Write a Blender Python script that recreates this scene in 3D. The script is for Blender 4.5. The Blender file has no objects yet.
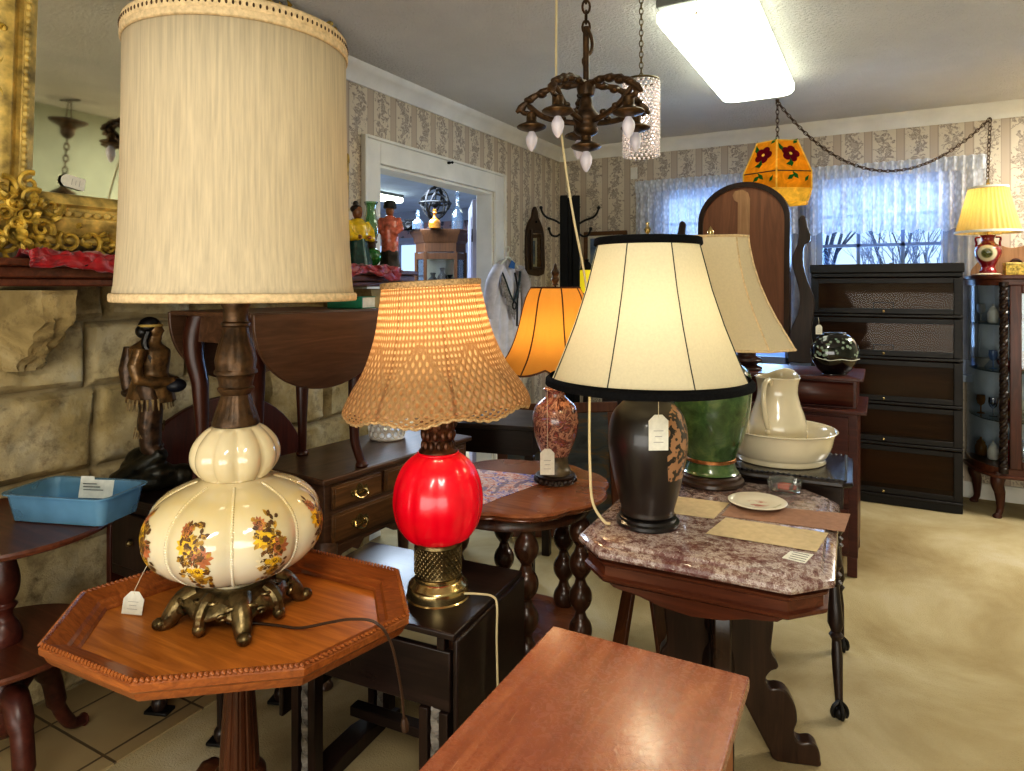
import bpy, bmesh, math, random
from math import sin, cos, pi, radians as rad
from mathutils import Vector, Matrix, noise
random.seed(7)
SC = bpy.context.scene
COL = SC.collection

# ------------------------------------------------------------------ helpers
def lin(c):
    return tuple((v / 12.92 if v <= .04045 else ((v + .055) / 1.055) ** 2.4) for v in c)

class MB:
    """collects shapes, then links them as ONE mesh object"""
    def __init__(s):
        s.v = []; s.f = []; s.uv = []; s.mi = []; s.m = 0; s.T = Matrix.Identity(4)
    def add(s, vs, fs, uvs=None):
        o = len(s.v)
        for p in vs: s.v.append(s.T @ Vector(p))
        for k, f in enumerate(fs):
            s.f.append(tuple(i + o for i in f)); s.mi.append(s.m)
            s.uv.append(uvs[k] if uvs else None)
        return s
    def box(s, c, d, rz=0, taper=1.0):
        x, y, z = [q / 2 for q in d]
        vs = []
        for sz, k in ((-1, 1), (1, taper)):
            for sx, sy in ((-1, -1), (1, -1), (1, 1), (-1, 1)):
                px, py = sx * x * k, sy * y * k
                vs.append((c[0] + px * cos(rz) - py * sin(rz), c[1] + px * sin(rz) + py * cos(rz), c[2] + sz * z))
        return s.add(vs, [(3, 2, 1, 0), (4, 5, 6, 7), (0, 1, 5, 4), (1, 2, 6, 5), (2, 3, 7, 6), (3, 0, 4, 7)])
    def bx(s, x0, x1, y0, y1, z0, z1):
        return s.box(((x0 + x1) / 2, (y0 + y1) / 2, (z0 + z1) / 2), (x1 - x0, y1 - y0, z1 - z0))
    def lathe(s, prof, seg=40, c=(0, 0, 0), mod=None, close=True, a0=0, a1=2 * pi, zmod=None):
        """prof [(r,z)], mod(theta,k)->radius factor, zmod(theta,k)->dz"""
        full = abs(a1 - a0 - 2 * pi) < 1e-6
        n = len(prof); m = seg if full else seg + 1
        vs = []
        for k, (r, z) in enumerate(prof):
            for i in range(m):
                t = a0 + (a1 - a0) * i / seg
                rr = r * (mod(t, k) if mod else 1)
                vs.append((c[0] + rr * cos(t), c[1] + rr * sin(t), c[2] + z + (zmod(t, k) if zmod else 0)))
        fs = []; uv = []
        for k in range(n - 1):
            for i in range(seg):
                j = (i + 1) % m
                fs.append((k * m + i, k * m + j, (k + 1) * m + j, (k + 1) * m + i))
                u0, u1, w0, w1 = i / seg, (i + 1) / seg, k / (n - 1), (k + 1) / (n - 1)
                uv.append(((u0, w0), (u1, w0), (u1, w1), (u0, w1)))
        if close and full:
            if prof[0][0] > 1e-5: fs.append(tuple(range(m))[::-1]); uv.append(None)
            if prof[-1][0] > 1e-5: fs.append(tuple((n - 1) * m + i for i in range(m))); uv.append(None)
        return s.add(vs, fs, uv)
    def tube(s, pts, r, seg=8, caps=True, flat=1.0):
        pts = [Vector(p) for p in pts]; n = len(pts)
        rs = r if isinstance(r, (list, tuple)) else [r] * n
        vs = []; up = None
        for k in range(n):
            t = (pts[min(k + 1, n - 1)] - pts[max(k - 1, 0)])
            t = t.normalized() if t.length > 1e-9 else Vector((0, 0, 1))
            if up is None:
                up = Vector((0, 0, 1)) if abs(t.z) < .9 else Vector((1, 0, 0))
            a = t.cross(up)
            if a.length < 1e-4: a = t.orthogonal()
            a.normalize(); b = a.cross(t).normalized(); up = b
            for i in range(seg):
                q = 2 * pi * i / seg
                vs.append(pts[k] + a * (rs[k] * cos(q)) + b * (rs[k] * flat * sin(q)))
        fs = []; uv = []
        for k in range(n - 1):
            for i in range(seg):
                j = (i + 1) % seg
                fs.append((k * seg + i, k * seg + j, (k + 1) * seg + j, (k + 1) * seg + i)); uv.append(None)
        if caps:
            fs.append(tuple(range(seg))[::-1]); fs.append(tuple((n - 1) * seg + i for i in range(seg))); uv += [None, None]
        return s.add(vs, fs, uv)
    def ball(s, c, r, seg=14, ring=9, sc=(1, 1, 1)):
        vs = [(c[0], c[1], c[2] - r * sc[2])]
        for k in range(1, ring):
            a = -pi / 2 + pi * k / ring
            for i in range(seg):
                t = 2 * pi * i / seg
                vs.append((c[0] + r * sc[0] * cos(a) * cos(t), c[1] + r * sc[1] * cos(a) * sin(t), c[2] + r * sc[2] * sin(a)))
        vs.append((c[0], c[1], c[2] + r * sc[2]))
        fs = []
        for i in range(seg): fs.append((0, 1 + (i + 1) % seg, 1 + i))
        for k in range(ring - 2):
            for i in range(seg):
                j = (i + 1) % seg; b = 1 + k * seg
                fs.append((b + i, b + j, b + seg + j, b + seg + i))
        b = 1 + (ring - 2) * seg; L = len(vs) - 1
        for i in range(seg): fs.append((b + i, b + (i + 1) % seg, L))
        return s.add(vs, fs)
    def torus(s, c, R, r, seg=28, sg=8, axis='Z', sc=(1, 1)):
        vs = []; fs = []
        for i in range(seg):
            t = 2 * pi * i / seg
            for k in range(sg):
                q = 2 * pi * k / sg
                a, b, h = (R + r * cos(q)) * cos(t) * sc[0], (R + r * cos(q)) * sin(t) * sc[1], r * sin(q)
                p = {'Z': (a, b, h), 'X': (h, a, b), 'Y': (a, h, b)}[axis]
                vs.append((c[0] + p[0], c[1] + p[1], c[2] + p[2]))
        for i in range(seg):
            for k in range(sg):
                i2, k2 = (i + 1) % seg, (k + 1) % sg
                fs.append((i * sg + k, i2 * sg + k, i2 * sg + k2, i * sg + k2))
        return s.add(vs, fs)
    def prism(s, out, z0, z1, inset=0):
        """extrude a 2-D outline (xy, ccw) from z0 to z1"""
        n = len(out)
        vs = [(x, y, z0) for x, y in out] + [(x, y, z1) for x, y in out]
        fs = [tuple(range(n))[::-1], tuple(range(n, 2 * n))]
        for i in range(n):
            j = (i + 1) % n
            fs.append((i, j, n + j, n + i))
        return s.add(vs, fs)
    def plate(s, out, t, M):
        """outline in local xz plane, thickness t along local y, placed by matrix M"""
        T = s.T; s.T = T @ M @ Matrix.Rotation(pi / 2, 4, 'X')
        s.prism(out, -t / 2, t / 2); s.T = T
        return s
    def rings(s, secs, close=True, cap=True):
        """loft between equal-length closed rings of 3-D points"""
        n = len(secs[0]); vs = [p for r in secs for p in r]; fs = []; uv = []
        for k in range(len(secs) - 1):
            for i in range(n):
                j = (i + 1) % n
                fs.append((k * n + i, k * n + j, (k + 1) * n + j, (k + 1) * n + i))
                uv.append(((i / n, k / (len(secs) - 1)), ((i + 1) / n, k / (len(secs) - 1)), ((i + 1) / n, (k + 1) / (len(secs) - 1)), (i / n, (k + 1) / (len(secs) - 1))))
        if cap:
            fs.append(tuple(range(n))[::-1]); fs.append(tuple((len(secs) - 1) * n + i for i in range(n))); uv += [None, None]
        return s.add(vs, fs, uv)
    def grid(s, fn, nu, nv):
        vs = []; fs = []; uv = []
        for j in range(nv + 1):
            for i in range(nu + 1): vs.append(fn(i / nu, j / nv))
        for j in range(nv):
            for i in range(nu):
                a = j * (nu + 1) + i
                fs.append((a, a + 1, a + nu + 2, a + nu + 1))
                uv.append(((i / nu, j / nv), ((i + 1) / nu, j / nv), ((i + 1) / nu, (j + 1) / nv), (i / nu, (j + 1) / nv)))
        return s.add(vs, fs, uv)
    def build(s, name, mats, parent=None, bev=0, smooth=True, ang=38, solid=0, sub=0, remesh=0, loc=None, seg=2):
        me = bpy.data.meshes.new(name)
        me.from_pydata([tuple(p) for p in s.v], [], s.f)
        if not isinstance(mats, (list, tuple)): mats = [mats]
        for m in mats: me.materials.append(m)
        if len(mats) > 1:
            for p, i in zip(me.polygons, s.mi): p.material_index = i
        if any(u for u in s.uv):
            L = me.uv_layers.new(name='uv').data
            for p, u in zip(me.polygons, s.uv):
                if u:
                    for li, q in zip(p.loop_indices, u): L[li].uv = q
        bm = bmesh.new(); bm.from_mesh(me)
        if solid == 0: bmesh.ops.recalc_face_normals(bm, faces=bm.faces)
        bm.to_mesh(me); bm.free()
        if smooth:
            for p in me.polygons: p.use_smooth = True
            me.set_sharp_from_angle(angle=rad(ang))
        o = bpy.data.objects.new(name, me); COL.objects.link(o)
        if loc: o.location = loc
        if parent: o.parent = parent
        if solid:
            m = o.modifiers.new('thick', 'SOLIDIFY'); m.thickness = solid; m.offset = 0
        if remesh:
            m = o.modifiers.new('fuse', 'REMESH'); m.mode = 'VOXEL'; m.voxel_size = remesh; m.use_smooth_shade = True
            m = o.modifiers.new('soft', 'SMOOTH'); m.iterations = 3; m.factor = .5
        if bev:
            m = o.modifiers.new('edge', 'BEVEL'); m.width = bev; m.segments = seg; m.limit_method = 'ANGLE'; m.angle_limit = rad(40)
        if sub:
            m = o.modifiers.new('sub', 'SUBSURF'); m.levels = sub; m.render_levels = sub
        return o

def tag(o, label=None, cat=None, group=None, kind=None):
    if label: o['label'] = label
    if cat: o['category'] = cat
    if group: o['group'] = group
    if kind: o['kind'] = kind
    return o
def thing(name, label, cat, loc=(0, 0, 0), rz=0, group=None):
    o = bpy.data.objects.new(name, None); COL.objects.link(o)
    o.empty_display_size = .05
    o.location = loc; o.rotation_euler = (0, 0, rz)
    return tag(o, label, cat, group)
def struct(name, mb, m, **k):
    return tag(mb.build(name, m, **k), kind='structure')
def copy_tree(o, parent=None):
    c = o.copy(); COL.objects.link(c)
    if parent: c.parent = parent
    for ch in list(o.children): copy_tree(ch, c)
    return c
def light(name, parent, loc, energy, color, r=.04):
    l = bpy.data.lights.new(name, 'POINT'); l.energy = energy; l.color = color; l.shadow_soft_size = r
    o = bpy.data.objects.new(name, l); COL.objects.link(o); o.location = loc
    if parent: o.parent = parent
    return o
def spline(pts, n=8):
    """Catmull-Rom through the points"""
    P = [Vector(p) for p in pts]; out = []
    for i in range(len(P) - 1):
        a, b, c, d = P[max(i - 1, 0)], P[i], P[i + 1], P[min(i + 2, len(P) - 1)]
        for k in range(n):
            t = k / n
            out.append(.5 * ((2 * b) + (c - a) * t + (2 * a - 5 * b + 4 * c - d) * t * t + (3 * b - a - 3 * c + d) * t ** 3))
    out.append(P[-1]); return out
def smooth_prof(p, n=4):
    return [(max(q.x, 0), q.y) for q in spline([(a, b, 0) for a, b in p], n)]

# ------------------------------------------------------------------ materials
def mat(name):
    m = bpy.data.materials.new(name); m.use_nodes = True
    nt = m.node_tree; b = nt.nodes['Principled BSDF']
    return m, nt, b
def N(nt, t, **k):
    n = nt.nodes.new(t)
    for a, v in k.items():
        if a in n.inputs: n.inputs[a].default_value = v
        else: setattr(n, a, v)
    return n
def ramp(nt, fac, stops, interp='LINEAR'):
    r = nt.nodes.new('ShaderNodeValToRGB'); r.color_ramp.interpolation = interp
    e = r.color_ramp.elements
    while len(e) < len(stops): e.new(.5)
    for x, (p, c) in zip(e, stops):
        x.position = p; x.color = (*lin(c), 1) if len(c) == 3 else c
    nt.links.new(fac, r.inputs[0]); return r.outputs[0]
def math_(nt, op, a, b=None, c=None):
    n = nt.nodes.new('ShaderNodeMath'); n.operation = op
    for i, q in enumerate((a, b, c)):
        if q is None: continue
        if isinstance(q, (int, float)): n.inputs[i].default_value = q
        else: nt.links.new(q, n.inputs[i])
    return n.outputs[0]
def mixc(nt, fac, a, b, blend='MIX'):
    n = nt.nodes.new('ShaderNodeMix'); n.data_type = 'RGBA'; n.blend_type = blend
    for i, q in ((0, fac), (6, a), (7, b)):
        if isinstance(q, tuple): n.inputs[i].default_value = (*lin(q), 1)
        elif isinstance(q, (int, float)): n.inputs[i].default_value = q
        else: nt.links.new(q, n.inputs[i])
    return n.outputs[2]
def coords(nt, kind='Object', scale=(1, 1, 1), rot=(0, 0, 0)):
    t = nt.nodes.new('ShaderNodeTexCoord'); m = nt.nodes.new('ShaderNodeMapping')
    m.inputs['Scale'].default_value = scale; m.inputs['Rotation'].default_value = rot
    nt.links.new(t.outputs[kind], m.inputs[0]); return m.outputs[0]
def bump(nt, b, h, strength=.3, dist=.01):
    n = N(nt, 'ShaderNodeBump', Strength=strength, Distance=dist)
    nt.links.new(h, n.inputs['Height']); nt.links.new(n.outputs[0], b.inputs['Normal'])
def tex(nt, vec, scale, detail=4, rough=.55, dist=0):
    n = N(nt, 'ShaderNodeTexNoise', Scale=scale, Detail=detail, Roughness=rough, Distortion=dist)
    nt.links.new(vec, n.inputs['Vector']); return n.outputs['Fac']

def plain(name, c, rough=.5, metal=0, var=.15, vscale=12, spec=.5, coat=0, bmp=0, bscale=60, emit=0, alpha=1, trans=0):
    m, nt, b = mat(name)
    v = coords(nt); f = tex(nt, v, vscale, 5)
    d = tuple(max(0, q * (1 - var)) for q in c); l = tuple(min(1, q * (1 + var * .6)) for q in c)
    col = ramp(nt, f, [(.3, d), (.7, l)])
    nt.links.new(col, b.inputs['Base Color'])
    b.inputs['Roughness'].default_value = rough; b.inputs['Metallic'].default_value = metal
    b.inputs['Specular IOR Level'].default_value = spec; b.inputs['Coat Weight'].default_value = coat
    b.inputs['Coat Roughness'].default_value = .12
    if trans: b.inputs['Transmission Weight'].default_value = trans
    if emit:
        nt.links.new(col, b.inputs['Emission Color']); b.inputs['Emission Strength'].default_value = emit
    if bmp: bump(nt, b, tex(nt, v, bscale, 4), bmp, .004)
    return m
def wood(name, dark, light, rough=.35, axis='X', grain=1.0, coat=.25, blotch=.25):
    m, nt, b = mat(name)
    sc = {'X': (1.2, 14, 14), 'Y': (14, 1.2, 14), 'Z': (14, 14, 1.2)}[axis]
    v = coords(nt, 'Object', tuple(q * grain for q in sc))
    f = tex(nt, v, 2.4, 9, .62, 1.2)
    v2 = coords(nt); g = tex(nt, v2, 3.2, 3)
    col = ramp(nt, f, [(.28, dark), (.5, tuple((a + c) / 2 for a, c in zip(dark, light))), (.72, light)])
    col = mixc(nt, math_(nt, 'MULTIPLY', g, blotch * 2), col, tuple(q * .55 for q in dark))
    nt.links.new(col, b.inputs['Base Color'])
    nt.links.new(math_(nt, 'MULTIPLY_ADD', g, .3, rough - .12), b.inputs['Roughness'])
    b.inputs['Coat Weight'].default_value = coat * .6; b.inputs['Coat Roughness'].default_value = .22
    b.inputs['Specular IOR Level'].default_value = .32
    bump(nt, b, f, .12, .002)
    return m
def shade_mat(name, c, trans=.45, weave=(160, 0, 0), bmp=.3, tint=None):
    """cloth lampshade: light diffuses through it"""
    m, nt, b = mat(name)
    v = coords(nt, 'UV', (weave[0], weave[1] or 6, 1)) if weave[0] else coords(nt, 'Object', (150, 150, 150))
    f = tex(nt, v, 1, 5, .6)
    d = tuple(q * (.88 if weave[0] else .96) for q in c)
    col = ramp(nt, f, [(.3, d), (.7, c)])
    nt.links.new(col, b.inputs['Base Color']); b.inputs['Roughness'].default_value = .85
    b.inputs['Specular IOR Level'].default_value = .15
    t = nt.nodes.new('ShaderNodeBsdfTranslucent')
    if tint: t.inputs[0].default_value = (*lin(tint), 1)
    else: nt.links.new(col, t.inputs[0])
    mx = nt.nodes.new('ShaderNodeMixShader'); mx.inputs[0].default_value = trans
    nt.links.new(b.outputs[0], mx.inputs[1]); nt.links.new(t.outputs[0], mx.inputs[2])
    nt.links.new(mx.outputs[0], nt.nodes['Material Output'].inputs[0])
    bump(nt, b, f, bmp, .003)
    return m
def clear_glass(name, tint=(.95, .97, 1), refl=.12, rough=.02, opacity=0.0, body=(.8, .8, .8), fres=.8):
    """thin pane: passes light, mirrors a little"""
    m, nt, b = mat(name)
    t = nt.nodes.new('ShaderNodeBsdfTransparent'); t.inputs[0].default_value = (*lin(tint), 1)
    g = N(nt, 'ShaderNodeBsdfGlossy', Roughness=rough)
    lw = N(nt, 'ShaderNodeLayerWeight', Blend=.25)
    f = math_(nt, 'ADD', math_(nt, 'MULTIPLY', lw.outputs['Fresnel'], fres), refl)
    mx = nt.nodes.new('ShaderNodeMixShader'); nt.links.new(f, mx.inputs[0])
    nt.links.new(t.outputs[0], mx.inputs[1]); nt.links.new(g.outputs[0], mx.inputs[2])
    out = mx.outputs[0]
    if opacity:
        v = coords(nt); h = tex(nt, v, 6, 3)
        b.inputs['Roughness'].default_value = .25
        nt.links.new(ramp(nt, h, [(.3, tuple(q * .8 for q in body)), (.7, body)]), b.inputs['Base Color'])
        m2 = nt.nodes.new('ShaderNodeMixShader'); m2.inputs[0].default_value = opacity
        nt.links.new(out, m2.inputs[1]); nt.links.new(b.outputs[0], m2.inputs[2]); out = m2.outputs[0]
    nt.links.new(out, nt.nodes['Material Output'].inputs[0])
    return m
def emit_mat(name, c, s):
    m, nt, b = mat(name)
    v = coords(nt); f = tex(nt, v, 3, 2)
    nt.links.new(ramp(nt, f, [(.2, tuple(q * .93 for q in c)), (.8, c)]), b.inputs['Emission Color'])
    b.inputs['Base Color'].default_value = (*lin(c), 1)
    b.inputs['Emission Strength'].default_value = s; b.inputs['Roughness'].default_value = .5
    return m

W = dict(
    mahog=wood('mahogany', (.28, .14, .09), (.47, .27, .18), .3, 'X'),
    mahogZ=wood('mahogany upright', (.20, .10, .065), (.38, .19, .12), .32, 'Z'),
    oct=wood('honey mahogany', (.60, .34, .12), (.82, .52, .22), .32, 'X', 1.0, .35, .12),
    octR=wood('honey mahogany rim', (.48, .25, .11), (.74, .44, .21), .3, 'X', 2, .4, .25),
    octZ=wood('fluted mahogany', (.20, .10, .05), (.36, .20, .11), .3, 'Z'),
    chest=wood('red cherry', (.50, .25, .14), (.68, .38, .23), .3, 'Y', .9, .5, .12),
    chestS=wood('orange cherry side', (.50, .27, .12), (.66, .38, .18), .4, 'Z', .9, .2, .1),
    dark=wood('espresso wood', (.10, .065, .055), (.21, .145, .125), .3, 'X', 1, .35),
    darkZ=wood('espresso upright', (.11, .07, .055), (.23, .155, .12), .32, 'Z'),
    wal=wood('walnut', (.26, .18, .13), (.44, .32, .24), .3, 'Y', 1, .35),
    walF=wood('walnut drawer front', (.30, .20, .12), (.52, .37, .22), .33, 'Y', 1, .3),
    walL=wood('walnut leaf', (.28, .19, .13), (.47, .34, .25), .3, 'Y', .8, .3),
    round=wood('carved oak', (.42, .24, .14), (.62, .38, .24), .22, 'X', 1, .5, .15),
    bob=wood('bobbin oak', (.20, .12, .08), (.38, .24, .16), .26, 'Z', 1, .7),
    red=wood('red stained wood', (.24, .10, .08), (.38, .19, .14), .35, 'X'),
    mirback=wood('brown backing board', (.38, .24, .17), (.52, .35, .25), .6, 'Z', .5, 0, .15),
    strip=wood('pale wooden strip', (.55, .40, .28), (.68, .52, .38), .6, 'Z'),
    book=wood('black bookcase wood', (.04, .03, .03), (.12, .085, .075), .42, 'X', 1, .05),
    bookin=wood('bookcase back board', (.38, .26, .18), (.54, .38, .26), .6, 'X', .6, 0, .1),
    gold=plain('shaded gilt', (.72, .60, .26), .42, .35, .45, 26, bmp=.5, bscale=90),  # random dark mottling imitates shade in the carved recesses
    goldl=plain('pale gilt', (.78, .67, .38), .42, .25, .35, 20),
    brass=plain('antique brass', (.44, .38, .26), .32, .85, .4, 45, bmp=.3, bscale=120),
    brassb=plain('polished brass', (.74, .66, .48), .2, .95, .15, 20),
    bronze=plain('dark bronze', (.30, .22, .14), .42, .5, .4, 35, bmp=.3, bscale=90),
    iron=plain('black iron', (.10, .09, .085), .45, .4, .2, 30),
    white=plain('white paint', (.92, .91, .88), .5, 0, .05, 4),
    cool=plain('lavender white paint', (.66, .66, .76), .5, 0, .06, 4),
    porc=plain('cream porcelain', (.84, .79, .68), .16, 0, .04, 5, coat=.6),
    paper=plain('white card', (.86, .85, .80), .8, 0, .05, 60),
    cream=plain('cream paper', (.76, .68, .53), .85, 0, .06, 40),
    tan=plain('tan paper', (.60, .45, .36), .85, 0, .08, 40),
    string=plain('string', (.78, .74, .65), .9, 0, .1, 40),
    black=plain('black cloth', (.085, .085, .09), .95, 0, .3, 120, spec=.1, bmp=.3, bscale=300),
    steel=plain('grey steel', (.42, .43, .42), .5, 0, .1, 20),
    scroll=wood('carved dark walnut', (.15, .095, .065), (.28, .19, .14), .3, 'Z', 1, .4),
    ink=plain('faded ink', (.60, .59, .58), .9, 0, .1, 40),
    cordb=plain('brown cord', (.24, .16, .10), .5, 0, .1, 20),
    cordw=plain('ivory cord', (.82, .76, .60), .45, 0, .05, 20),
)

# ------------------------------------------------------------------ the room
XL, XR, YB, YR, ZC = -2.58, 3.2, 5.57, -2.3, 2.69

def wallpaper(name, along, cool=0):
    m, nt, b = mat(name)
    t = nt.nodes.new('ShaderNodeTexCoord'); sp = nt.nodes.new('ShaderNodeSeparateXYZ')
    nt.links.new(t.outputs['Object'], sp.inputs[0])
    s = sp.outputs[along]; z = sp.outputs['Z']
    p = math_(nt, 'FRACT', math_(nt, 'DIVIDE', math_(nt, 'ADD', s, 20), .205))
    # floral sprays inside the wide panel
    cmb = nt.nodes.new('ShaderNodeCombineXYZ'); nt.links.new(s, cmb.inputs[0]); nt.links.new(z, cmb.inputs[1])
    no = N(nt, 'ShaderNodeTexNoise', Scale=30, Detail=3, Roughness=.55, Distortion=1.4); nt.links.new(cmb.outputs[0], no.inputs['Vector'])
    wv = math_(nt, 'SINE', math_(nt, 'MULTIPLY', z, 21))
    ctr = math_(nt, 'ABSOLUTE', math_(nt, 'SUBTRACT', p, math_(nt, 'MULTIPLY_ADD', wv, .1, .62)))
    near = math_(nt, 'SUBTRACT', 1, math_(nt, 'MULTIPLY', ctr, 3.4))
    fl = math_(nt, 'ADD', no.outputs['Fac'], math_(nt, 'MULTIPLY', near, .17))
    base = (.85, .81, .74)
    mid = (.74, .69, .63)
    drk = (.55, .51, .48)
    col = ramp(nt, fl, [(.56, base), (.60, mid), (.66, drk), (.70, mid)])
    band = ramp(nt, p, [(0, (0, 0, 0, 1)), (.02, (1, 1, 1, 1)), (.245, (1, 1, 1, 1)), (.265, (0, 0, 0, 1))], 'LINEAR')
    line = ramp(nt, p, [(.0, (1, 1, 1, 1)), (.035, (0, 0, 0, 1)), (.22, (0, 0, 0, 1)), (.255, (1, 1, 1, 1)), (.285, (0, 0, 0, 1))], 'LINEAR')
    col = mixc(nt, band, col, (.77, .71, .64))
    col = mixc(nt, math_(nt, 'MULTIPLY', line, .65), col, (.58, .51, .46))
    nt.links.new(col, b.inputs['Base Color']); b.inputs['Roughness'].default_value = .8
    return m
def ceiling_mat():
    m, nt, b = mat('stippled plaster')
    v = coords(nt); f = tex(nt, v, 55, 5, .6, .6); g = tex(nt, v, 1.4, 3)
    nt.links.new(ramp(nt, g, [(.3, (.86, .85, .83)), (.7, (.92, .91, .89))]), b.inputs['Base Color'])
    b.inputs['Roughness'].default_value = .9
    bump(nt, b, f, .9, .03); return m
def carpet_mat():
    m, nt, b = mat('beige carpet')
    v = coords(nt); g = tex(nt, v, 1.3, 5, .6, .5); f = tex(nt, v, 160, 3, .7)
    c = ramp(nt, g, [(.28, (.57, .49, .34)), (.45, (.69, .62, .47)), (.58, (.76, .70, .56)), (.72, (.81, .77, .67))])
    c = mixc(nt, math_(nt, 'MULTIPLY', f, .25), c, (.52, .46, .34))
    nt.links.new(c, b.inputs['Base Color']); b.inputs['Roughness'].default_value = .95
    b.inputs['Specular IOR Level'].default_value = .1
    bump(nt, b, f, .6, .01); return m
def tile_mat():
    m, nt, b = mat('hearth tiles')
    v = coords(nt, 'Object', (1, 1, 1))
    br = N(nt, 'ShaderNodeTexBrick', Scale=1.0); br.offset = 0
    br.inputs['Brick Width'].default_value = .30; br.inputs['Row Height'].default_value = .30
    br.inputs['Mortar Size'].default_value = .005; br.inputs['Mortar Smooth'].default_value = .2
    br.inputs['Color1'].default_value = (*lin((.74, .66, .50)), 1); br.inputs['Color2'].default_value = (*lin((.66, .58, .43)), 1)
    br.inputs['Mortar'].default_value = (*lin((.24, .19, .14)), 1)
    nt.links.new(v, br.inputs['Vector'])
    g = tex(nt, v, 5, 5)
    c = mixc(nt, math_(nt, 'MULTIPLY', g, .7), br.outputs['Color'], (.52, .45, .33))
    nt.links.new(c, b.inputs['Base Color']); b.inputs['Roughness'].default_value = .42
    bump(nt, b, math_(nt, 'SUBTRACT', 1, br.outputs['Fac']), .5, .004); return m
def stone_mat():
    m, nt, b = mat('rough sandstone')
    v = coords(nt); f = tex(nt, v, 3.2, 6, .6, .4); g = tex(nt, v, 16, 6, .7)
    c = ramp(nt, f, [(.25, (.48, .41, .26)), (.42, (.64, .56, .38)), (.58, (.73, .67, .53)), (.75, (.72, .70, .63))])
    c = mixc(nt, ramp(nt, g, [(.5, (0, 0, 0, 1)), (.72, (.75, .75, .75, 1))]), c, (.36, .29, .19))
    at = nt.nodes.new('ShaderNodeAttribute'); at.attribute_name = 'joint'
    c = mixc(nt, at.outputs['Fac'], c, (.52, .46, .34))
    nt.links.new(c, b.inputs['Base Color']); b.inputs['Roughness'].default_value = .9
    bump(nt, b, g, .7, .012); return m
STONE = stone_mat()

# floor and ceiling
struct('floor', MB().bx(-7.5, XR, YR, 8.4, -.05, 0), carpet_mat(), smooth=False)
struct('trim_5', MB().bx(XL, -2.04, .2, 2.9, .0, .006), tile_mat(), smooth=False)
struct('ceiling', MB().bx(XL - .14, XR, YR, YB + .15, ZC, ZC + .05), ceiling_mat(), smooth=False)
# left wall with the wide doorway
D0, D1, DZ = 3.05, 4.38, 2.17
w = MB()
w.bx(XL - .14, XL, YR, D0, 0, ZC).bx(XL - .14, XL, D1, YB + .15, 0, ZC).bx(XL - .14, XL, D0, D1, DZ, ZC)
struct('wall_left', w, wallpaper('striped floral wallpaper', 'Y'), smooth=False)
# back wall with two window holes
WA, WB, WZ0, WZ1 = (-1.66, -.62), (-.44, .42), .85, 2.24
w = MB()
w.bx(XL, WA[0], YB, YB + .15, 0, ZC).bx(WA[1], WB[0], YB, YB + .15, 0, ZC).bx(WB[1], XR, YB, YB + .15, 0, ZC)
for a in (WA, WB): w.bx(a[0], a[1], YB, YB + .15, 0, WZ0).bx(a[0], a[1], YB, YB + .15, WZ1, ZC)
struct('wall_back', w, wallpaper('striped floral wallpaper back', 'X'), smooth=False)
plaster = plain('painted plaster', (.66, .68, .60), .8, 0, .05, 3)
struct('wall_right', MB().bx(XR, XR + .1, YR, YB, 0, ZC), plaster, smooth=False)
struct('wall_rear', MB().bx(XL, XR, YR - .1, YR, 0, ZC), plaster, smooth=False)
# crown mouldings
cr = [(0, 0), (.012, 0), (.02, .03), (.055, .065), (.075, .078), (.085, .1), (0, .1)]
def crown(name, p0, p1, nrm, z):
    mb = MB(); secs = []
    for p in (p0, p1): secs.append([(p[0] + nrm[0] * a, p[1] + nrm[1] * a, z + h) for a, h in cr])
    mb.rings(secs); struct(name, mb, W['white'])
crown('trim_1', (XL, YR), (XL, YB), (1, 0), ZC - .1)
crown('trim_2', (XL, YB), (XR, YB), (0, -1), ZC - .1)
mb = MB(); mb.bx(XL, XR, YB - .015, YB, 0, .11); struct('baseboard_back', mb, W['white'], bev=.004)
mb = MB(); mb.bx(XL, XL + .015, 4.54, YB - .015, 0, .11); struct('baseboard_left', mb, W['white'], bev=.004)

# doorway casing and open door leaf
mb = MB()
mb.bx(XL, XL + .022, 2.925, D0, 0, 2.30).bx(XL, XL + .022, D1, 4.51, 0, 2.30).bx(XL, XL + .022, D0, D1, DZ, 2.30)
mb.bx(XL, XL + .034, 2.905, 2.925, 0, 2.315).bx(XL, XL + .034, 4.51, 4.53, 0, 2.315).bx(XL, XL + .034, 2.925, 4.51, 2.30, 2.318)
mb.bx(XL - .14, XL, D0, D0 + .02, 0, DZ).bx(XL - .14, XL, D1 - .02, D1, 0, DZ).bx(XL - .14, XL, D0 + .02, D1 - .02, DZ - .02, DZ)
struct('door_1', mb, W['white'], bev=.004)
t = thing('door_leaf', 'lavender white door standing open inside the wide doorway', 'door', (-2.77, 4.42, 0), rad(-55))
mb = MB(); mb.bx(-.74, 0, -.02, .02, .01, 2.13)
for z0, z1 in ((.15, .95), (1.1, 2.0)):
    mb.bx(-.70, -.42, -.026, -.02, z0, z1); mb.bx(-.36, -.08, -.026, -.02, z0, z1)
mb.build('door_panel', W['cool'], t, bev=.004)
for z in (.35, 1.1, 1.85): mb = MB(); mb.box((.0, -.022, z), (.05, .006, .1)); mb.build('hinge', W['iron'], t)
mb = MB(); mb.lathe([(.008, 0), (.01, .012), (.006, .02), (.006, .03), (.01, .036), (.004, .045)], 12)
o = mb.build('door_hook', W['iron'], None, loc=(XL + .023, 3.74, 2.285)); o.rotation_euler = (0, rad(90), 0)
tag(o, 'small dark iron hook on the white lintel above the doorway', 'hook')

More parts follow.
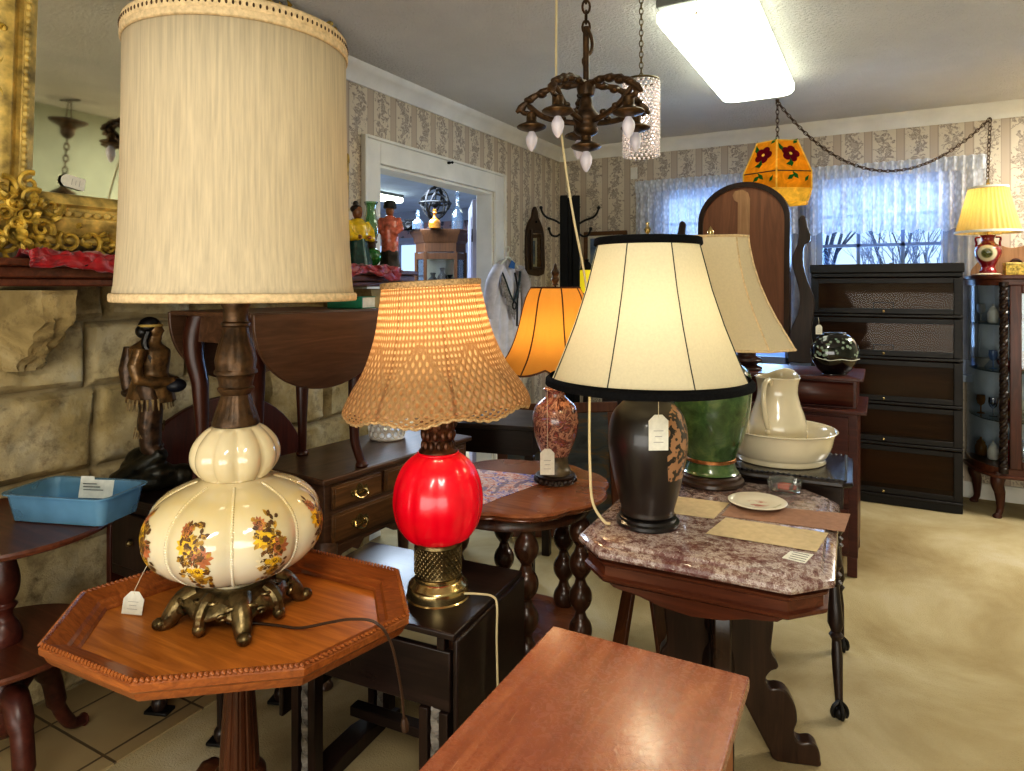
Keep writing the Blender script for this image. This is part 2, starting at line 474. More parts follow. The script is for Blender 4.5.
# the next room, seen through the doorway
wallN = plain('pale blue grey wall', (.70, .74, .84), .8, 0, .05, 3)
struct('wall_far_room_end', MB().bx(-7.4, -7.1, 8.2, 8.3, 0, 2.6).bx(-5.95, XL - .14, 8.2, 8.3, 0, 2.6).bx(-7.1, -5.95, 8.2, 8.3, 0, 1.15).bx(-7.1, -5.95, 8.2, 8.3, 2.1, 2.6), wallN, smooth=False)
struct('wall_far_room_side', MB().bx(-7.5, -7.4, 1.5, 8.3, 0, 2.6).bx(-7.4, XL - .14, 1.4, 1.5, 0, 2.6).bx(XL - .14, XL - .1, 5.72, 8.3, 0, 2.6), wallN, smooth=False)
struct('ceiling_far_room', MB().bx(-7.5, XL - .14, 1.4, 8.3, 2.6, 2.65), plain('blue white ceiling', (.76, .83, .95), .9, 0, .06, 3, bmp=.5, bscale=40), smooth=False)
# wallpaper border strip with little motifs
m, nt, b = mat('border paper')
v = coords(nt, 'Object', (7, 1, 7)); f = tex(nt, v, 1.1, 3, .6)
nt.links.new(ramp(nt, f, [(.35, (.70, .58, .58)), (.55, (.66, .56, .60)), (.60, (.22, .30, .36)), (.66, (.55, .40, .36))]), b.inputs['Base Color'])
struct('trim_3', MB().bx(-7.4, XL - .15, 8.185, 8.2, 2.2, 2.42), m, smooth=False)
mb = MB()
for x0, x1, z0, z1 in ((-7.16, -5.89, 1.09, 1.15), (-7.16, -5.89, 2.1, 2.16), (-7.16, -7.1, 1.15, 2.1), (-5.95, -5.89, 1.15, 2.1), (-6.55, -6.50, 1.15, 2.1), (-7.1, -5.95, 1.6, 1.63)):
    mb.bx(x0, x1, 8.17, 8.24, z0, z1)
f = struct('window_3', mb, W['cool'], bev=.004)
PANE = clear_glass('window pane', (.93, .97, 1), .04)
MB().bx(-7.1, -5.95, 8.248, 8.252, 1.15, 2.1).build('pane', PANE, f, smooth=False)

# windows of the back wall
def window(name, a):
    x0, x1 = a; mb = MB(); y0 = YB - .02
    for q in ((x0 - .09, x0, WZ0 - .02, WZ1 + .09), (x1, x1 + .09, WZ0 - .02, WZ1 + .09), (x0, x1, WZ1, WZ1 + .09)): mb.bx(q[0], q[1], y0, YB, q[2], q[3])
    mb.bx(x0 - .12, x1 + .12, YB - .06, YB + .02, WZ0 - .05, WZ0)
    y1, y2 = YB + .05, YB + .085
    for q in ((x0, x0 + .045, WZ0, WZ1), (x1 - .045, x1, WZ0, WZ1), (x0, x1, WZ1 - .045, WZ1), (x0, x1, WZ0, WZ0 + .05), (x0, x1, 1.52, 1.56)): mb.bx(q[0], q[1], y1, y2, q[2], q[3])
    f = struct(name, mb, plain(name + ' paint', (.68, .74, .84), .5, 0, .05, 3), bev=.003)
    mm = MB()
    for k in (1, 2):
        x = x0 + (x1 - x0) * k / 3; mm.bx(x - .013, x + .013, y1 + .01, y2 - .006, WZ0 + .05, WZ1 - .045)
    for z in (1.19, 1.76, 1.98): mm.bx(x0 + .045, x1 - .045, y1 + .01, y2 - .006, z - .012, z + .012)
    mm.build('muntin', plain(name + ' muntin', (.50, .60, .78), .5, 0, .05, 3), f)
    MB().bx(x0 + .04, x1 - .04, YB + .066, YB + .069, WZ0 + .04, WZ1 - .04).build('pane', PANE, f, smooth=False)
    return f
window('window_1', WA); window('window_2', WB)

# outdoors
struct('ground', MB().bx(-9, 8, 8.6, 30, -.6, -.5), plain('snowy ground', (.80, .84, .92), .9, 0, .15, 1), smooth=False)
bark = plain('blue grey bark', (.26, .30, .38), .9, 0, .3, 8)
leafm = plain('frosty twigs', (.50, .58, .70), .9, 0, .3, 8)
def tree(x, y, h, lab):
    rnd = random.Random(int(x * 100)); mb = MB()
    def br(p, d, L, r, k):
        q = p + d * L; mid = p + d * L * .5 + Vector((rnd.uniform(-.06, .06), rnd.uniform(-.06, .06), 0)) * L
        mb.m = 0 if k < 3 else 1
        mb.tube([p, mid, q], [r, r * .8, r * .6], 5 if k < 3 else 3, False)
        if k < 5:
            for _ in range(3 if k < 4 else 4):
                nd = (d + Vector((rnd.uniform(-1, 1), rnd.uniform(-1, 1), rnd.uniform(-.2, .8))) * .6).normalized()
                br(p + d * L * rnd.uniform(.45, 1), nd, L * rnd.uniform(.55, .75), r * .5, k + 1)
    br(Vector((0, 0, 0)), Vector((0, 0, 1)), h * .42, .09, 0)
    o = mb.build('bare_tree', [bark, leafm], loc=(x, y, -.5))
    tag(o, lab, 'tree', 'bare trees outside the windows')
for k, (x, y, h) in enumerate(((-5.6, 12.5, 4.6), (-3.1, 9.9, 4.2), (-1.0, 13.5, 5.2), (.3, 9.9, 4.0), (1.9, 13.2, 5.0), (-3.0, 18.0, 6.2), (.2, 18.0, 6.0), (3.6, 18.0, 6.2))):
    tree(x, y, h, 'bare frosty tree outside seen through the lace-curtained back windows')

# ------------------------------------------------------------------ fireplace
def stone_wall():
    rnd = random.Random(3)
    rows = []; z = 0
    for h in (.26, .30, .22, .30, .24, .22): rows.append((z, z + h)); z += h
    cells = []
    for r in rows:
        y = .25 - rnd.uniform(0, .2); 
        while y < 2.9:
            wd = rnd.uniform(.26, .52); cells.append((y, y + wd, r[0], r[1], rnd.uniform(0, .022), rnd.uniform(-.03, .03))); y += wd
    AY0, AY1, SPR, TOP = 1.52, 2.27, .50, .90      # fireplace arch
    ny, nz = 240, 140; y0, y1, z1 = .2, 2.9, 1.47
    V = []; J = []; Fc = []; idx = {}
    def inside(y, z):
        u = (y - (AY0 + AY1) / 2) / ((AY1 - AY0) / 2)
        return abs(u) < 1 and z < SPR + (TOP - SPR) * math.sqrt(max(0, 1 - u * u))
    for j in range(nz + 1):
        for i in range(ny + 1):
            y = y0 + (y1 - y0) * i / ny; z = z1 * j / nz
            wy = y + .018 * noise.noise((y * 4, z * 4, 1)); wz = z + .022 * noise.noise((y * 3, z * 3, 7)) + .02 * (y - 1.5)
            best = .2; off = 0
            for c in cells:
                if c[0] <= wy < c[1] and c[2] <= wz < c[3]:
                    best = min(wy - c[0], c[1] - wy, wz - c[2], c[3] - wz); off = c[4] + c[5] * ((wy - c[0]) / (c[1] - c[0]) - .5); break
            e = min(best / .03, 1); e = e * e * (3 - 2 * e)
            x = -2.565 + e * (.028 + off) + .012 * e * noise.fractal((y * 9, z * 9, 3), 1, 2, 5)
            V.append((x, y, z)); J.append(1 - min(best / .014, 1))
    for j in range(nz):
        for i in range(ny):
            y = y0 + (y1 - y0) * (i + .5) / ny; z = z1 * (j + .5) / nz
            if inside(y, z): continue
            a = j * (ny + 1) + i; Fc.append((a, a + 1, a + ny + 2, a + ny + 1))
    mb = MB(); mb.add(V, Fc)
    n = len(V)
    # ends
    mb.bx(-2.58, -2.54, 2.88, 2.905, 0, 1.47)
    o = mb.build('wall_fireplace', STONE)
    at = o.data.attributes.new('joint', 'FLOAT', 'POINT')
    at.data.foreach_set('value', J + [0] * (len(o.data.vertices) - n))
    return tag(o, kind='structure')
stone = stone_wall()
# stone corbels carrying the mantel
for cy in (1.175, 2.72):
    mb = MB()
    def cb(u, v, cy=cy):
        z = 1.44 - .27 * v; wd = .20 * (1 - .35 * max(0, v - .45) / .55)
        dep = .26 * (1 - max(0, v - .35) ** 1.2 * 1.25)
        a = pi * u
        n = .018 * noise.fractal((u * 6, v * 6, cy * 5), 1, 2, 4) * (1 if v > .35 else .2)
        x = -2.56 + (dep * min(1, 4 * u, 4 * (1 - u))) + n
        return (x, cy + (u - .5) * wd * 1.0 + n, z)
    mb.grid(cb, 28, 24)
    struct('trim_%d' % (6 if cy < 2 else 7), mb, STONE)
# flat dark brick panel on the wall behind the arch
dark_brick = plain('dark brick', (.06, .05, .045), .95, 0, .4, 8)
struct('trim_8', MB().bx(-2.579, -2.570, 1.36, 2.38, .006, 1.0), dark_brick, smooth=False)
# mantel shelf, stepped mouldings
mb = MB()
for x, z0, z1 in ((-2.235, 1.452, 1.478), (-2.215, 1.478, 1.512), (-2.19, 1.512, 1.535)):
    mb.bx(-2.578, x, .55, 2.925, z0, z1)
o = mb.build('mantel_shelf', W['mahog'], bev=.006); tag(o, 'dark wooden mantel shelf with stepped moulding above the stone fireplace', 'mantel')

# carved gilt mirror leaning over the mantel
t = thing('gilt_mirror', 'large gilt framed wall mirror with carved scrolls standing on the mantel', 'mirror', (-2.355, 1.655, 1.545))
t.rotation_euler = (0, rad(3.6), 0)
MH, MY = 1.10, .71
prof = [(0, -.05), (.012, -.02), (.03, -.01), (.036, .012), (.028, .03), (.045, .05), (.05, .085), (.03, .105), (.03, .12), (.045, .13), (.03, .155), (.012, .165), (0, .165)]
# profile runs from outside (0) to inside along the frame width
mb = MB(); secs = []
for (dy, dz) in ((-1, 0), (1, 0), (1, 1), (-1, 1)):
    ring = []
    for h, wv in prof:
        a = max(wv, -.0)
        y = dy * (MY - a); z = a + .045 if dz == 0 else MH - a
        ring.append((h, y, z))
    secs.append(ring)
secs.append(secs[0])
mb.rings(secs, cap=False)
fr = mb.build('frame', W['goldl'], t, bev=.002)
def scroll(mb, c, s, a0, turns, r, sgn=1):
    pts = []; rr = []
    n = int(14 * turns)
    for k in range(n + 1):
        q = k / n; R = s * (1 - .82 * q); a = a0 + sgn * 2 * pi * turns * q
        pts.append((c[0] + .006 * (1 - q), c[1] + R * cos(a), c[2] + R * sin(a))); rr.append(r * (1 - .55 * q))
    mb.tube(pts, rr, 6)
rnd = random.Random(5)
mb = MB()
# outer carved border: rows of scrolls and leaves
def border(y, z):
    scroll(mb, (.034, y, z), rnd.uniform(.03, .048), rnd.uniform(0, 6.3), rnd.uniform(1, 1.5), .009, rnd.choice((-1, 1)))
    for _ in range(3):
        a = rnd.uniform(0, 6.3); q = Vector((.03, y + .035 * cos(a), z + .035 * sin(a)))
        mb.tube([q, q + Vector((.018, .02 * cos(a), .02 * sin(a))), q + Vector((.004, .042 * cos(a), .042 * sin(a)))], [.004, .011, .002], 6)
k = -MY + .02
while k <= MY - .01:
    border(k, .055 + rnd.uniform(-.015, .02)); border(k, MH - .03 + rnd.uniform(-.02, .02)); k += .062
k = .1
while k < MH - .05:
    for s in (-1, 1): border(s * (MY - .02 + rnd.uniform(-.02, .02)), k)
    k += .062
mb.build('carved_border', W['gold'], t)
for (y, z) in ((-MY + .1, .13), (MY - .1, .13), (-MY + .1, MH - .1), (MY - .1, MH - .1)):
    mb = MB()
    for q in range(13):
        a = q * 2.4; R = .018 + .014 * math.sqrt(q) * 1.8
        scroll(mb, (.05, y + R * cos(a) * 1.25, z + R * sin(a)), .034, a, 1.2, .0095, 1 if q % 2 else -1)
    for q in range(30):
        a = rnd.uniform(0, 6.3); R = rnd.uniform(.02, .12); p = Vector((.045 + rnd.uniform(0, .02), y + R * cos(a) * 1.2, z + R * sin(a))); d = Vector((.2, cos(a + 1.1), sin(a + 1.1))) * rnd.uniform(.02, .036)
        mb.tube(spline([p, p + d * .5 + Vector((.014, 0, 0)), p + d + Vector((.002, d.z * .5, -d.y * .5))], 4), [.004, .008, .011, .012, .011, .009, .006, .004, .002], 6)
    for q in range(4): scroll(mb, (.06, y + .03 * cos(q * 1.6), z + .03 * sin(q * 1.6)), .026, q * 1.6, 1.3, .008, 1 if q % 2 else -1)
    mb.build('corner_ornament', W['gold'], t)
for z in (.165, MH - .12):
    mb = MB()
    for k in range(36): mb.ball((.045, -.55 + k * .0314, z - .02), .011, 6, 5, (.7, 1.2, 1))
    mb.build('beaded_edge', W['goldl'], t)
for s in (-1, 1):
    mb = MB()
    for k in range(34): mb.ball((.045, s * (MY - .125), .22 + k * .0215), .010, 6, 5, (.7, 1, 1.2))
    mb.build('beaded_edge', W['goldl'], t)
m, nt, b = mat('mirror glass')
v = coords(nt); f = tex(nt, v, 4, 4)
nt.links.new(ramp(nt, f, [(.3, (.80, .80, .74)), (.7, (.86, .86, .80))]), b.inputs['Base Color'])
b.inputs['Metallic'].default_value = 1; b.inputs['Roughness'].default_value = .03
MIRROR = m
MB().bx(.004, .010, -MY + .15, MY - .15, .19, MH - .15).build('mirror_glass', m, t, smooth=False)

def price_tag(label, loc, w, h, rot=(0, 0, 0), string=None, name='price_tag', m=None):
    """little card with clipped corners; its face lies in local xz, string goes from its hole"""
    t = thing(name, label, 'tag', loc); t.rotation_euler = rot
    mb = MB(); k = w * .3
    mb.plate([(-w / 2, -h), (w / 2, -h), (w / 2, -k), (w / 2 - k, 0), (-w / 2 + k, 0), (-w / 2, -k)], .0012, Matrix.Identity(4))
    mb.build('card', m or W['paper'], t, smooth=False)
    mb = MB()
    for i in range(3): mb.box((0, -.0009, -h * (.45 + .16 * i)), (w * (.5 - .14 * (i % 2)), .0003, h * .018))
    mb.build('handwriting', W['ink'], t, smooth=False)
    if string:
        MB().tube(spline([(0, 0, -k * .4)] + string, 6), .0011, 5).build('string', W['string'], t)
    return t
FACE = rad(28.9)
price_tag('white price card hung on the gilt mirror glass', (-2.320, 1.19, 1.80), .04, .075, (0, rad(-80), rad(90)))

# crimson cloth laid along the mantel
mb = MB()
def cloth(u, v):
    y = 1.03 + 1.72 * u
    x0 = -2.27 - .17 * min(1, max(0, (y - 2.42) / .06))
    if v < .5: x = x0 + (-2.19 - x0) * (v / .5); z = 1.5375
    else: x = -2.19 + .012; z = 1.5375 - (v - .5) / .5 * (.045 + .03 * noise.noise((y * 5, 2, 1)))
    wr = .030 * abs(noise.fractal((y * 11, v * 4, 5), 1, 2, 5)) + .014 * abs(sin(y * 33 + v * 6 + 2 * noise.noise((y * 6, v * 3, 2))))
    z += wr * min(1, 3 * v, 4 * (1.12 - v)); x += .022 * abs(noise.fractal((y * 13, v * 5, 9), 1, 2, 4)) * (v > .35)
    return (x, y, z + .001)
mb.grid(cloth, 150, 22)
m, nt, b = mat('crimson satin')
v = coords(nt); f = tex(nt, v, 30, 4)
nt.links.new(ramp(nt, f, [(.3, (.42, .01, .05)), (.7, (.66, .03, .09))]), b.inputs['Base Color'])
b.inputs['Roughness'].default_value = .38; b.inputs['Sheen Weight'].default_value = .3
REDC = m
tag(mb.build('mantel_cloth', m, solid=.003, ang=80), 'crumpled crimson satin cloth draped along the mantel shelf', 'cloth')

# ------------------------------------------------------------------ foreground tables
def ngon(n, R, a0=0): return [(R * cos(a0 + 2 * pi * i / n), R * sin(a0 + 2 * pi * i / n)) for i in range(n)]

# octagonal tray-top pedestal table
OC = (-1.36, 1.085)
t = thing('octagonal_table', 'honey brown octagonal table with rope-edged tray top on a fluted pedestal', 'table', (-1.354, 1.095, 0))
OV = []
for k in range(8):
    a = 3.714 + k * pi / 4; x, y = .324 * 1.297 * cos(a), .324 * sin(a)
    OV.append((x * cos(.538) - y * sin(.538), x * sin(.538) + y * cos(.538)))
def inset(P, o):
    """offset a convex ccw polygon outwards by o (mitred)"""
    n = len(P); out = []
    for i in range(n):
        a, b, c = Vector(P[i - 1]), Vector(P[i]), Vector(P[(i + 1) % n])
        n1 = Vector(((b - a).y, -(b - a).x)).normalized(); n2 = Vector(((c - b).y, -(c - b).x)).normalized()
        m = (n1 + n2).normalized(); q = b + m * (o / m.dot(n1)); out.append((q.x, q.y))
    return out
mb = MB(); mb.prism(inset(OV, -.050), .640, .652)
mb.build('tray_panel', W['oct'], t, smooth=False)
mb = MB()
pr = [(-.058, .651), (-.064, .653), (-.060, .662), (-.048, .665), (-.042, .673), (-.014, .684), (-.002, .688), (.004, .682), (.003, .668), (-.005, .660), (-.010, .648), (-.018, .638), (-.06, .636), (-.06, .645)]
loops = [inset(OV, q) for q, z in pr]
secs = [[(*loops[i][k % 8], pr[i][1]) for i in range(len(pr))] for k in range(9)]
mb.rings(secs, cap=False)
mb.build('tray_rim', W['octR'], t, ang=20)
mb = MB(); P = inset(OV, .0)
for i in range(8):
    a, b = Vector((*P[i], .688)), Vector((*P[(i + 1) % 8], .688)); n = max(8, int((b - a).length / .0105))
    for k in range(n):
        q = a.lerp(b, (k + .2) / n); e = a.lerp(b, (k + 1.15) / n); d = (b - a).normalized(); o = Vector((d.y, -d.x, 0))
        mb.tube([q - o * .005, (q + e) / 2 + Vector((0, 0, .003)), e + o * .005], [.002, .0046, .002], 6)
mb.build('rope_edge', W['octR'], t)
mb = MB()
fl = lambda th, k: 1 - .07 * (1 if sin(th * 16) > .2 else 0)
mb.lathe([(.040, .640), (.036, .622), (.030, .60), (.030, .56), (.035, .48), (.042, .38), (.046, .30)], 96, mod=fl)
mb.lathe([(.046, .30), (.06, .285), (.062, .265), (.05, .25), (.075, .22), (.08, .19), (.06, .16), (.03, .14)], 32)
mb.build('fluted_column', W['octZ'], t, ang=50)
for k in range(3):
    a = rad(45 + 120 * k); mb = MB()
    mb.tube(spline([(.05 * cos(a), .05 * sin(a), .2), (.16 * cos(a), .16 * sin(a), .20), (.26 * cos(a), .26 * sin(a), .10), (.33 * cos(a), .33 * sin(a), .025), (.37 * cos(a), .37 * sin(a), .022)], 6), [.035] * 8 + [.028] * 8 + [.02] * 8 + [.022], 10)
    mb.build('leg', W['octZ'], t)

# red-brown cabinet at the very front
t = thing('low_chest', 'reddish cherry chest with a worn scratched flat top in the centre foreground', 'chest', (-.437, .911, 0), rad(1))
def chest_mat():
    m, nt, b = mat('worn cherry top')
    v = coords(nt, 'Object', (13, 1.2, 13)); f = tex(nt, v, 2.2, 9, .6, 1)
    v2 = coords(nt); g = tex(nt, v2, 5, 5, .6)
    c = ramp(nt, f, [(.3, (.48, .25, .16)), (.5, (.58, .33, .22)), (.72, (.68, .43, .30))])
    c = mixc(nt, ramp(nt, g, [(.45, (0, 0, 0, 1)), (.7, (.55, .55, .55, 1))]), c, (.52, .30, .24))
    sc = coords(nt, 'Object', (90, 9, 9), (0, 0, .6)); s = tex(nt, sc, 1.6, 2, .5, .8)
    c = mixc(nt, ramp(nt, s, [(.70, (0, 0, 0, 1)), (.75, (.5, .5, .5, 1))]), c, (.86, .66, .50))
    nt.links.new(c, b.inputs['Base Color'])
    h = tex(nt, coords(nt, 'Object', (60, 60, 60)), 1.2, 4, .6, 1.5)
    nt.links.new(ramp(nt, h, [(.3, (.16, .16, .16, 1)), (.7, (.36, .36, .36, 1))]), b.inputs['Roughness'])
    b.inputs['Coat Weight'].default_value = .35; b.inputs['Coat Roughness'].default_value = .2
    bump(nt, b, h, .25, .003); return m
mb = MB(); mb.bx(-.195, .222, -.46, .437, .675, .70); mb.build('top', chest_mat(), t, bev=.004)
mb = MB(); mb.bx(-.175, .187, -.43, .41, .09, .675); mb.build('carcass', W['chestS'], t, bev=.003)
mb = MB(); mb.bx(-.185, .185, -.44, .42, .055, .09); mb.build('plinth', W['chestS'], t, bev=.006)
for sx in (-1, 1):
    for sy in (-.40, .38):
        mb = MB(); mb.lathe([(.012, 0), (.028, .012), (.034, .035), (.026, .05), (.022, .056)], 18, c=(sx * .15, sy, 0)); mb.build('foot', W['chestS'], t)
for k in range(2):
    mb = MB(); mb.bx(.187, .199, -.41 + k * .415, -.015 + k * .405, .13, .64)
    d = mb.build('door', W['chestS'], t, bev=.004)
    mb = MB(); mb.lathe([(.004, 0), (.005, .008), (.012, .014), (.010, .022), (0, .025)], 14)
    o = mb.build('knob', W['brass'], d, loc=(.199, -.05 + k * .06, .42)); o.rotation_euler = (0, rad(90), 0)

# dark drop-leaf side table under the red lamp
t = thing('drop_leaf_side_table', 'dark espresso drop-leaf side table with rope-carved legs holding the red lamp', 'table', (-1.235, 1.585, 0), rad(4))
mb = MB(); mb.bx(-.285, .285, -.21, .21, .562, .58); mb.build('top', W['dark'], t, bev=.004)
for s in (-1, 1):
    mb = MB(); mb.bx(s * .287 - .008, s * .287 + .008, -.207, .207, .22, .566); mb.build('drop_leaf', W['dark'], t, bev=.005)
for s in (-1, 1):
    if s < 0: mb = MB(); mb.bx(-.262, .262, s * .180 - .009, s * .180 + .009, .365, .520); mb.build('apron', W['dark'], t, bev=.004)
for s in (-1, 1):
    for sy in (-.18, .18): mb = MB(); mb.bx(s * .235 - .012, s * .235 + .012, sy - .012, sy + .012, .52, .563); mb.build('spacer_block', W['dark'], t, bev=.003)
for sx in (-1, 1):
    for yy in (-.178, .178):
        mb = MB(); mb.bx(sx * .215 - .043, sx * .215 - .017, yy - .018, yy + .018, .05, .365); mb.bx(sx * .215 + .017, sx * .215 + .043, yy - .018, yy + .018, .05, .365); mb.bx(sx * .215 - .017, sx * .215 + .017, yy - .004, yy + .004, .05, .365)
        lg_ = mb.build('leg', W['darkZ'], t, bev=.002)
        mb = MB()
        for ph in (0, pi):
            mb.tube([(sx * .215 + .008 * cos(z * 130 + ph), yy + .012 * sin(z * 130 + ph), .05 + .315 * z) for z in [i / 90 for i in range(91)]], .0075, 6)
        mb.build('rope_twist', plain('worn rope carving', (.52, .50, .47), .35, 0, .3, 30), lg_)
    mb = MB()
    mb.plate([(-.24, 0), (.24, 0), (.24, .018), (.15, .032), (.06, .05), (-.06, .05), (-.15, .032), (-.24, .018)], .07, Matrix.Translation((sx * .215, 0, 0)) @ Matrix.Rotation(pi / 2, 4, 'Z'))
    mb.build('foot', W['darkZ'], t, bev=.004)
mb = MB(); mb.bx(-.19, .19, -.02, .02, .14, .17); mb.build('stretcher', W['dark'], t, bev=.003)

# lowboy with drawers
t = thing('lowboy', 'walnut lowboy with brass-handled drawers and scalloped apron behind the red lamp', 'lowboy', (-1.915, 2.215, 0), rad(-5))
mb = MB(); mb.bx(-.215, .215, -.435, .435, .738, .76); mb.build('top', W['wal'], t, bev=.006, seg=3)
mb = MB()
mb.bx(-.20, .195, -.415, .415, .50, .738)
mb.build('carcass', W['wal'], t, bev=.002)
ap = [(.415, .50), (.415, .44)]
for u, z in ((.36, .435), (.33, .462), (.28, .47), (.25, .452), (.22, .486), (.10, .492), (.06, .468), (0, .455)): ap.append((u, z))
ap += [(-u, z) for u, z in ap[::-1][1:]]
mb = MB(); mb.plate(ap, .02, Matrix.Translation((.185, 0, 0)) @ Matrix.Rotation(pi / 2, 4, 'Z')); mb.build('scalloped_apron', W['wal'], t, bev=.002)
def cabriole(mb, x, y, z1, dx, dy, s=1.0, h=None, pad=.028):
    """S-curved leg from (x,y,z1) to a pad foot, knee pushed out along (dx,dy)"""
    h = h or z1
    n = 26; pts = []; rr = []
    for k in range(n + 1):
        q = k / n
        off = .022 * sin(pi * min(1, q * 2.4)) * (1 - q) * 1.4 - .006 * sin(pi * max(0, q - .45) / .55) + .022 * max(0, q - .86) / .14
        pts.append((x + dx * off * s, y + dy * off * s, z1 - h * .97 * q))
        r = .032 * (1 - q) ** .8 * 1.0 + .0115 + .006 * max(0, q - .8) / .2
        rr.append(r * s)
    mb.tube(pts, rr, 12)
    fx, fy = x + dx * .026 * s, y + dy * .026 * s
    mb.lathe([(.0, 0), (pad * s * .85, 0), (pad * s, .006), (pad * s * .95, .014), (.012 * s, .03 * s)], 18, c=(fx, fy, z1 - h))
for sx in (-1, 1):
    for sy in (-1, 1):
        mb = MB(); cabriole(mb, sx * .17, sy * .385, .51, sx * .7, sy * .7); mb.build('leg', W['wal'], t)
def bail(parent, y, z):
    mb = MB()
    K = 1.35
    pl = [(-.032, 0), (-.026, .012), (-.014, .010), (-.008, .018), (0, .021), (.008, .018), (.014, .010), (.026, .012), (.032, 0), (.026, -.012), (.014, -.010), (.007, -.019), (0, -.016), (-.007, -.019), (-.014, -.010), (-.026, -.012)]
    mb.plate([(a * K, b_ * K) for a, b_ in pl[::-1]], .003, Matrix.Translation((.2135, y, z)) @ Matrix.Rotation(pi / 2, 4, 'Z'))
    mb.tube(spline([(.218, y - .028, z + .004), (.230, y - .027, z - .012), (.232, y, z - .022), (.230, y + .027, z - .012), (.218, y + .028, z + .004)], 5), .0036, 6)
    for s in (-1, 1): mb.ball((.218, y + s * .022, z + .003), .0045, 8, 6)
    mb.build('handle', W['brassb'], parent)
for y0, y1, z0, z1, hs in ((-.385, -.14, .640, .724, (-.262,)), (-.122, .122, .640, .724, (0,)), (.14, .385, .640, .724, (.262,)), (-.385, .385, .515, .622, (-.262, 0, .262))):
    mb = MB(); mb.bx(.195, .207, y0, y1, z0, z1); mb.bx(.207, .2115, y0 + .008, y1 - .008, z0 + .008, z1 - .008)
    d = mb.build('drawer', W['walF'], t, bev=.003)
    for h in hs: bail(d, h, (z0 + z1) / 2)

# low dark side table left of the lowboy
t = thing('low_side_table', 'dark low side table between the fireplace and the lowboy, bronze figure on top', 'table', (-2.03, 1.525, 0))
mb = MB(); mb.bx(-.26, .24, -.19, .165, .48, .735); mb.build('apron', W['darkZ'], t, bev=.003)
mb = MB(); mb.bx(-.285, .265, -.215, .18, .735, .758); mb.build('top', W['dark'], t, bev=.005)
for k in (-1, 1):
    mb = MB(); mb.bx(-.01 + k * .12 - .11, -.01 + k * .12 + .11, -.202, -.19, .52, .70); d = mb.build('drawer', W['darkZ'], t, bev=.004)
    mb = MB(); mb.ball((-.01 + k * .12, -.208, .61), .012, 10, 7); mb.build('knob', W['brass'], d)
for sx in (-.12, .20):
    for sy in (-.11, .13):
        mb = MB(); mb.tube([(sx, sy, .48), (sx, sy, .30), (sx, sy, .06)], [.026, .020, .015], 12); mb.lathe([(.015, .06), (.024, .05), (.026, .035), (.02, .014)], 14, c=(sx, sy, 0)); lo = mb.build('leg', W['darkZ'], t)
        mb = MB(); mb.box((sx, sy, .012), (.085, .05, .012), rad(20)); mb.build('pad_foot', W['iron'], lo, bev=.004)

# drop-leaf table standing on the lowboy
t = thing('drop_leaf_table', 'small walnut drop-leaf table with rounded hanging leaf standing on top of the lowboy', 'table', (-1.93, 1.745, .76), rad(-3))
mb = MB(); mb.bx(-.21, .225, -.30, .29, .592, .608); mb.build('top', W['walL'], t, bev=.003)
lf = [(-.30, .604)] + [(-.30 * cos(pi * k / 30) if True else 0, .60 - .262 * sin(pi * k / 30) ** .85) for k in range(0, 31)] + [(.30, .604)]
for s in (1, -1):
    mb = MB(); mb.plate(lf, .014, Matrix.Translation((s * .226 + .008, 0, 0)) @ Matrix.Rotation(pi / 2, 4, 'Z')); mb.build('drop_leaf', W['walL'], t, bev=.003)
mb = MB()
for s in (-1, 1): mb.bx(-.17, .17, s * .235 - .009, s * .235 + .009, .50, .592); mb.bx(s * .17 - .009, s * .17 + .009, -.235, .235, .50, .592)
mb.build('apron', W['walL'], t)
for sx in (-1, 1):
    for sy in (-1, 1):
        mb = MB(); cabriole(mb, sx * .15, sy * .225, .595, sx * .75, sy * .66, .9); mb.build('leg', W['mahogZ'], t)

# two-tier round table at the left edge
t = thing('tiered_pie_table', 'mahogany two-tier round table with cabriole tripod legs at the far left', 'table', (-2.21, .98, 0))
def disc(R, z, th=.02, lip=True):
    return [(0, z - th), (R - .012, z - th), (R - .002, z - th + .005), (R, z - .006), (R - .003, z + .001), (R - .012, z), (0, z)]
mb = MB(); mb.lathe(disc(.29, .77), 64); mb.build('top', W['mahog'], t, ang=30)
mb = MB(); mb.lathe(disc(.235, .43), 64); mb.build('lower_shelf', W['mahog'], t, ang=30)
tp = [(.02, .75), (.05, .745), (.045, .73), (.026, .715), (.022, .70), (.030, .66), (.040, .61), (.036, .57), (.026, .545), (.034, .535), (.024, .52), (.024, .50), (.034, .485), (.045, .455), (.045, .43)]
mb = MB(); mb.lathe(smooth_prof(tp, 3), 28); mb.lathe(smooth_prof([(.05, .42), (.03, .40), (.025, .36), (.045, .30), (.05, .24), (.045, .19), (.02, .16)], 3), 28); mb.build('column', W['red'], t)
for k in range(3):
    a = rad(-10 + 120 * k); c, s_ = cos(a), sin(a)
    mb = MB(); mb.tube(spline([(.02 * c, .02 * s_, .26), (.10 * c, .10 * s_, .31), (.16 * c, .16 * s_, .24), (.19 * c, .19 * s_, .13), (.24 * c, .24 * s_, .045), (.29 * c, .29 * s_, .022)], 6), [.030] * 6 + [.034] * 6 + [.028] * 6 + [.02] * 6 + [.017] * 6 + [.022], 12)
    mb.build('leg', W['red'], t)

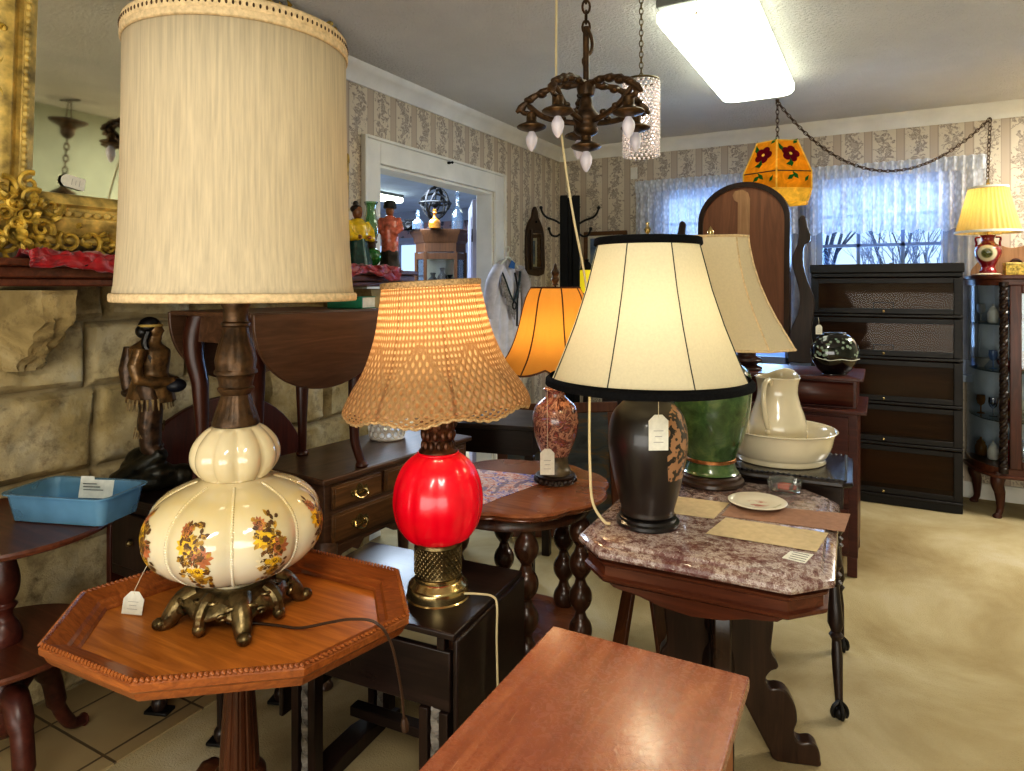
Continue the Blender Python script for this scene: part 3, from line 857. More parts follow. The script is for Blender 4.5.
# round lobed table with bobbin legs
t = thing('round_table', 'round oak table with lobed moulded edge and bobbin-turned legs behind the red lamp', 'table', (-1.2, 2.19, 0))
lob = lambda th, k: 1 + .075 * abs(cos(th * 4 + .35)) ** .7 - .045
mb = MB(); mb.lathe([(.0, .682), (.31, .682), (.325, .686), (.333, .694), (.330, .700), (.345, .704), (.350, .711), (.345, .718), (.335, .720), (.0, .720)], 128, mod=lambda th, k: 1 if k in (0, 9) else lob(th, k))
mb.build('top', W['round'], t, ang=35)
mb = MB(); mb.lathe([(.27, .682), (.285, .66), (.285, .64), (.265, .64), (.265, .682)], 64, close=False); mb.build('apron', W['bob'], t)
mb = MB(); mb.lathe([(0, .175), (.265, .175), (.275, .183), (.27, .192), (0, .192)], 64); mb.build('lower_shelf', W['round'], t)
bobp = [(.024, .64)]
for k in range(4):
    z = .63 - k * .118
    bobp += [(.020, z), (.024, z - .012), (.036, z - .03), (.042, z - .055), (.036, z - .08), (.024, z - .098), (.018, z - .108)]
bobp += [(.026, .15), (.034, .13), (.034, .09), (.022, .06), (.030, .035), (.022, .0)]
for k in range(6):
    a = rad(-52 + 60 * k); mb = MB(); mb.lathe(smooth_prof(bobp, 3), 22, c=(.255 * cos(a), .255 * sin(a), 0)); mb.build('leg', W['bob'], t)

# marble-topped parlour table
t = thing('marble_top_table', 'carved walnut parlour table with clipped-corner speckled marble top and scroll legs', 'table', (-.452, 2.155, 0), rad(2))
def clip(hx, hy, c): return [(-hx + c, -hy), (hx - c, -hy), (hx, -hy + c), (hx, hy - c), (hx - c, hy), (-hx + c, hy), (-hx, hy - c), (-hx, -hy + c)]
def marble_mat():
    m, nt, b = mat('speckled red marble')
    v = coords(nt); f = tex(nt, v, 40, 9, .8, .1); g = tex(nt, v, 6, 6, .7, .3); h = tex(nt, v, 110, 5, .7)
    c = ramp(nt, f, [(.32, (.24, .17, .17)), (.42, (.44, .32, .30)), (.49, (.55, .46, .43)), (.55, (.74, .69, .66)), (.61, (.46, .34, .33)), (.72, (.68, .60, .57))])
    c = mixc(nt, ramp(nt, g, [(.5, (0, 0, 0, 1)), (.66, (.75, .75, .75, 1))]), c, (.36, .16, .17))
    c = mixc(nt, ramp(nt, h, [(.62, (0, 0, 0, 1)), (.68, (.9, .9, .9, 1))]), c, (.86, .82, .78))
    nt.links.new(c, b.inputs['Base Color']); b.inputs['Roughness'].default_value = .22; b.inputs['Coat Weight'].default_value = .4
    return m
MARB = marble_mat()
def molded(mb, hx, hy, c, prof):
    secs = [[(x, y, z) for x, y in clip(hx + o, hy + o, c + o * .59)] for o, z in prof]
    mb.rings(secs)
mb = MB(); molded(mb, .325, .405, .085, [(-.03, .698), (.002, .698), (.012, .704), (.015, .712), (.012, .722), (.002, .729), (-.012, .731), (-.016, .735), (-.018, .740), (-.022, .742)])
mb.build('marble_top', MARB, t, ang=30)
mb = MB(); molded(mb, .325, .405, .085, [(-.02, .630), (-.012, .630), (-.004, .636), (-.002, .646), (-.012, .650), (-.012, .676), (-.004, .681), (-.001, .689), (-.012, .693), (-.012, .698)])
mb.build('frieze', W['mahog'], t, ang=30)
for sx, sy, L in ((0, -1, .23), (0, 1, .23), (1, 0, .29), (-1, 0, .29)):
    pt = [(-L, .632), (-L * .92, .618), (-L * .6, .608), (-L * .35, .592), (0, .584), (L * .35, .592), (L * .6, .608), (L * .92, .618), (L, .632)]
    mb = MB(); M = Matrix.Translation((sx * .30, sy * .38, 0)) @ Matrix.Rotation(0 if sy else pi / 2, 4, 'Z')
    mb.plate(pt, .02, M); mb.build('shaped_apron', W['mahog'], t, bev=.003)
mb = MB(); mb.lathe(smooth_prof([(.05, .635), (.05, .57), (.03, .55), (.042, .51), (.028, .47), (.045, .43), (.048, .39), (.03, .36), (.05, .32), (.055, .26), (.04, .22), (.05, .18), (.03, .15), (.012, .13), (0, .12)], 3), 28)
mb.build('centre_column', W['darkZ'], t)
lg = [(.03, .635), (.03, .24), (.06, .21), (.10, .15), (.14, .085), (.175, .03), (.20, .0), (.335, .0), (.345, .02), (.338, .055), (.315, .072), (.285, .068), (.265, .075), (.258, .10), (.268, .13), (.262, .175), (.235, .215), (.205, .225), (.18, .222), (.165, .235), (.165, .255), (.182, .275), (.205, .285), (.20, .305), (.182, .33), (.185, .38), (.19, .43), (.18, .48), (.165, .53), (.175, .58), (.20, .635)]
lg = [q for k, q in enumerate(lg)]
for k in range(4):
    mb = MB(); M = Matrix.Rotation(rad(15 + 90 * k), 4, 'Z')
    mb.plate([(p.x * .86, max(p.y, 0)) for p in spline([(a, b, 0) for a, b in lg], 3)], .05, M)
    mb.build('scroll_leg', W['scroll'], t, bev=.006, ang=50)

# small table behind it carrying the wash set
t = thing('claw_foot_table', 'dark side table with slim turned legs and claw-and-ball feet behind the marble table', 'table', (-.385, 2.82, 0), rad(2)); t.scale = (1, .86, 1.035)
leath = plain('tooled black leather', (.10, .085, .10), .22, 0, .3, 60, coat=.5, bmp=.5, bscale=70)
mb = MB(); molded(mb, .285, .25, .03, [(-.02, .718), (.0, .718), (.006, .725), (.004, .734), (-.01, .738), (-.03, .74)]); mb.build('top', W['dark'], t, ang=30)
mb = MB(); mb.bx(-.265, .265, -.23, .23, .7395, .7425); mb.build('leather_inset', leath, t)
mb = MB()
for s in (-1, 1):
    for k in range(30): mb.ball((-.265 + .53 * k / 29, s * .232, .742), .005, 6, 4)
    for k in range(26): mb.ball((s * .267, -.232 + .464 * k / 25, .742), .005, 6, 4)
mb.build('studded_border', leath, t)
mb = MB()
for s in (-1, 1): mb.bx(-.25, .25, s * .215 - .009, s * .215 + .009, .64, .718); mb.bx(s * .25 - .009, s * .25 + .009, -.215, .215, .64, .718)
mb.build('apron', W['dark'], t)
tl = [(.022, .70), (.022, .63), (.014, .62), (.024, .605), (.014, .59), (.024, .575), (.014, .56), (.018, .53), (.024, .48), (.026, .46), (.015, .44), (.024, .43), (.015, .415), (.024, .405), (.015, .395), (.017, .35), (.022, .28), (.013, .255), (.020, .245), (.012, .23), (.015, .18), (.012, .10), (.010, .05)]
for sx in (-1, 1):
    for sy in (-1, 1):
        mb = MB(); fy = -.385 if sy < 0 else .16; T = Matrix.Translation((sx * .250, fy, 0))
        sh = Matrix.Identity(4); sh[0][2] = -sx * .05; sh[1][2] = (sy * .185 - fy) / .70
        mb.T = T @ sh; mb.lathe([(r * 1.2, z) for r, z in tl], 16)
        mb.T = T; lgo = mb.build('leg', W['darkZ'], t)
        mb = MB(); c = (sx * .250, fy, 0)
        mb.ball((c[0], c[1], .020), .020, 12, 8)
        for q in range(4):
            a = q * pi / 2 + .4; d = Vector((cos(a), sin(a), 0)); C = Vector((c[0], c[1], .0))
            mb.tube(spline([C + Vector((0, 0, .058)), C + d * .018 + Vector((0, 0, .043)), C + d * .024 + Vector((0, 0, .022)), C + d * .017 + Vector((0, 0, .006))], 3), [.007] * 9 + [.003], 6)
        mb.build('claw_foot', W['iron'], lgo)
mb = MB(); mb.bx(-.22, .22, -.18, .18, .335, .350); mb.build('shelf', W['dark'], t)

# dresser with swivel mirror, back towards the window
t = thing('dresser', 'reddish dresser with a tall swivel mirror seen from its plain wooden back', 'dresser', (-.64, 4.0, 0))
mb = MB(); mb.bx(-.56, .535, -.255, .24, .10, .815); mb.build('carcass', W['red'], t, bev=.003)
mb = MB(); mb.bx(-.58, .575, -.275, .255, .815, .835); mb.build('top', W['red'], t, bev=.004)
mb = MB(); mb.bx(-.56, .53, -.215, .22, .835, .975); mb.build('glove_box', W['red'], t, bev=.003)
mb = MB(); mb.bx(-.58, .56, -.24, .235, .975, .993); mb.build('upper_top', W['red'], t, bev=.004)
for x0, x1 in ((-.54, -.01), (.01, .515)):
    mb = MB(); mb.grid(lambda u, v, x0=x0, x1=x1: (x0 + (x1 - x0) * u, -.217 - .018 * sin(pi * v), .845 + .12 * v), 2, 10); mb.build('drawer_front', W['red'], t, solid=.006)
for z0, z1 in ((.12, .34), (.36, .57), (.59, .80)):
    mb = MB(); mb.bx(-.52, .495, -.267, -.255, z0, z1); d = mb.build('drawer', W['red'], t, bev=.004)
    for x in (-.30, .28):
        mb = MB(); mb.ball((x, -.28, (z0 + z1) / 2), .014, 10, 7); mb.build('knob', W['red'], d)
for sx in (-.535, .51):
    for sy in (-.23, .215):
        mb = MB(); mb.box((sx, sy, .05), (.045, .045, .1)); mb.build('foot', W['red'], t, bev=.003)
# the mirror: arched top, straight sides
def arch(hw, zb, zt, n=28, rb=.12):
    out = []
    for k in range(9):
        a = pi + (pi / 2) * k / 8; out.append((-hw + rb + rb * cos(a), zb + rb + rb * sin(a)))
    for k in range(9):
        a = 1.5 * pi + (pi / 2) * k / 8; out.append((hw - rb + rb * cos(a), zb + rb + rb * sin(a)))
    cz = zt - hw * .86
    for k in range(n + 1):
        a = pi * k / n; out.append((hw * cos(a), cz + hw * .86 * sin(a)))
    return out
mb = MB(); o1, o2 = arch(.268, 1.09, 2.075), arch(.238, 1.12, 2.045, rb=.10)
n = len(o1)
mb.rings([[(x, -.022, z) for x, z in o2], [(x, -.022, z) for x, z in o1], [(x, .022, z) for x, z in o1], [(x, .022, z) for x, z in o2], [(x, -.022, z) for x, z in o2]], cap=False)
MX = -.09
fr = mb.build('mirror_frame', W['darkZ'], t, loc=(MX, .10, 0)); fr.rotation_euler = (rad(-2), 0, rad(-6))
mb = MB(); mb.plate(arch(.242, 1.115, 2.05, rb=.10), .006, Matrix.Translation((0, -.010, 0))); mb.build('backing_board', W['mirback'], fr)
mb = MB(); mb.plate([(-.028, 1.22), (.042, 1.22), (.042, 1.975), (.03, 2.01), (.0, 2.03), (-.045, 2.025), (-.06, 2.0), (-.05, 1.97), (-.028, 1.955)], .006, Matrix.Translation((0, -.016, 0))); mb.build('brace_strip', W['strip'], fr)
mb = MB(); mb.plate(arch(.24, 1.117, 2.048, rb=.10), .004, Matrix.Translation((0, .012, 0))); mb.build('mirror_glass', MIRROR, fr, smooth=False)
for s in (-1, 1):
    ot = [(.262, 1.07), (.40, 1.07), (.40, 1.13), (.385, 1.19), (.39, 1.25), (.40, 1.32), (.395, 1.38), (.365, 1.45), (.345, 1.52), (.342, 1.58), (.352, 1.62), (.375, 1.63), (.382, 1.66), (.365, 1.70), (.355, 1.745), (.335, 1.755), (.318, 1.735), (.322, 1.69), (.312, 1.62), (.288, 1.57), (.285, 1.53), (.298, 1.48), (.318, 1.42), (.325, 1.36), (.312, 1.29), (.285, 1.24), (.268, 1.17)]
    ot = [(s * a, 1.025 + (b - 1.07) * 1.21) for a, b in ot]
    if s < 0: ot = ot[::-1]
    mb = MB(); mb.plate([(p.x, p.y) for p in spline([(a, b, 0) for a, b in ot] + [(ot[0][0], ot[0][1], 0)], 2)[:-1]], .03, Matrix.Translation((MX, .10, 0)))
    o = mb.build('scroll_support', W['darkZ'], t, bev=.004)

# sectional bookcase
t = thing('sectional_bookcase', 'black five-section glass-door bookcase standing beneath the back window', 'bookcase', (.009, 5.12, 0))
hx, dp = .443, .30
BG = clear_glass('bookcase glass', (.88, .84, .78), .008, .03, .06, (.45, .34, .26), .12)
mb = MB(); mb.bx(-hx, hx, 0, dp, 0, .055); mb.build('base', W['book'], t, bev=.004)
mb = MB(); mb.bx(-hx - .008, hx + .008, -.012, dp, 1.545, 1.605); mb.bx(-hx, hx, -.004, dp, 1.515, 1.545); mb.build('top', W['book'], t, bev=.005)
zs = [.055, .40, .67, .97, 1.25, 1.515]
for k in range(5):
    z0, z1 = zs[k], zs[k + 1]
    mb = MB(); mb.bx(-hx, -hx + .018, 0, dp, z0, z1).bx(hx - .018, hx, 0, dp, z0, z1).bx(-hx + .018, hx - .018, 0, dp, z0, z0 + .012)
    mb.m = 1; mb.bx(-hx + .018, hx - .018, dp - .012, dp, z0 + .012, z1)
    s = mb.build('section', [W['book'], W['bookin']], t, smooth=False)
    mb = MB(); a, b_ = z0 + .022, z1 - .006
    mb.bx(-hx + .005, -hx + .05, -.014, .004, a, b_).bx(hx - .05, hx - .005, -.014, .004, a, b_).bx(-hx + .05, hx - .05, -.014, .004, a, a + .035).bx(-hx + .05, hx - .05, -.014, .004, b_ - .035, b_)
    d = mb.build('door', W['book'], t, bev=.003)
    mb = MB(); mb.bx(-hx + .05, hx - .05, -.006, -.003, a + .035, b_ - .035); mb.build('glass', BG, d, smooth=False)
    mb = MB(); mb.lathe([(.003, 0), (.004, .008), (.010, .012), (.008, .02), (0, .022)], 12)
    o = mb.build('knob', W['brassb'], d, loc=(0, -.014, a + .018)); o.rotation_euler = (rad(90), 0, 0)
    mb = MB(); mb.bx(-hx, hx, -.02, -.0, z0, z0 + .018); mb.build('rail', W['book'], t, bev=.004)
    if k > 2:
        mb = MB()
        for q in ((-.06, -.055), (.055, .06)): mb.bx(q[0], q[1], -.017, -.014, a + .03, a + .075)
        mb.bx(-.06, .06, -.017, -.014, a + .071, a + .075); mb.build('label_frame', W['iron'], d)

# curved-glass china cabinet
t = thing('china_cabinet', 'mahogany curved-glass china cabinet with rope-twist corner columns, right of the bookcase', 'cabinet', (.98, 5.54, 0))
def bow(x0, x1, y0, y1, n=10):
    """quarter ellipse from the wall corner to the front column"""
    return [(x0 + (x1 - x0) * (1 - cos(pi / 2 * k / n)), y0 + (y1 - y0) * sin(pi / 2 * k / n)) for k in range(n + 1)]
L = bow(-.48, -.30, -.02, -.40); out = L + [(-a, b) for a, b in L[::-1]]
mb = MB(); mb.prism(out[::1], .27, .32); mb.prism([(a * 1.03, b * 1.03 - .005) for a, b in out], .255, .275); mb.build('base', W['mahog'], t, bev=.004)
mb = MB(); mb.prism(out, 1.46, 1.50); mb.prism([(a * 1.035, b * 1.03) for a, b in out], 1.50, 1.525); mb.build('top', W['mahog'], t, bev=.004)
CG = clear_glass('curved glass', (.97, .99, 1), .06)
for z in (.60, .91, 1.21):
    mb = MB(); mb.prism([(a * .96, b * .96) for a, b in out], z, z + .008); mb.build('glass_shelf', clear_glass('shelf glass', (.9, .97, .97), .12), t, smooth=False)
mb = MB(); mb.bx(-.47, .47, -.02, -.01, .32, 1.46); mb.build('light_back', plain('painted reflection back panel', (.70, .74, .80), .35, 0, .1, 6), t, smooth=False)  # pale blue paint stands in for a mirror back's bright reflections
for s in (-1, 1):
    mb = MB(); mb.grid(lambda u, v: (s * bow(-.475, -.31, -.02, -.39, 12)[int(round(u * 12))][0] * -1 * -1, bow(-.475, -.31, -.02, -.39, 12)[int(round(u * 12))][1], .32 + 1.14 * v), 12, 1)
    mb.build('curved_pane', CG, t)
    mb = MB()
    for ph in range(3):
        mb.tube([(s * .315 + .012 * cos(q * .9 + ph * 2.09), -.40 + .012 * sin(q * .9 + ph * 2.09), .32 + 1.14 * q / 90) for q in range(91)], .013, 6)
    mb.lathe([(.026, 0), (.026, .03), (.02, .035)], 14, c=(s * .315, -.40, .29)); mb.lathe([(.02, 0), (.026, .005), (.026, .03)], 14, c=(s * .315, -.40, 1.45))
    mb.build('twist_column', W['darkZ'], t)
mb = MB(); mb.bx(-.285, -.225, -.41, -.385, .32, 1.46).bx(.225, .285, -.41, -.385, .32, 1.46).bx(-.225, .225, -.41, -.385, .32, .37).bx(-.225, .225, -.41, -.385, 1.41, 1.46)
d = mb.build('door', W['mahogZ'], t, bev=.004)
MB().bx(-.225, .225, -.40, -.397, .37, 1.41).build('pane', CG, d, smooth=False)
for x, y in ((-.33, -.36), (.33, -.36), (-.42, -.06), (.42, -.06)):
    mb = MB(); cabriole(mb, x, y, .27, (1 if x > 0 else -1) * .6, -.6 if y < -.2 else .1, .95); mb.build('leg', W['mahogZ'], t)
cr_ = [(-.46, 0), (.46, 0), (.455, .04), (.42, .09), (.38, .16), (.31, .20), (.24, .18), (.15, .20), (.06, .25), (0, .27), (-.06, .25), (-.15, .20), (-.24, .18), (-.31, .20), (-.38, .16), (-.42, .09), (-.455, .04)]
mb = MB(); mb.plate([(p.x, max(p.y, 0)) for p in spline([(a, b, 0) for a, b in cr_] + [(-.46, 0, 0)], 3)[:-1]], .02, Matrix.Translation((0, -.12, 1.526)))
for s in (-1, 1): scroll_pts = None
mb.build('carved_crest', W['strip'], t, bev=.003)
mb = MB()
for s in (-1, 1):
    T = mb.T; mb.T = Matrix.Translation((s * .22, -.135, 1.60)) @ Matrix.Rotation(pi / 2, 4, 'Z')
    scroll(mb, (0, 0, 0), .05, 0, 1.6, .010, s); mb.T = T
mb.build('crest_scroll', W['mahogZ'], t)

# glassware and figurines on the cabinet shelves
gl = clear_glass('crystal', (.92, .95, 1), .2, .03)
cols = [plain('ruby glass', (.50, .10, .12), .15, 0, .1), plain('blue china', (.35, .45, .62), .2, 0, .2), plain('white china', (.84, .82, .78), .2, 0, .05), plain('amber glass', (.62, .42, .18), .15, 0, .1)]
shapes = {
 'goblet': [(.022, 0), (.024, .003), (.004, .008), (.004, .05), (.02, .065), (.026, .09), (.024, .12), (.022, .12), (.023, .09), (0, .062)],
 'vase': [(.018, 0), (.022, .005), (.036, .05), (.034, .09), (.016, .12), (.022, .15), (.019, .15), (.012, .12), (.028, .06), (0, .01)],
 'bowl': [(.02, 0), (.02, .006), (.045, .04), (.055, .06), (.052, .06), (.04, .04), (0, .012)],
 'jar': [(.026, 0), (.032, .01), (.034, .06), (.024, .08), (.026, .084), (.014, .10), (.005, .106), (.008, .118), (0, .122)]}
meshes = {}
rnd = random.Random(11)
nm = {'goblet': 'stemmed crystal goblet', 'vase': 'small waisted vase', 'bowl': 'small footed bowl', 'jar': 'lidded jar'}
cn = ['clear glass', 'ruby glass', 'blue china', 'white china', 'amber glass']
ms = [gl] + cols
where = {.328: 'on the cabinet floor', .608: 'on the lowest glass shelf', .918: 'on the middle glass shelf', 1.218: 'on the top glass shelf'}
seen = {}
for z in (.328, .608, .918, 1.218):
    for k, (x, y) in enumerate(((-.40, -.10), (-.345, -.20), (-.285, -.30), (-.27, -.13), (-.19, -.22), (-.16, -.33), (-.10, -.12), (-.05, -.26), (.03, -.33), (.08, -.18))):
        kd = rnd.choice(list(shapes)); ci = rnd.randrange(5)
        key = (kd, ci)
        if key not in meshes:
            mb = MB(); mb.lathe(shapes[kd], 16); o = mb.build(kd, ms[ci]); meshes[key] = o
        else:
            o = meshes[key].copy(); COL.objects.link(o)
        o.location = (.98 + x, 5.54 + y, z)
        tag(o, '%s %s %s of the china cabinet' % (nm[kd] if kd != 'goblet' else nm[kd].replace('crystal ', ''), 'of ' + cn[ci], where[z]), kd, '%ss of %s %s' % (kd, cn[ci], where[z]))

# ------------------------------------------------------------------ lamps
SH_BIG = shade_mat('raw silk shade', (.91, .85, .73), .35, (230, 5, 0), .5)
TRIM = plain('cream braid', (.83, .73, .57), .8, 0, .12, 90, bmp=.5, bscale=160)
# ---- big lamp with the flowered glass body
t = thing('table_lamp', 'large lamp with cream drum shade and floral lobed glass body on the octagonal table', 'lamp', (-1.383, 1.108, .6525))
FA = -33
mb = MB()
foot = lambda th: max(0, cos((th - rad(FA)) * 4)) ** 1.5
mb.lathe(smooth_prof([(.05, .086), (.074, .085), (.096, .078), (.116, .064), (.128, .044), (.124, .034), (.10, .043), (.05, .055)], 3), 96, mod=lambda th, k: 1 + (.13 * foot(th) - .05) * min(1, k / 9), zmod=lambda th, k: (.012 * (1 - abs(cos((th - rad(FA)) * 4))) if k > 8 else 0))
for k in range(4):
    a = rad(FA + 90 * k); c, s = cos(a), sin(a)
    P = spline([(.085 * c, .085 * s, .068), (.115 * c, .115 * s, .056), (.138 * c, .138 * s, .030), (.152 * c, .152 * s, .012), (.168 * c, .168 * s, .009)], 5)
    n = len(P); mb.tube(P, [.030 - .017 * i / (n - 1) for i in range(n)], 10)
    mb.ball((.166 * c, .166 * s, .013), .0150, 10, 7, (1.15, 1.1, .9))
    for e in (-1, 1):
        T = mb.T; mb.T = Matrix.Rotation(a, 4, 'Z') @ Matrix.Translation((.118, e * .020, .058)) @ Matrix.Rotation(rad(35), 4, 'Y')
        mb.torus((0, 0, 0), .012, .005, 18, 6, 'X'); mb.ball((0, 0, 0), .006, 8, 6); mb.torus((.006, e * .022, -.006), .009, .004, 16, 6, 'X'); mb.T = T
        mb.tube(spline([((.09) * c - e * .012 * s, .09 * s + e * .012 * c, .080), (.115 * c - e * .010 * s, .115 * s + e * .010 * c, .064), (.14 * c - e * .006 * s, .14 * s + e * .006 * c, .036)], 4), .0042, 6)
    for q in range(4): mb.ball((.168 * c + .004 * (q - 1.5) * -s * 1.6, .168 * s + .004 * (q - 1.5) * c * 1.6, .016), .0045, 7, 5, (1.6, 1.6, 1))
for k in range(4):
    a = rad(FA + 45 + 90 * k); c, s = cos(a), sin(a)
    mb.tube(spline([(.085 * c, .085 * s, .074), (.108 * c, .108 * s, .062), (.120 * c, .120 * s, .042), (.122 * c, .122 * s, .024)], 5), [.018] * 5 + [.016] * 5 + [.013] * 6, 8)
    mb.ball((.123 * c, .123 * s, .020), .015, 10, 7)
    for e in (-1, 1): mb.torus((.098 * c - e * .018 * s, .098 * s + e * .018 * c, .072), .010, .004, 14, 6, 'Z')
mb.build('footed_base', W['brass'], t)
def glass_body():
    m, nt, b = mat('pearly cream glass')
    v = coords(nt); sp = nt.nodes.new('ShaderNodeSeparateXYZ'); nt.links.new(v, sp.inputs[0]); f = tex(nt, v, 9, 4)
    h = math_(nt, 'ADD', math_(nt, 'MULTIPLY', sp.outputs['Z'], 2.6), math_(nt, 'MULTIPLY', f, .25))
    c = ramp(nt, h, [(.2, (.80, .71, .50)), (.42, (.85, .82, .74)), (.62, (.84, .80, .70)), (.92, (.84, .76, .56)), (1, (.82, .76, .62))])
    nt.links.new(c, b.inputs['Base Color']); b.inputs['Roughness'].default_value = .14
    b.inputs['Subsurface Weight'].default_value = .25; b.inputs['Subsurface Radius'].default_value = (.04, .03, .02)
    b.inputs['Coat Weight'].default_value = .7; b.inputs['Coat Roughness'].default_value = .04
    return m
GB = glass_body()
NL = 8; PH = rad(-41 + 22.5)
lobe = lambda th, k: 1 - .085 * (1 - abs(cos((th - PH) * NL / 2)) ** .7)
bp = smooth_prof([(.062, .080), (.066, .096), (.098, .106), (.155, .131), (.195, .170), (.209, .217), (.199, .262), (.165, .298), (.118, .321), (.083, .332), (.072, .337)], 4)
mb = MB(); mb.lathe(bp, 128, mod=lambda th, k: lobe(th, k) if 8 < k < len(bp) - 5 else 1, close=False)
for k in range(NL):
    a = PH + pi / NL + 2 * pi * k / NL
    for i in range(10, len(bp) - 6):
        for w_ in (0, .5):
            r = bp[i][0] * (1 - w_) + bp[i + 1][0] * w_; z = bp[i][1] * (1 - w_) + bp[i + 1][1] * w_
            mb.ball((r * .925 * cos(a), r * .925 * sin(a), z), .0042, 7, 5)
body = mb.build('glass_body', GB, t, ang=70)
up = smooth_prof([(.072, .337), (.085, .345), (.10, .368), (.104, .395), (.094, .425), (.07, .452), (.05, .462)], 4)
mb = MB(); mb.lathe(up, 96, mod=lambda th, k: 1 - .13 * (1 - abs(cos((th - PH) * 5)) ** .7) if 2 < k < len(up) - 3 else 1, close=False); mb.build('glass_font', GB, t, ang=70)
# painted flower sprays on the lobes
FC = [plain('petal yellow', (.88, .70, .16), .4, 0, .2, 60), plain('petal orange', (.70, .42, .26), .4, 0, .25, 60), plain('petal white', (.86, .80, .66), .4, 0, .1, 60), plain('flower leaf brown', (.36, .24, .10), .5, 0, .4, 60), plain('leaf ochre', (.66, .50, .16), .5, 0, .3, 60)]
def surf(a, z):
    for i in range(len(bp) - 1):
        if bp[i][1] <= z <= bp[i + 1][1]:
            q = (z - bp[i][1]) / (bp[i + 1][1] - bp[i][1]); r = (bp[i][0] * (1 - q) + bp[i + 1][0] * q)
            break
    r = r * lobe(a, 20) + .0012
    return Vector((r * cos(a), r * sin(a), z))
def petal(mb, a, z, ang, L, wd, mi):
    mb.m = mi; R = .19
    P = []
    for u, w_ in ((0, 0), (.4, .5), (.75, .42), (1, 0), (.75, -.42), (.4, -.5)):
        dx = L * u * cos(ang) - wd * w_ * sin(ang); dz = L * u * sin(ang) + wd * w_ * cos(ang)
        P.append(surf(a + dx / R, min(.318, max(.10, z + dz))))
    mb.add(P, [(0, 1, 2, 3, 4, 5)])
rnd = random.Random(2)
for k in range(NL):
    ac = PH + 2 * pi * k / NL; mb = MB()
    for _ in range(85):
        q = rnd.random(); z = .130 + .155 * q; a = ac + (.02 - .10 * q + .05 + rnd.uniform(-.13, .13)) * (1 if True else 0)
        petal(mb, a, z, rnd.uniform(0, 6.3), rnd.uniform(.011, .02), .008, rnd.choice((3, 3, 4)))
    for (da, dz, R_, mi) in ((-.06, .243, .026, 0), (.08, .216, .026, 1), (-.03, .190, .026, 2), (.06, .162, .015, 4), (-.10, .272, .015, 1), (.05, .186, .013, 0)):
        for j in range(11): petal(mb, ac + da + .004 * cos(j), dz, j * 2 * pi / 11, R_, R_ * .42, mi)
        for j in range(6): petal(mb, ac + da, dz, j * pi / 3, .007, .006, 3 if mi != 2 else 0)
    mb.build('flower_decal', FC, body, smooth=False)
cp = [(.05, .460), (.055, .464), (.055, .470), (.046, .49), (.038, .515), (.034, .536), (.041, .545), (.043, .552), (.038, .556), (.042, .575), (.044, .583), (.050, .587), (.050, .594), (.046, .598), (.046, .62), (.040, .65), (.031, .68), (.029, .70), (.034, .704), (.034, .71), (.028, .714), (.029, .745), (.034, .752), (.034, .762), (.012, .766), (.012, .80)]
mb = MB(); mb.lathe(cp, 64, mod=lambda th, k: 1 + (.06 * abs(sin(th * 9)) if 2 < k < 5 else .06 * abs(sin(th * 5)) if 13 < k < 17 else 0)); mb.build('fluted_stem', W['bronze'], t, ang=50)
mb = MB(); sp_ = [(.274, .768), (.267, .80), (.260, .90), (.255, 1.05), (.252, 1.2), (.250, 1.40)]
mb.lathe(sp_, 96, close=False); sh = mb.build('shade', SH_BIG, t, solid=.002, loc=(.009, .005, 0))
mb = MB()
mb.lathe([(.2755, .764), (.2775, .768), (.2775, .778), (.275, .783)], 96, close=False); mb.build('lower_trim', TRIM, sh, solid=.002)
mb = MB(); mb.lathe([(.252, 1.362), (.2555, 1.366), (.2555, 1.376), (.2525, 1.381), (.2550, 1.385), (.2550, 1.40), (.2525, 1.408)], 96, close=False); mb.build('upper_trim', TRIM, sh, solid=.002)
mb = MB()
for k in range(120):
    a = k * 2 * pi / 120; mb.ball((.2555 * cos(a), .2555 * sin(a), 1.392), .0048, 6, 4, (.6, .6, 1.1))
mb.build('braid_pattern', W['bronze'], sh)
mb = MB()
for k in range(3):
    a = k * 2 * pi / 3; mb.tube([(.0, 0, .80), (.25 * cos(a), .25 * sin(a), .80)], .002, 5)
mb.build('shade_spider', W['brass'], sh)
mb = MB(); mb.tube(spline([(.03, -.05, .006), (.08, -.02, .0045), (.14, .0, .0045), (.205, .012, .009), (.275, .030, .030), (.335, .040, .048), (.395, .052, .050), (.420, .075, .0), (.428, .100, -.11), (.430, .110, -.19)], 8), .0033, 8); mb.tube([(.430, .110, -.185), (.431, .111, -.20), (.432, .112, -.215)], [.006, .010, .008], 8); mb.build('cord', W['cordb'], t)
TG = (-1.60, .99)
light('lamp_light', t, (0, 0, 1.05), .5, (1, .85, .62), .06)  # added faint glow inside an unlit lamp, brightens its shade
price_tag('white price tag leaning inside the octagonal table rim beside the flowered lamp', (TG[0], TG[1], .705), .056, .052, (rad(-14), 0, FACE - rad(10)), [(0, .002, .012), (.03, .02, .10), (.11, .05, .22)])
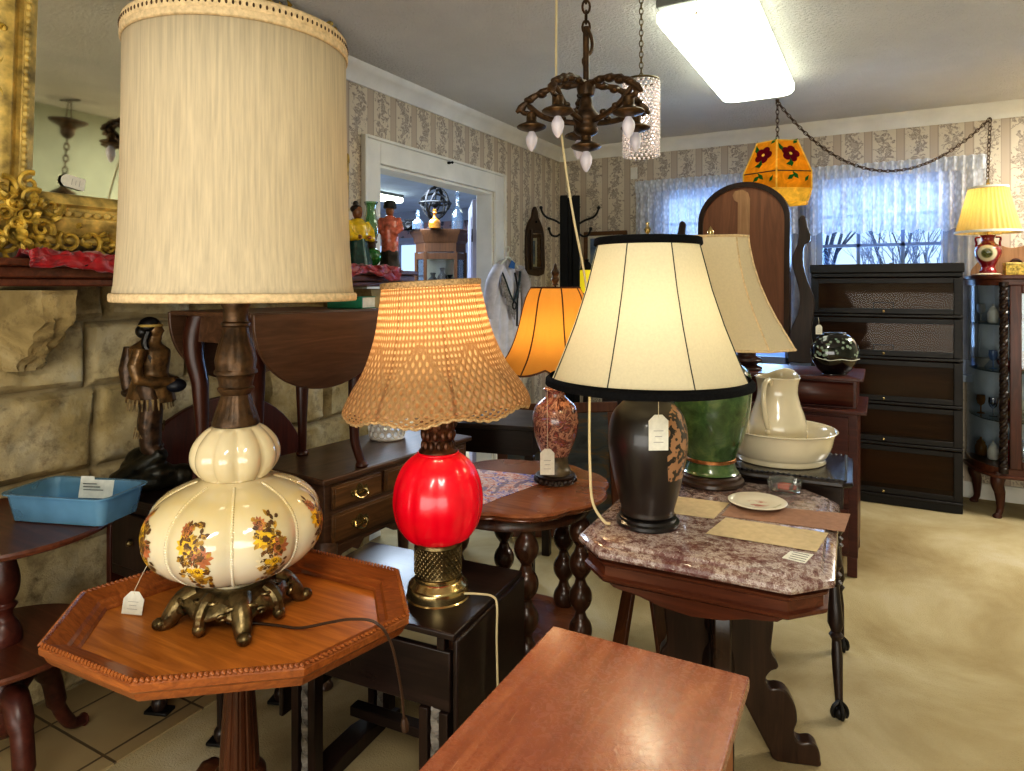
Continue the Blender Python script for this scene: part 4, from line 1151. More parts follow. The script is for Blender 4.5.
# ---- ruby glass lamp with woven shade
t = thing('table_lamp', 'ruby red glass globe lamp with brass base and woven wicker bell shade', 'lamp', (-1.10, 1.56, .58))
mb = MB(); mb.lathe(smooth_prof([(0, 0), (.084, 0), (.086, .004), (.086, .028), (.082, .036)], 2) + [(.076, .04), (.072, .046), (.066, .05), (.0665, .056), (.066, .06)], 64)
mb.build('base', W['brassb'], t, ang=40)
mb = MB()
mb.lathe([(.064, .06), (.066, .064), (.0635, .068), (.0635, .142), (.067, .147), (.065, .155), (.055, .158)], 64, close=False)
for r_ in range(9):
    for k in range(30):
        a = (k + .5 * (r_ % 2)) * 2 * pi / 30; mb.torus((.0645 * cos(a), .0645 * sin(a), .072 + r_ * .0083), .0042, .0014, 8, 4, 'X' if abs(cos(a)) > .7 else 'Y')
mb.build('pierced_collar', W['brass'], t)
RP = smooth_prof([(.058, .155), (.090, .168), (.114, .20), (.126, .245), (.127, .28), (.120, .322), (.101, .364), (.074, .391), (.053, .403)], 4)
def ruby():
    m, nt, b = mat('ruby glass body')
    v = coords(nt); f = tex(nt, v, 6, 3)
    nt.links.new(ramp(nt, f, [(.3, (.74, .0, .10)), (.7, (.86, .02, .15))]), b.inputs['Base Color'])
    b.inputs['Roughness'].default_value = .25; b.inputs['Coat Weight'].default_value = .35; b.inputs['Coat Roughness'].default_value = .06
    nt.links.new(ramp(nt, f, [(.3, (.75, .0, .08)), (.7, (.90, .02, .14))]), b.inputs['Emission Color']); b.inputs['Emission Strength'].default_value = .22
    return m
mb = MB(); mb.lathe(RP, 96, mod=lambda th, k: 1 - .05 * (1 - abs(cos(th * 5)) ** .5) if 1 < k < len(RP) - 2 else 1, close=False)
mb.torus((0, 0, .402), .056, .004, 40, 8)
mb.build('ruby_globe', ruby(), t, ang=70)
mb = MB(); mb.lathe(smooth_prof([(.054, .402), (.055, .41), (.044, .42), (.038, .435), (.042, .455), (.048, .475), (.050, .495), (.034, .505), (.014, .51), (.014, .56)], 3), 40)
rnd = random.Random(4)
for k in range(12):
    a = k * pi / 6
    for z, r_ in ((.425, .040), (.455, .042), (.485, .046)):
        mb.ball((r_ * cos(a + z * 9), r_ * sin(a + z * 9), z), .009, 8, 6, (1, 1, 1.7))
mb.build('ornate_neck', plain('rusty bronze neck', (.34, .22, .15), .4, .6, .5, 40, bmp=.4), t)
def wicker():
    m, nt, b = mat('woven wicker')
    t_ = nt.nodes.new('ShaderNodeTexCoord'); sp = nt.nodes.new('ShaderNodeSeparateXYZ'); nt.links.new(t_.outputs['UV'], sp.inputs[0])
    u, v = sp.outputs[0], sp.outputs[1]
    wob = math_(nt, 'MULTIPLY', tex(nt, coords(nt, 'UV', (40, 14, 1)), 1, 2), 1.6)
    U = math_(nt, 'MULTIPLY', u, 2 * pi * 64); V = math_(nt, 'MULTIPLY', v, 84)
    a1 = math_(nt, 'SINE', math_(nt, 'ADD', math_(nt, 'ADD', U, V), wob)); a2 = math_(nt, 'SINE', math_(nt, 'SUBTRACT', U, V))
    lat = math_(nt, 'MULTIPLY', math_(nt, 'ADD', a1, 1), math_(nt, 'ADD', a2, 1))
    s1 = math_(nt, 'SINE', math_(nt, 'ADD', math_(nt, 'MULTIPLY', u, 2 * pi * 104), wob)); s2 = math_(nt, 'SINE', math_(nt, 'ADD', math_(nt, 'MULTIPLY', v, 2 * pi * 31), wob))
    sq = math_(nt, 'MULTIPLY', math_(nt, 'ADD', s1, 1), math_(nt, 'ADD', s2, 1))
    zz = math_(nt, 'MULTIPLY', math_(nt, 'ABSOLUTE', math_(nt, 'SINE', math_(nt, 'MULTIPLY', u, pi * 8))), .24)
    edge = math_(nt, 'ADD', .36, zz)
    lower = math_(nt, 'LESS_THAN', v, edge)
    band = math_(nt, 'LESS_THAN', math_(nt, 'ABSOLUTE', math_(nt, 'SUBTRACT', v, edge)), .018)
    pat = math_(nt, 'ADD', math_(nt, 'MULTIPLY', lower, lat), math_(nt, 'MULTIPLY', math_(nt, 'SUBTRACT', 1, lower), sq))
    hole = math_(nt, 'MULTIPLY', math_(nt, 'SMOOTH_MIN', 1, math_(nt, 'MAXIMUM', 0, math_(nt, 'MULTIPLY', math_(nt, 'SUBTRACT', pat, 1.5), 1.2)), .1), math_(nt, 'SUBTRACT', 1, band))
    low2 = math_(nt, 'LESS_THAN', v, math_(nt, 'ADD', .13, math_(nt, 'MULTIPLY', zz, .4)))
    rib = math_(nt, 'GREATER_THAN', math_(nt, 'ABSOLUTE', math_(nt, 'COSINE', math_(nt, 'MULTIPLY', u, pi * 8))), .9965)
    f = tex(nt, coords(nt, 'UV', (260, 50, 1)), 1, 3)
    c = ramp(nt, f, [(.3, (.62, .50, .33)), (.7, (.80, .69, .50))])
    c = mixc(nt, math_(nt, 'MULTIPLY', rib, .7), c, (.42, .33, .22))
    c = mixc(nt, math_(nt, 'MULTIPLY', math_(nt, 'LESS_THAN', pat, .35), .45), c, (.46, .33, .20))
    nt.links.new(c, b.inputs['Base Color']); b.inputs['Roughness'].default_value = .8
    tr = nt.nodes.new('ShaderNodeBsdfTranslucent'); tr.inputs[0].default_value = (*lin((1, .88, .70)), 1)
    t2_ = nt.nodes.new('ShaderNodeBsdfTranslucent'); t2_.inputs[0].default_value = (*lin((.80, .58, .36)), 1)
    mx = nt.nodes.new('ShaderNodeMixShader'); mx.inputs[0].default_value = .30
    nt.links.new(b.outputs[0], mx.inputs[1]); nt.links.new(t2_.outputs[0], mx.inputs[2])
    tp = nt.nodes.new('ShaderNodeBsdfTransparent'); mh = nt.nodes.new('ShaderNodeMixShader'); nt.links.new(math_(nt, 'MULTIPLY_ADD', low2, .75, .15), mh.inputs[0])
    nt.links.new(tr.outputs[0], mh.inputs[1]); nt.links.new(tp.outputs[0], mh.inputs[2])
    m2 = nt.nodes.new('ShaderNodeMixShader')
    nt.links.new(math_(nt, 'MULTIPLY', hole, .9), m2.inputs[0]); nt.links.new(mx.outputs[0], m2.inputs[1]); nt.links.new(mh.outputs[0], m2.inputs[2])
    nt.links.new(m2.outputs[0], nt.nodes['Material Output'].inputs[0])
    bump(nt, b, math_(nt, 'SUBTRACT', 4, pat), .6, .004); return m
sp_ = smooth_prof([(.258, .530), (.262, .535), (.258, .552), (.235, .595), (.205, .64), (.182, .69), (.162, .75), (.150, .81), (.140, .865), (.137, .882)], 5)
mb = MB(); mb.lathe(sp_, 128, mod=lambda th, k: 1 + .022 * (abs(cos(th * 4)) - .5) * (1 - k / len(sp_)), zmod=lambda th, k: .008 * cos(th * 8) * max(0, 1 - k / 14), close=False)
sh = mb.build('woven_shade', wicker(), t, ang=80)
WR = plain('wicker rim', (.72, .60, .43), .8, 0, .3, 160, bmp=.5, bscale=200)
mb = MB(); mb.lathe([(.137, .87), (.142, .872), (.142, .886), (.136, .888)], 96, close=False); mb.build('upper_rim', WR, sh, solid=.001)
mb = MB()
R0 = sp_[1][0]
mb.tube([((R0 * (1 + .022 * (abs(cos(a * 4)) - .5))) * cos(a), (R0 * (1 + .022 * (abs(cos(a * 4)) - .5))) * sin(a), .531 + .008 * cos(a * 8) + .0018 * sin(a * 60)) for a in [i * 2 * pi / 360 for i in range(361)]], .0042, 6)
mb.build('lower_rim', WR, sh)
sh.location = (-.004, .0, .0); sh.rotation_euler = tuple(Matrix.Rotation(rad(3.4), 3, Vector((-.483, .8755, 0)) * -1).to_euler())
sh.location = Vector((0, 0, .53)) - sh.rotation_euler.to_matrix() @ Vector((0, 0, .53))
mb = MB(); mb.tube(spline([(.08, .0, .02), (.115, .035, .012), (.155, .04, .012), (.175, .03, -.005), (.18, .02, -.10), (.185, .02, -.30), (.19, .02, -.57)], 8), .0033, 8); mb.build('cord', W['cordw'], t)
light('lamp_light', t, (0, 0, .76), 2.0, (1, .70, .42), .03)

# ---- black vase lamp
t = thing('table_lamp', 'black vase lamp with cream panelled empire shade edged in black, on the marble table', 'lamp', (-.615, 1.955, .742))
mb = MB(); mb.lathe([(0, 0), (.088, 0), (.093, .005), (.093, .014), (.084, .018), (.084, .026), (.074, .03), (.04, .031), (0, .031)], 56); mb.build('base', plain('black wood base', (.10, .09, .085), .35, 0, .3, 20, coat=.3), t, ang=35)
def blackvase():
    m, nt, b = mat('black lacquer vase')
    v = coords(nt); f = tex(nt, v, 55, 3, .5); g = tex(nt, v, 3.5, 4)
    t_ = nt.nodes.new('ShaderNodeTexCoord'); sp = nt.nodes.new('ShaderNodeSeparateXYZ'); nt.links.new(t_.outputs['Object'], sp.inputs[0])
    # gold spray down the camera-right flank
    cx = math_(nt, 'ADD', math_(nt, 'MULTIPLY', sp.outputs[0], .98), math_(nt, 'MULTIPLY', sp.outputs[1], .12))
    band = math_(nt, 'MULTIPLY', math_(nt, 'GREATER_THAN', cx, .072), math_(nt, 'GREATER_THAN', sp.outputs[2], .15))
    spot = ramp(nt, math_(nt, 'MULTIPLY', f, band), [(.48, (0, 0, 0, 1)), (.50, (1, 1, 1, 1))])
    c = ramp(nt, g, [(.3, (.10, .085, .08)), (.6, (.15, .12, .10)), (.8, (.18, .16, .12))])
    c = mixc(nt, spot, c, (.62, .46, .33))
    nt.links.new(c, b.inputs['Base Color']); b.inputs['Roughness'].default_value = .34; b.inputs['Coat Weight'].default_value = .25
    bump(nt, b, f, .06, .002); return m
mb = MB(); mb.lathe(smooth_prof([(.0, .031), (.072, .031), (.078, .05), (.092, .10), (.106, .16), (.116, .22), (.118, .26), (.113, .30), (.10, .335), (.08, .357), (.066, .372), (.064, .39), (.07, .40), (.0, .402)], 4), 64); mb.build('vase_body', blackvase(), t, ang=60)
mb = MB(); mb.lathe([(.012, .40), (.012, .46), (.018, .462), (.018, .50), (.004, .505), (.004, .87), (.008, .872), (.010, .882), (.004, .89), (.006, .90), (0, .905)], 16); mb.build('stem', W['brassb'], t)
SHC = shade_mat('cream silk shade', (.86, .83, .73), .42, (0, 0, 0), .08)
mb = MB(); sp_ = [(.296, .432), (.262, .51), (.226, .60), (.192, .70), (.160, .82), (.153, .845)]
nP = 8; PA = rad(-93.3)
mb.lathe(sp_, 96, mod=lambda th, k: cos(pi / nP) / cos(((th - PA) % (2 * pi / nP)) - pi / nP) * .5 + .5, close=False); sh = mb.build('shade', SHC, t, ang=80)
mb = MB(); mb.lathe([(.297, .416), (.305, .418), (.304, .432), (.293, .442)], 96, close=False); mb.build('lower_black_trim', W['black'], sh, solid=.003)
mb = MB(); mb.lathe([(.156, .832), (.1595, .836), (.1575, .852), (.152, .854)], 96, close=False); mb.build('upper_black_trim', W['black'], sh, solid=.003)
mb = MB()
for k in range(nP):
    a = PA + k * 2 * pi / nP; mb.tube([(r * 1.004 * cos(a), r * 1.004 * sin(a), z) for r, z in sp_], .0017, 5)
mb.build('panel_seam', plain('dark green piping', (.20, .21, .18), .8), sh)
light('lamp_light', t, (0, 0, .58), 2.6, (1, .84, .55), .035)
price_tag('cream price tag hanging in front of the black vase lamp body', (-.548, 1.842, 1.092), .056, .10, (0, 0, FACE + rad(3)), [(.0, .0, .04), (.0, .02, .09)])

# ---- green lamp
t = thing('table_lamp', 'green ceramic lamp with cream cut-corner bell shade behind the black lamp', 'lamp', (-.545, 2.48, .742))
mb = MB(); mb.lathe([(0, 0), (.112, 0), (.118, .006), (.116, .016), (.106, .022), (.106, .032), (.098, .038), (.0, .04)], 56); mb.build('base', plain('dark brown base', (.22, .15, .11), .35, 0, .3, 20, coat=.3), t, ang=35)
def greenvase():
    m, nt, b = mat('mottled green glaze')
    v = coords(nt); f = tex(nt, v, 14, 7, .65, .5)
    c = ramp(nt, f, [(.3, (.16, .24, .14)), (.5, (.25, .36, .21)), (.68, (.38, .46, .27))])
    nt.links.new(c, b.inputs['Base Color']); b.inputs['Roughness'].default_value = .22; b.inputs['Coat Weight'].default_value = .5; b.inputs['Coat Roughness'].default_value = .06
    return m
gv = greenvase()
mb = MB(); mb.lathe(smooth_prof([(.0, .04), (.092, .04), (.092, .05), (.086, .066), (.082, .082)], 3), 56); mb.lathe(smooth_prof([(.086, .094), (.095, .12), (.115, .17), (.132, .235), (.142, .31), (.142, .37), (.13, .41), (.09, .44), (.05, .45), (.0, .452)], 4), 56); mb.build('vase_body', gv, t, ang=60)
mb = MB(); mb.lathe([(.082, .08), (.089, .083), (.089, .092), (.084, .096)], 48, close=False); mb.build('gilt_band', plain('copper gilt band', (.62, .42, .26), .35, .7, .3, 60), t)
mb = MB(); mb.lathe([(.014, .45), (.014, .55), (.004, .56), (.004, .89), (.01, .895), (.012, .91), (0, .93)], 14); mb.build('stem', W['brassb'], t)
def cutsq(h, c, z, rot=0.0):
    P = [(-h + c, -h), (h - c, -h), (h, -h + c), (h, h - c), (h - c, h), (-h + c, h), (-h, h - c), (-h, -h + c)]; out = []
    for i in range(8):
        a, b = P[i], P[(i + 1) % 8]
        for k in range(4):
            q = k / 4; x, y = a[0] + (b[0] - a[0]) * q, a[1] + (b[1] - a[1]) * q
            out.append((x * cos(rot) - y * sin(rot), x * sin(rot) + y * cos(rot), z))
    return out
pf = [(.258, .500), (.235, .545), (.205, .60), (.178, .66), (.155, .72), (.136, .79), (.125, .85), (.121, .885)]
ROT = rad(16)
mb = MB(); mb.rings([cutsq(h, h * .36, z, ROT) for h, z in pf], cap=False); sh = mb.build('shade', shade_mat('beige silk shade', (.88, .82, .69), .3, (0, 0, 0), .08), t, ang=30)
mb = MB()
for i in range(8): mb.tube([cutsq(h * 1.003, h * .36, z, ROT)[i * 4] for h, z in pf], .003, 6)
mb.build('corner_piping', TRIM, sh)
for h, z in (pf[0], pf[-1]):
    mb = MB(); L_ = [Vector(p) for p in cutsq(h * 1.003, h * .36, z, ROT)]; mb.tube(L_ + [L_[0]], .005, 6); mb.build('edge_piping', TRIM, sh)

# ---- patterned porcelain lamp with amber bell shade
t = thing('table_lamp', 'small patterned porcelain lamp with glowing amber bell shade on the round table', 'lamp', (-1.075, 2.285, .72))
mb = MB(); mb.lathe(smooth_prof([(.0, .0), (.072, 0), (.076, .008), (.07, .016), (.074, .024), (.066, .03), (0, .031)], 2), 40)
for k in range(20): a = k * pi / 10; mb.ball((.074 * cos(a), .074 * sin(a), .012), .009, 7, 5)
mb.build('carved_base', W['darkZ'], t)
mb = MB(); mb.lathe(smooth_prof([(.058, .031), (.058, .045), (.05, .06), (.047, .085), (.05, .10)], 3), 40, close=False); mb.build('pedestal', plain('grey brown glaze', (.35, .30, .22), .35, 0, .4, 40), t)
def satsuma():
    m, nt, b = mat('painted porcelain')
    v = coords(nt); f = tex(nt, v, 15, 7, .7, 1.5)
    vo = N(nt, 'ShaderNodeTexVoronoi', Scale=26.0); nt.links.new(v, vo.inputs['Vector'])
    c = ramp(nt, f, [(.30, (.14, .11, .16)), (.42, (.36, .20, .18)), (.48, (.78, .58, .48)), (.53, (.24, .16, .18)), (.58, (.66, .38, .30)), (.64, (.30, .36, .56)), (.72, (.84, .70, .58))])
    c = mixc(nt, ramp(nt, vo.outputs['Distance'], [(.0, (.8, .8, .8, 1)), (.3, (0, 0, 0, 1))]), c, (.25, .14, .14))
    nt.links.new(c, b.inputs['Base Color']); b.inputs['Roughness'].default_value = .22; b.inputs['Coat Weight'].default_value = .5
    return m
mb = MB(); mb.lathe(smooth_prof([(.05, .10), (.062, .125), (.078, .17), (.086, .215), (.085, .25), (.074, .285), (.05, .308), (.038, .32), (.036, .335), (.044, .35), (.0, .352)], 4), 56); mb.build('porcelain_vase', satsuma(), t, ang=60)
mb = MB(); mb.lathe([(.012, .35), (.012, .40), (.004, .41), (.004, .735), (.012, .738), (.008, .745), (.016, .758), (.010, .77), (.016, .785), (.008, .80), (.004, .815), (0, .82)], 14); mb.build('finial', W['bronze'], t)
amb = shade_mat('amber parchment', (.80, .60, .30), .55, (0, 0, 0), .15, (.92, .68, .34))
nA = 8; sp_ = smooth_prof([(.228, .415), (.212, .435), (.182, .475), (.158, .525), (.140, .58), (.126, .64), (.112, .69), (.096, .722), (.088, .728)], 4)
mb = MB(); mb.lathe(sp_, 128, mod=lambda th, k: 1 - .10 * (1 - abs(cos(th * nA / 2 + .5)) ** .8) * (1 - .35 * k / len(sp_)), zmod=lambda th, k: .022 * (1 - abs(cos(th * nA / 2 + .5))) * max(0, 1 - k / 12), close=False); sh = mb.build('shade', amb, t, ang=80)
mb = MB()
for k in range(nA):
    a = (k * 2 * pi - 1.0) / nA; mb.tube([(r * 1.004 * cos(a), r * 1.004 * sin(a), z) for r, z in sp_], .0028, 5)
e = []
for i in range(257):
    th = i * 2 * pi / 256; q = abs(cos(th * nA / 2 + .5)); r = sp_[0][0] * (1 - .10 * (1 - q ** .8)); e.append((r * cos(th), r * sin(th), .418 + .022 * (1 - q)))
mb.tube(e, .0035, 5); mb.torus((0, 0, .728), .092, .0035, 48, 6)
mb.build('dark_piping', plain('brown piping', (.30, .17, .08), .8, 0, .2, 60), sh)
light('lamp_light', t, (0, 0, .53), 1.5, (1, .74, .40), .03)
price_tag('cream price tag on a long string from the patterned porcelain lamp', (-1.065, 2.195, .862), .052, .095, (0, 0, FACE), [(0, 0, .1), (0, .015, .24)])

# ---- pleated shade lamp on the china cabinet
t = thing('table_lamp', 'small lamp with glowing pleated cream shade and red floral vase on the china cabinet', 'lamp', (.60, 5.275, 1.527))
mb = MB(); mb.lathe([(0, 0), (.075, 0), (.08, .004), (.06, .012), (.0, .014)], 32, mod=lambda th, k: 1 + .05 * cos(th * 10)); mb.build('lace_doily', W['porc'], t)
def redvase():
    m, nt, b = mat('maroon and cream porcelain')
    v = coords(nt); f = tex(nt, v, 40, 6, .7)
    t_ = nt.nodes.new('ShaderNodeTexCoord'); vd = N(nt, 'ShaderNodeVectorMath', operation='DISTANCE'); nt.links.new(t_.outputs['Object'], vd.inputs[0]); vd.inputs[1].default_value = (-.012, -.062, .14)
    inn = ramp(nt, vd.outputs['Value'], [(.050, (1, 1, 1, 1)), (.056, (0, 0, 0, 1))])
    ctr = ramp(nt, vd.outputs['Value'], [(.028, (1, 1, 1, 1)), (.034, (0, 0, 0, 1))])
    c = mixc(nt, inn, ramp(nt, f, [(.4, (.42, .05, .10)), (.62, (.52, .10, .14)), (.68, (.78, .68, .5))]), (.84, .80, .68))
    c = mixc(nt, ctr, c, ramp(nt, f, [(.4, (.15, .20, .10)), (.6, (.45, .45, .25)), (.7, (.6, .3, .25))]))
    nt.links.new(c, b.inputs['Base Color']); b.inputs['Roughness'].default_value = .18; b.inputs['Coat Weight'].default_value = .5; return m
mb = MB(); mb.lathe(smooth_prof([(.0, .012), (.042, .012), (.045, .03), (.036, .05), (.045, .075), (.068, .12), (.074, .155), (.065, .185), (.042, .205), (.034, .225), (.038, .25), (.044, .258), (.0, .26)], 4), 40)
for s in (-1, 1): mb.tube(spline([(s * .04, 0, .245), (s * .066, 0, .24), (s * .062, 0, .205), (s * .066, 0, .185)], 4), .007, 6)
mb.build('vase_body', redvase(), t, ang=60)
mb = MB(); mb.lathe([(.01, .26), (.01, .30), (.004, .31), (.004, .575), (.008, .58), (.012, .59), (.006, .60), (.009, .612), (0, .625)], 12); mb.build('stem', W['brassb'], t)
sp_ = [(.177, .275), (.156, .36), (.133, .45), (.107, .56)]
mb = MB(); mb.lathe(sp_, 216, mod=lambda th, k: 1 + .022 * sin(th * 36), close=False); sh = mb.build('pleated_shade', shade_mat('pleated cream silk', (.86, .76, .50), .5, (0, 0, 0), .1, (.92, .82, .52)), t, ang=80)
mb = MB(); mb.lathe([(.178, .270), (.185, .272), (.183, .283), (.177, .285)], 72, close=False); mb.build('lower_trim', W['paper'], sh, solid=.002)
mb = MB(); mb.lathe([(.107, .556), (.113, .558), (.110, .57), (.104, .57)], 72, close=False); mb.build('upper_trim', W['paper'], sh, solid=.002)
light('lamp_light', t, (0, 0, .42), 1.3, (1, .86, .55), .03)

# ---- hanging lamps
def chain(mb, pts, L=.034, r=.0026, w_=.010):
    P = [Vector(p) for p in pts]; seg = []; acc = 0
    d = [0]
    for a, b in zip(P, P[1:]): d.append(d[-1] + (b - a).length)
    n = max(1, int(d[-1] / (L * .74))); q = []
    for k in range(n + 1):
        s = d[-1] * k / n; i = 0
        while i < len(d) - 2 and d[i + 1] < s: i += 1
        f = (s - d[i]) / max(1e-6, d[i + 1] - d[i]); q.append(P[i].lerp(P[i + 1], f))
    for k in range(n):
        a, b = q[k], q[k + 1]; c = (a + b) / 2; ax = (b - a).normalized()
        sd = ax.orthogonal().normalized() if abs(ax.z) < .99 else Vector((.87, .48, 0))
        if abs(ax.z) >= .5: sd = Vector((.87, .48, 0)) - ax * ax.dot(Vector((.87, .48, 0))); sd.normalize()
        if k % 2: sd = ax.cross(sd)
        pts_ = [c + ax * (L * .5 * cos(u)) + sd * (w_ * sin(u)) for u in [2 * pi * i / 12 for i in range(13)]]
        mb.tube(pts_, r, 5, False)
# chandelier
def bulb(mb): mb.lathe(smooth_prof([(.009, .0), (.013, -.01), (.0215, -.026), (.022, -.042), (.016, -.062), (.006, -.078), (0, -.082)], 3), 16)
t = thing('chandelier', 'rustic bronze five-arm chandelier with candle bulbs pointing down, hung by a chain', 'chandelier', (-.966, 2.322, 0))
mb = MB(); chain(mb, [(0, 0, 2.665), (0, 0, 2.40)], .05, .0045, .014); mb.build('chain', W['bronze'], t)
mb = MB(); mb.lathe([(.06, ZC), (.062, ZC - .012), (.03, ZC - .03), (.008, ZC - .034), (0, ZC - .034)], 24); mb.build('canopy', W['bronze'], t)
mb = MB()
mb.tube([(0, 0, 2.42), (0, 0, 2.06)], [.012, .011], 10); mb.tube(spline([(.004, .0, 2.42), (.02, .01, 2.37), (.016, .012, 2.33), (-.012, .004, 2.30), (.006, .0, 2.25)], 5), .007, 6)
mb.lathe(smooth_prof([(.012, 2.16), (.022, 2.15), (.026, 2.12), (.045, 2.095), (.05, 2.075), (.04, 2.055), (.045, 2.035), (.036, 2.02), (.018, 2.01), (.012, 2.0)], 3), 28)
mb.lathe([(.03, 2.21), (.036, 2.195), (.03, 2.165), (.012, 2.155)], 20)
mb.build('centre_stem', W['bronze'], t)
def cup(mb, c):
    mb.lathe(smooth_prof([(.012, .055), (.020, .05), (.020, .022), (.028, .014), (.052, .004), (.056, -.004), (.04, -.012), (.012, -.02)], 2), 22, c=c)
cp_m = plain('bronze socket', (.34, .26, .17), .4, .7, .4, 40)
bulbm = plain('frosted bulb glass', (.84, .82, .86), .3, 0, .05, 10, emit=.05)
for k in range(5):
    a = rad(28.9 - 90 + 38 + 72 * k); c, s = cos(a), sin(a); mb = MB()
    mb.tube(spline([(.01 * c, .01 * s, 2.205), (.11 * c, .11 * s, 2.205), (.20 * c, .20 * s, 2.175), (.27 * c, .27 * s, 2.12)], 6), [.013 + .003 * sin(q * 2.1) for q in range(18)] + [.007], 8)
    for q in (.07, .12, .17, .22): mb.ball((q * c, q * s, 2.205 - .35 * max(0, q - .1)), .016, 8, 6, (1.3, 1.3, .8))
    mb.tube(spline([(.04 * c, .04 * s, 2.065), (.10 * c, .10 * s, 2.075), (.17 * c, .17 * s, 2.10), (.225 * c, .225 * s, 2.145)], 5), [.011] * 15 + [.007], 8)
    mb.tube(spline([(.235 * c, .235 * s, 2.15), (.245 * c, .245 * s, 2.12), (.215 * c, .215 * s, 2.11), (.21 * c, .21 * s, 2.10)], 5), .010, 8)
    for q in (.09, .15): mb.ball((q * c, q * s, 2.085 + .2 * max(0, q - .1)), .013, 8, 6, (1.2, 1.2, .9))
    ar = mb.build('arm', W['bronze'], t)
    mb = MB(); cup(mb, (.21 * c, .21 * s, 2.062)); mb.build('socket_cup', cp_m, ar)
    mb = MB(); bulb(mb); mb.build('bulb', bulbm, ar, loc=(.21 * c, .21 * s, 2.048))
mb = MB(); cup(mb, (0, 0, 1.975)); mb.build('socket_cup', cp_m, t)
mb = MB(); bulb(mb); mb.build('bulb', bulbm, t, loc=(0, 0, 1.96))
# beaded pendant
t = thing('bead_pendant', 'small cylindrical pendant of sparkling crystal beads hanging behind the chandelier', 'pendant lamp', (-.896, 2.76, 0))
mb = MB(); chain(mb, [(0, 0, ZC - .01), (0, 0, 2.335)], .03, .0022, .008); mb.lathe([(.02, ZC), (.02, ZC - .01), (.004, ZC - .016), (0, ZC - .016)], 14); mb.build('chain', W['brass'], t)
mb = MB(); mb.torus((0, 0, 2.325), .074, .005, 36, 6); mb.torus((0, 0, 2.16), .072, .002, 36, 4); mb.torus((0, 0, 2.01), .072, .002, 36, 4)
for k in range(3): a = k * 2.094; mb.tube([(0, 0, 2.335), (.074 * cos(a), .074 * sin(a), 2.325)], .002, 5)
mb.build('wire_frame', W['brass'], t)
bm_ = plain('crystal bead', (.88, .80, .78), .1, .1, .35, 160, spec=.9, coat=.8, emit=.18)
mb = MB()
for r_ in range(21):
    for k in range(22):
        a = (k + .5 * (r_ % 2)) * 2 * pi / 22; mb.ball((.074 * cos(a), .074 * sin(a), 2.314 - r_ * .0152), .0074, 6, 4)
mb.build('bead_strands', bm_, t)
light('lamp_light', t, (0, 0, 2.17), .8, (1, .78, .70), .02)
# stained-glass swag lamp
t = thing('stained_glass_pendant', 'hexagonal amber stained glass swag lamp with red flowers hanging by the back window', 'pendant lamp', (-.605, 4.73, 0))
def hexr(R, z): return [(R * cos(rad(-84 + 60 * k)), R * sin(rad(-84 + 60 * k)), z) for k in range(6)]
def stained(name, c, e):
    m, nt, b = mat(name); v = coords(nt); f = tex(nt, v, 14, 5, .6, 1.2)
    cc = ramp(nt, f, [(.3, tuple(q * .78 for q in c)), (.7, c)])
    nt.links.new(cc, b.inputs['Base Color']); b.inputs['Roughness'].default_value = .2
    tr = nt.nodes.new('ShaderNodeBsdfTranslucent'); nt.links.new(cc, tr.inputs[0])
    mx = nt.nodes.new('ShaderNodeMixShader'); mx.inputs[0].default_value = .65
    nt.links.new(b.outputs[0], mx.inputs[1]); nt.links.new(tr.outputs[0], mx.inputs[2]); nt.links.new(mx.outputs[0], nt.nodes['Material Output'].inputs[0])
    nt.links.new(cc, b.inputs['Emission Color']); b.inputs['Emission Strength'].default_value = e
    return m
GA = stained('amber art glass', (.90, .66, .14), .20); GR = stained('ruby art glass', (.46, .05, .14), .06); GG = stained('green art glass', (.16, .46, .20), .15); GY = stained('pale yellow came', (.95, .80, .35), .5)
tiers = [(.140, 2.395), (.236, 2.185), (.236, 2.075), (.205, 2.0)]
H = [hexr(*q) for q in tiers]
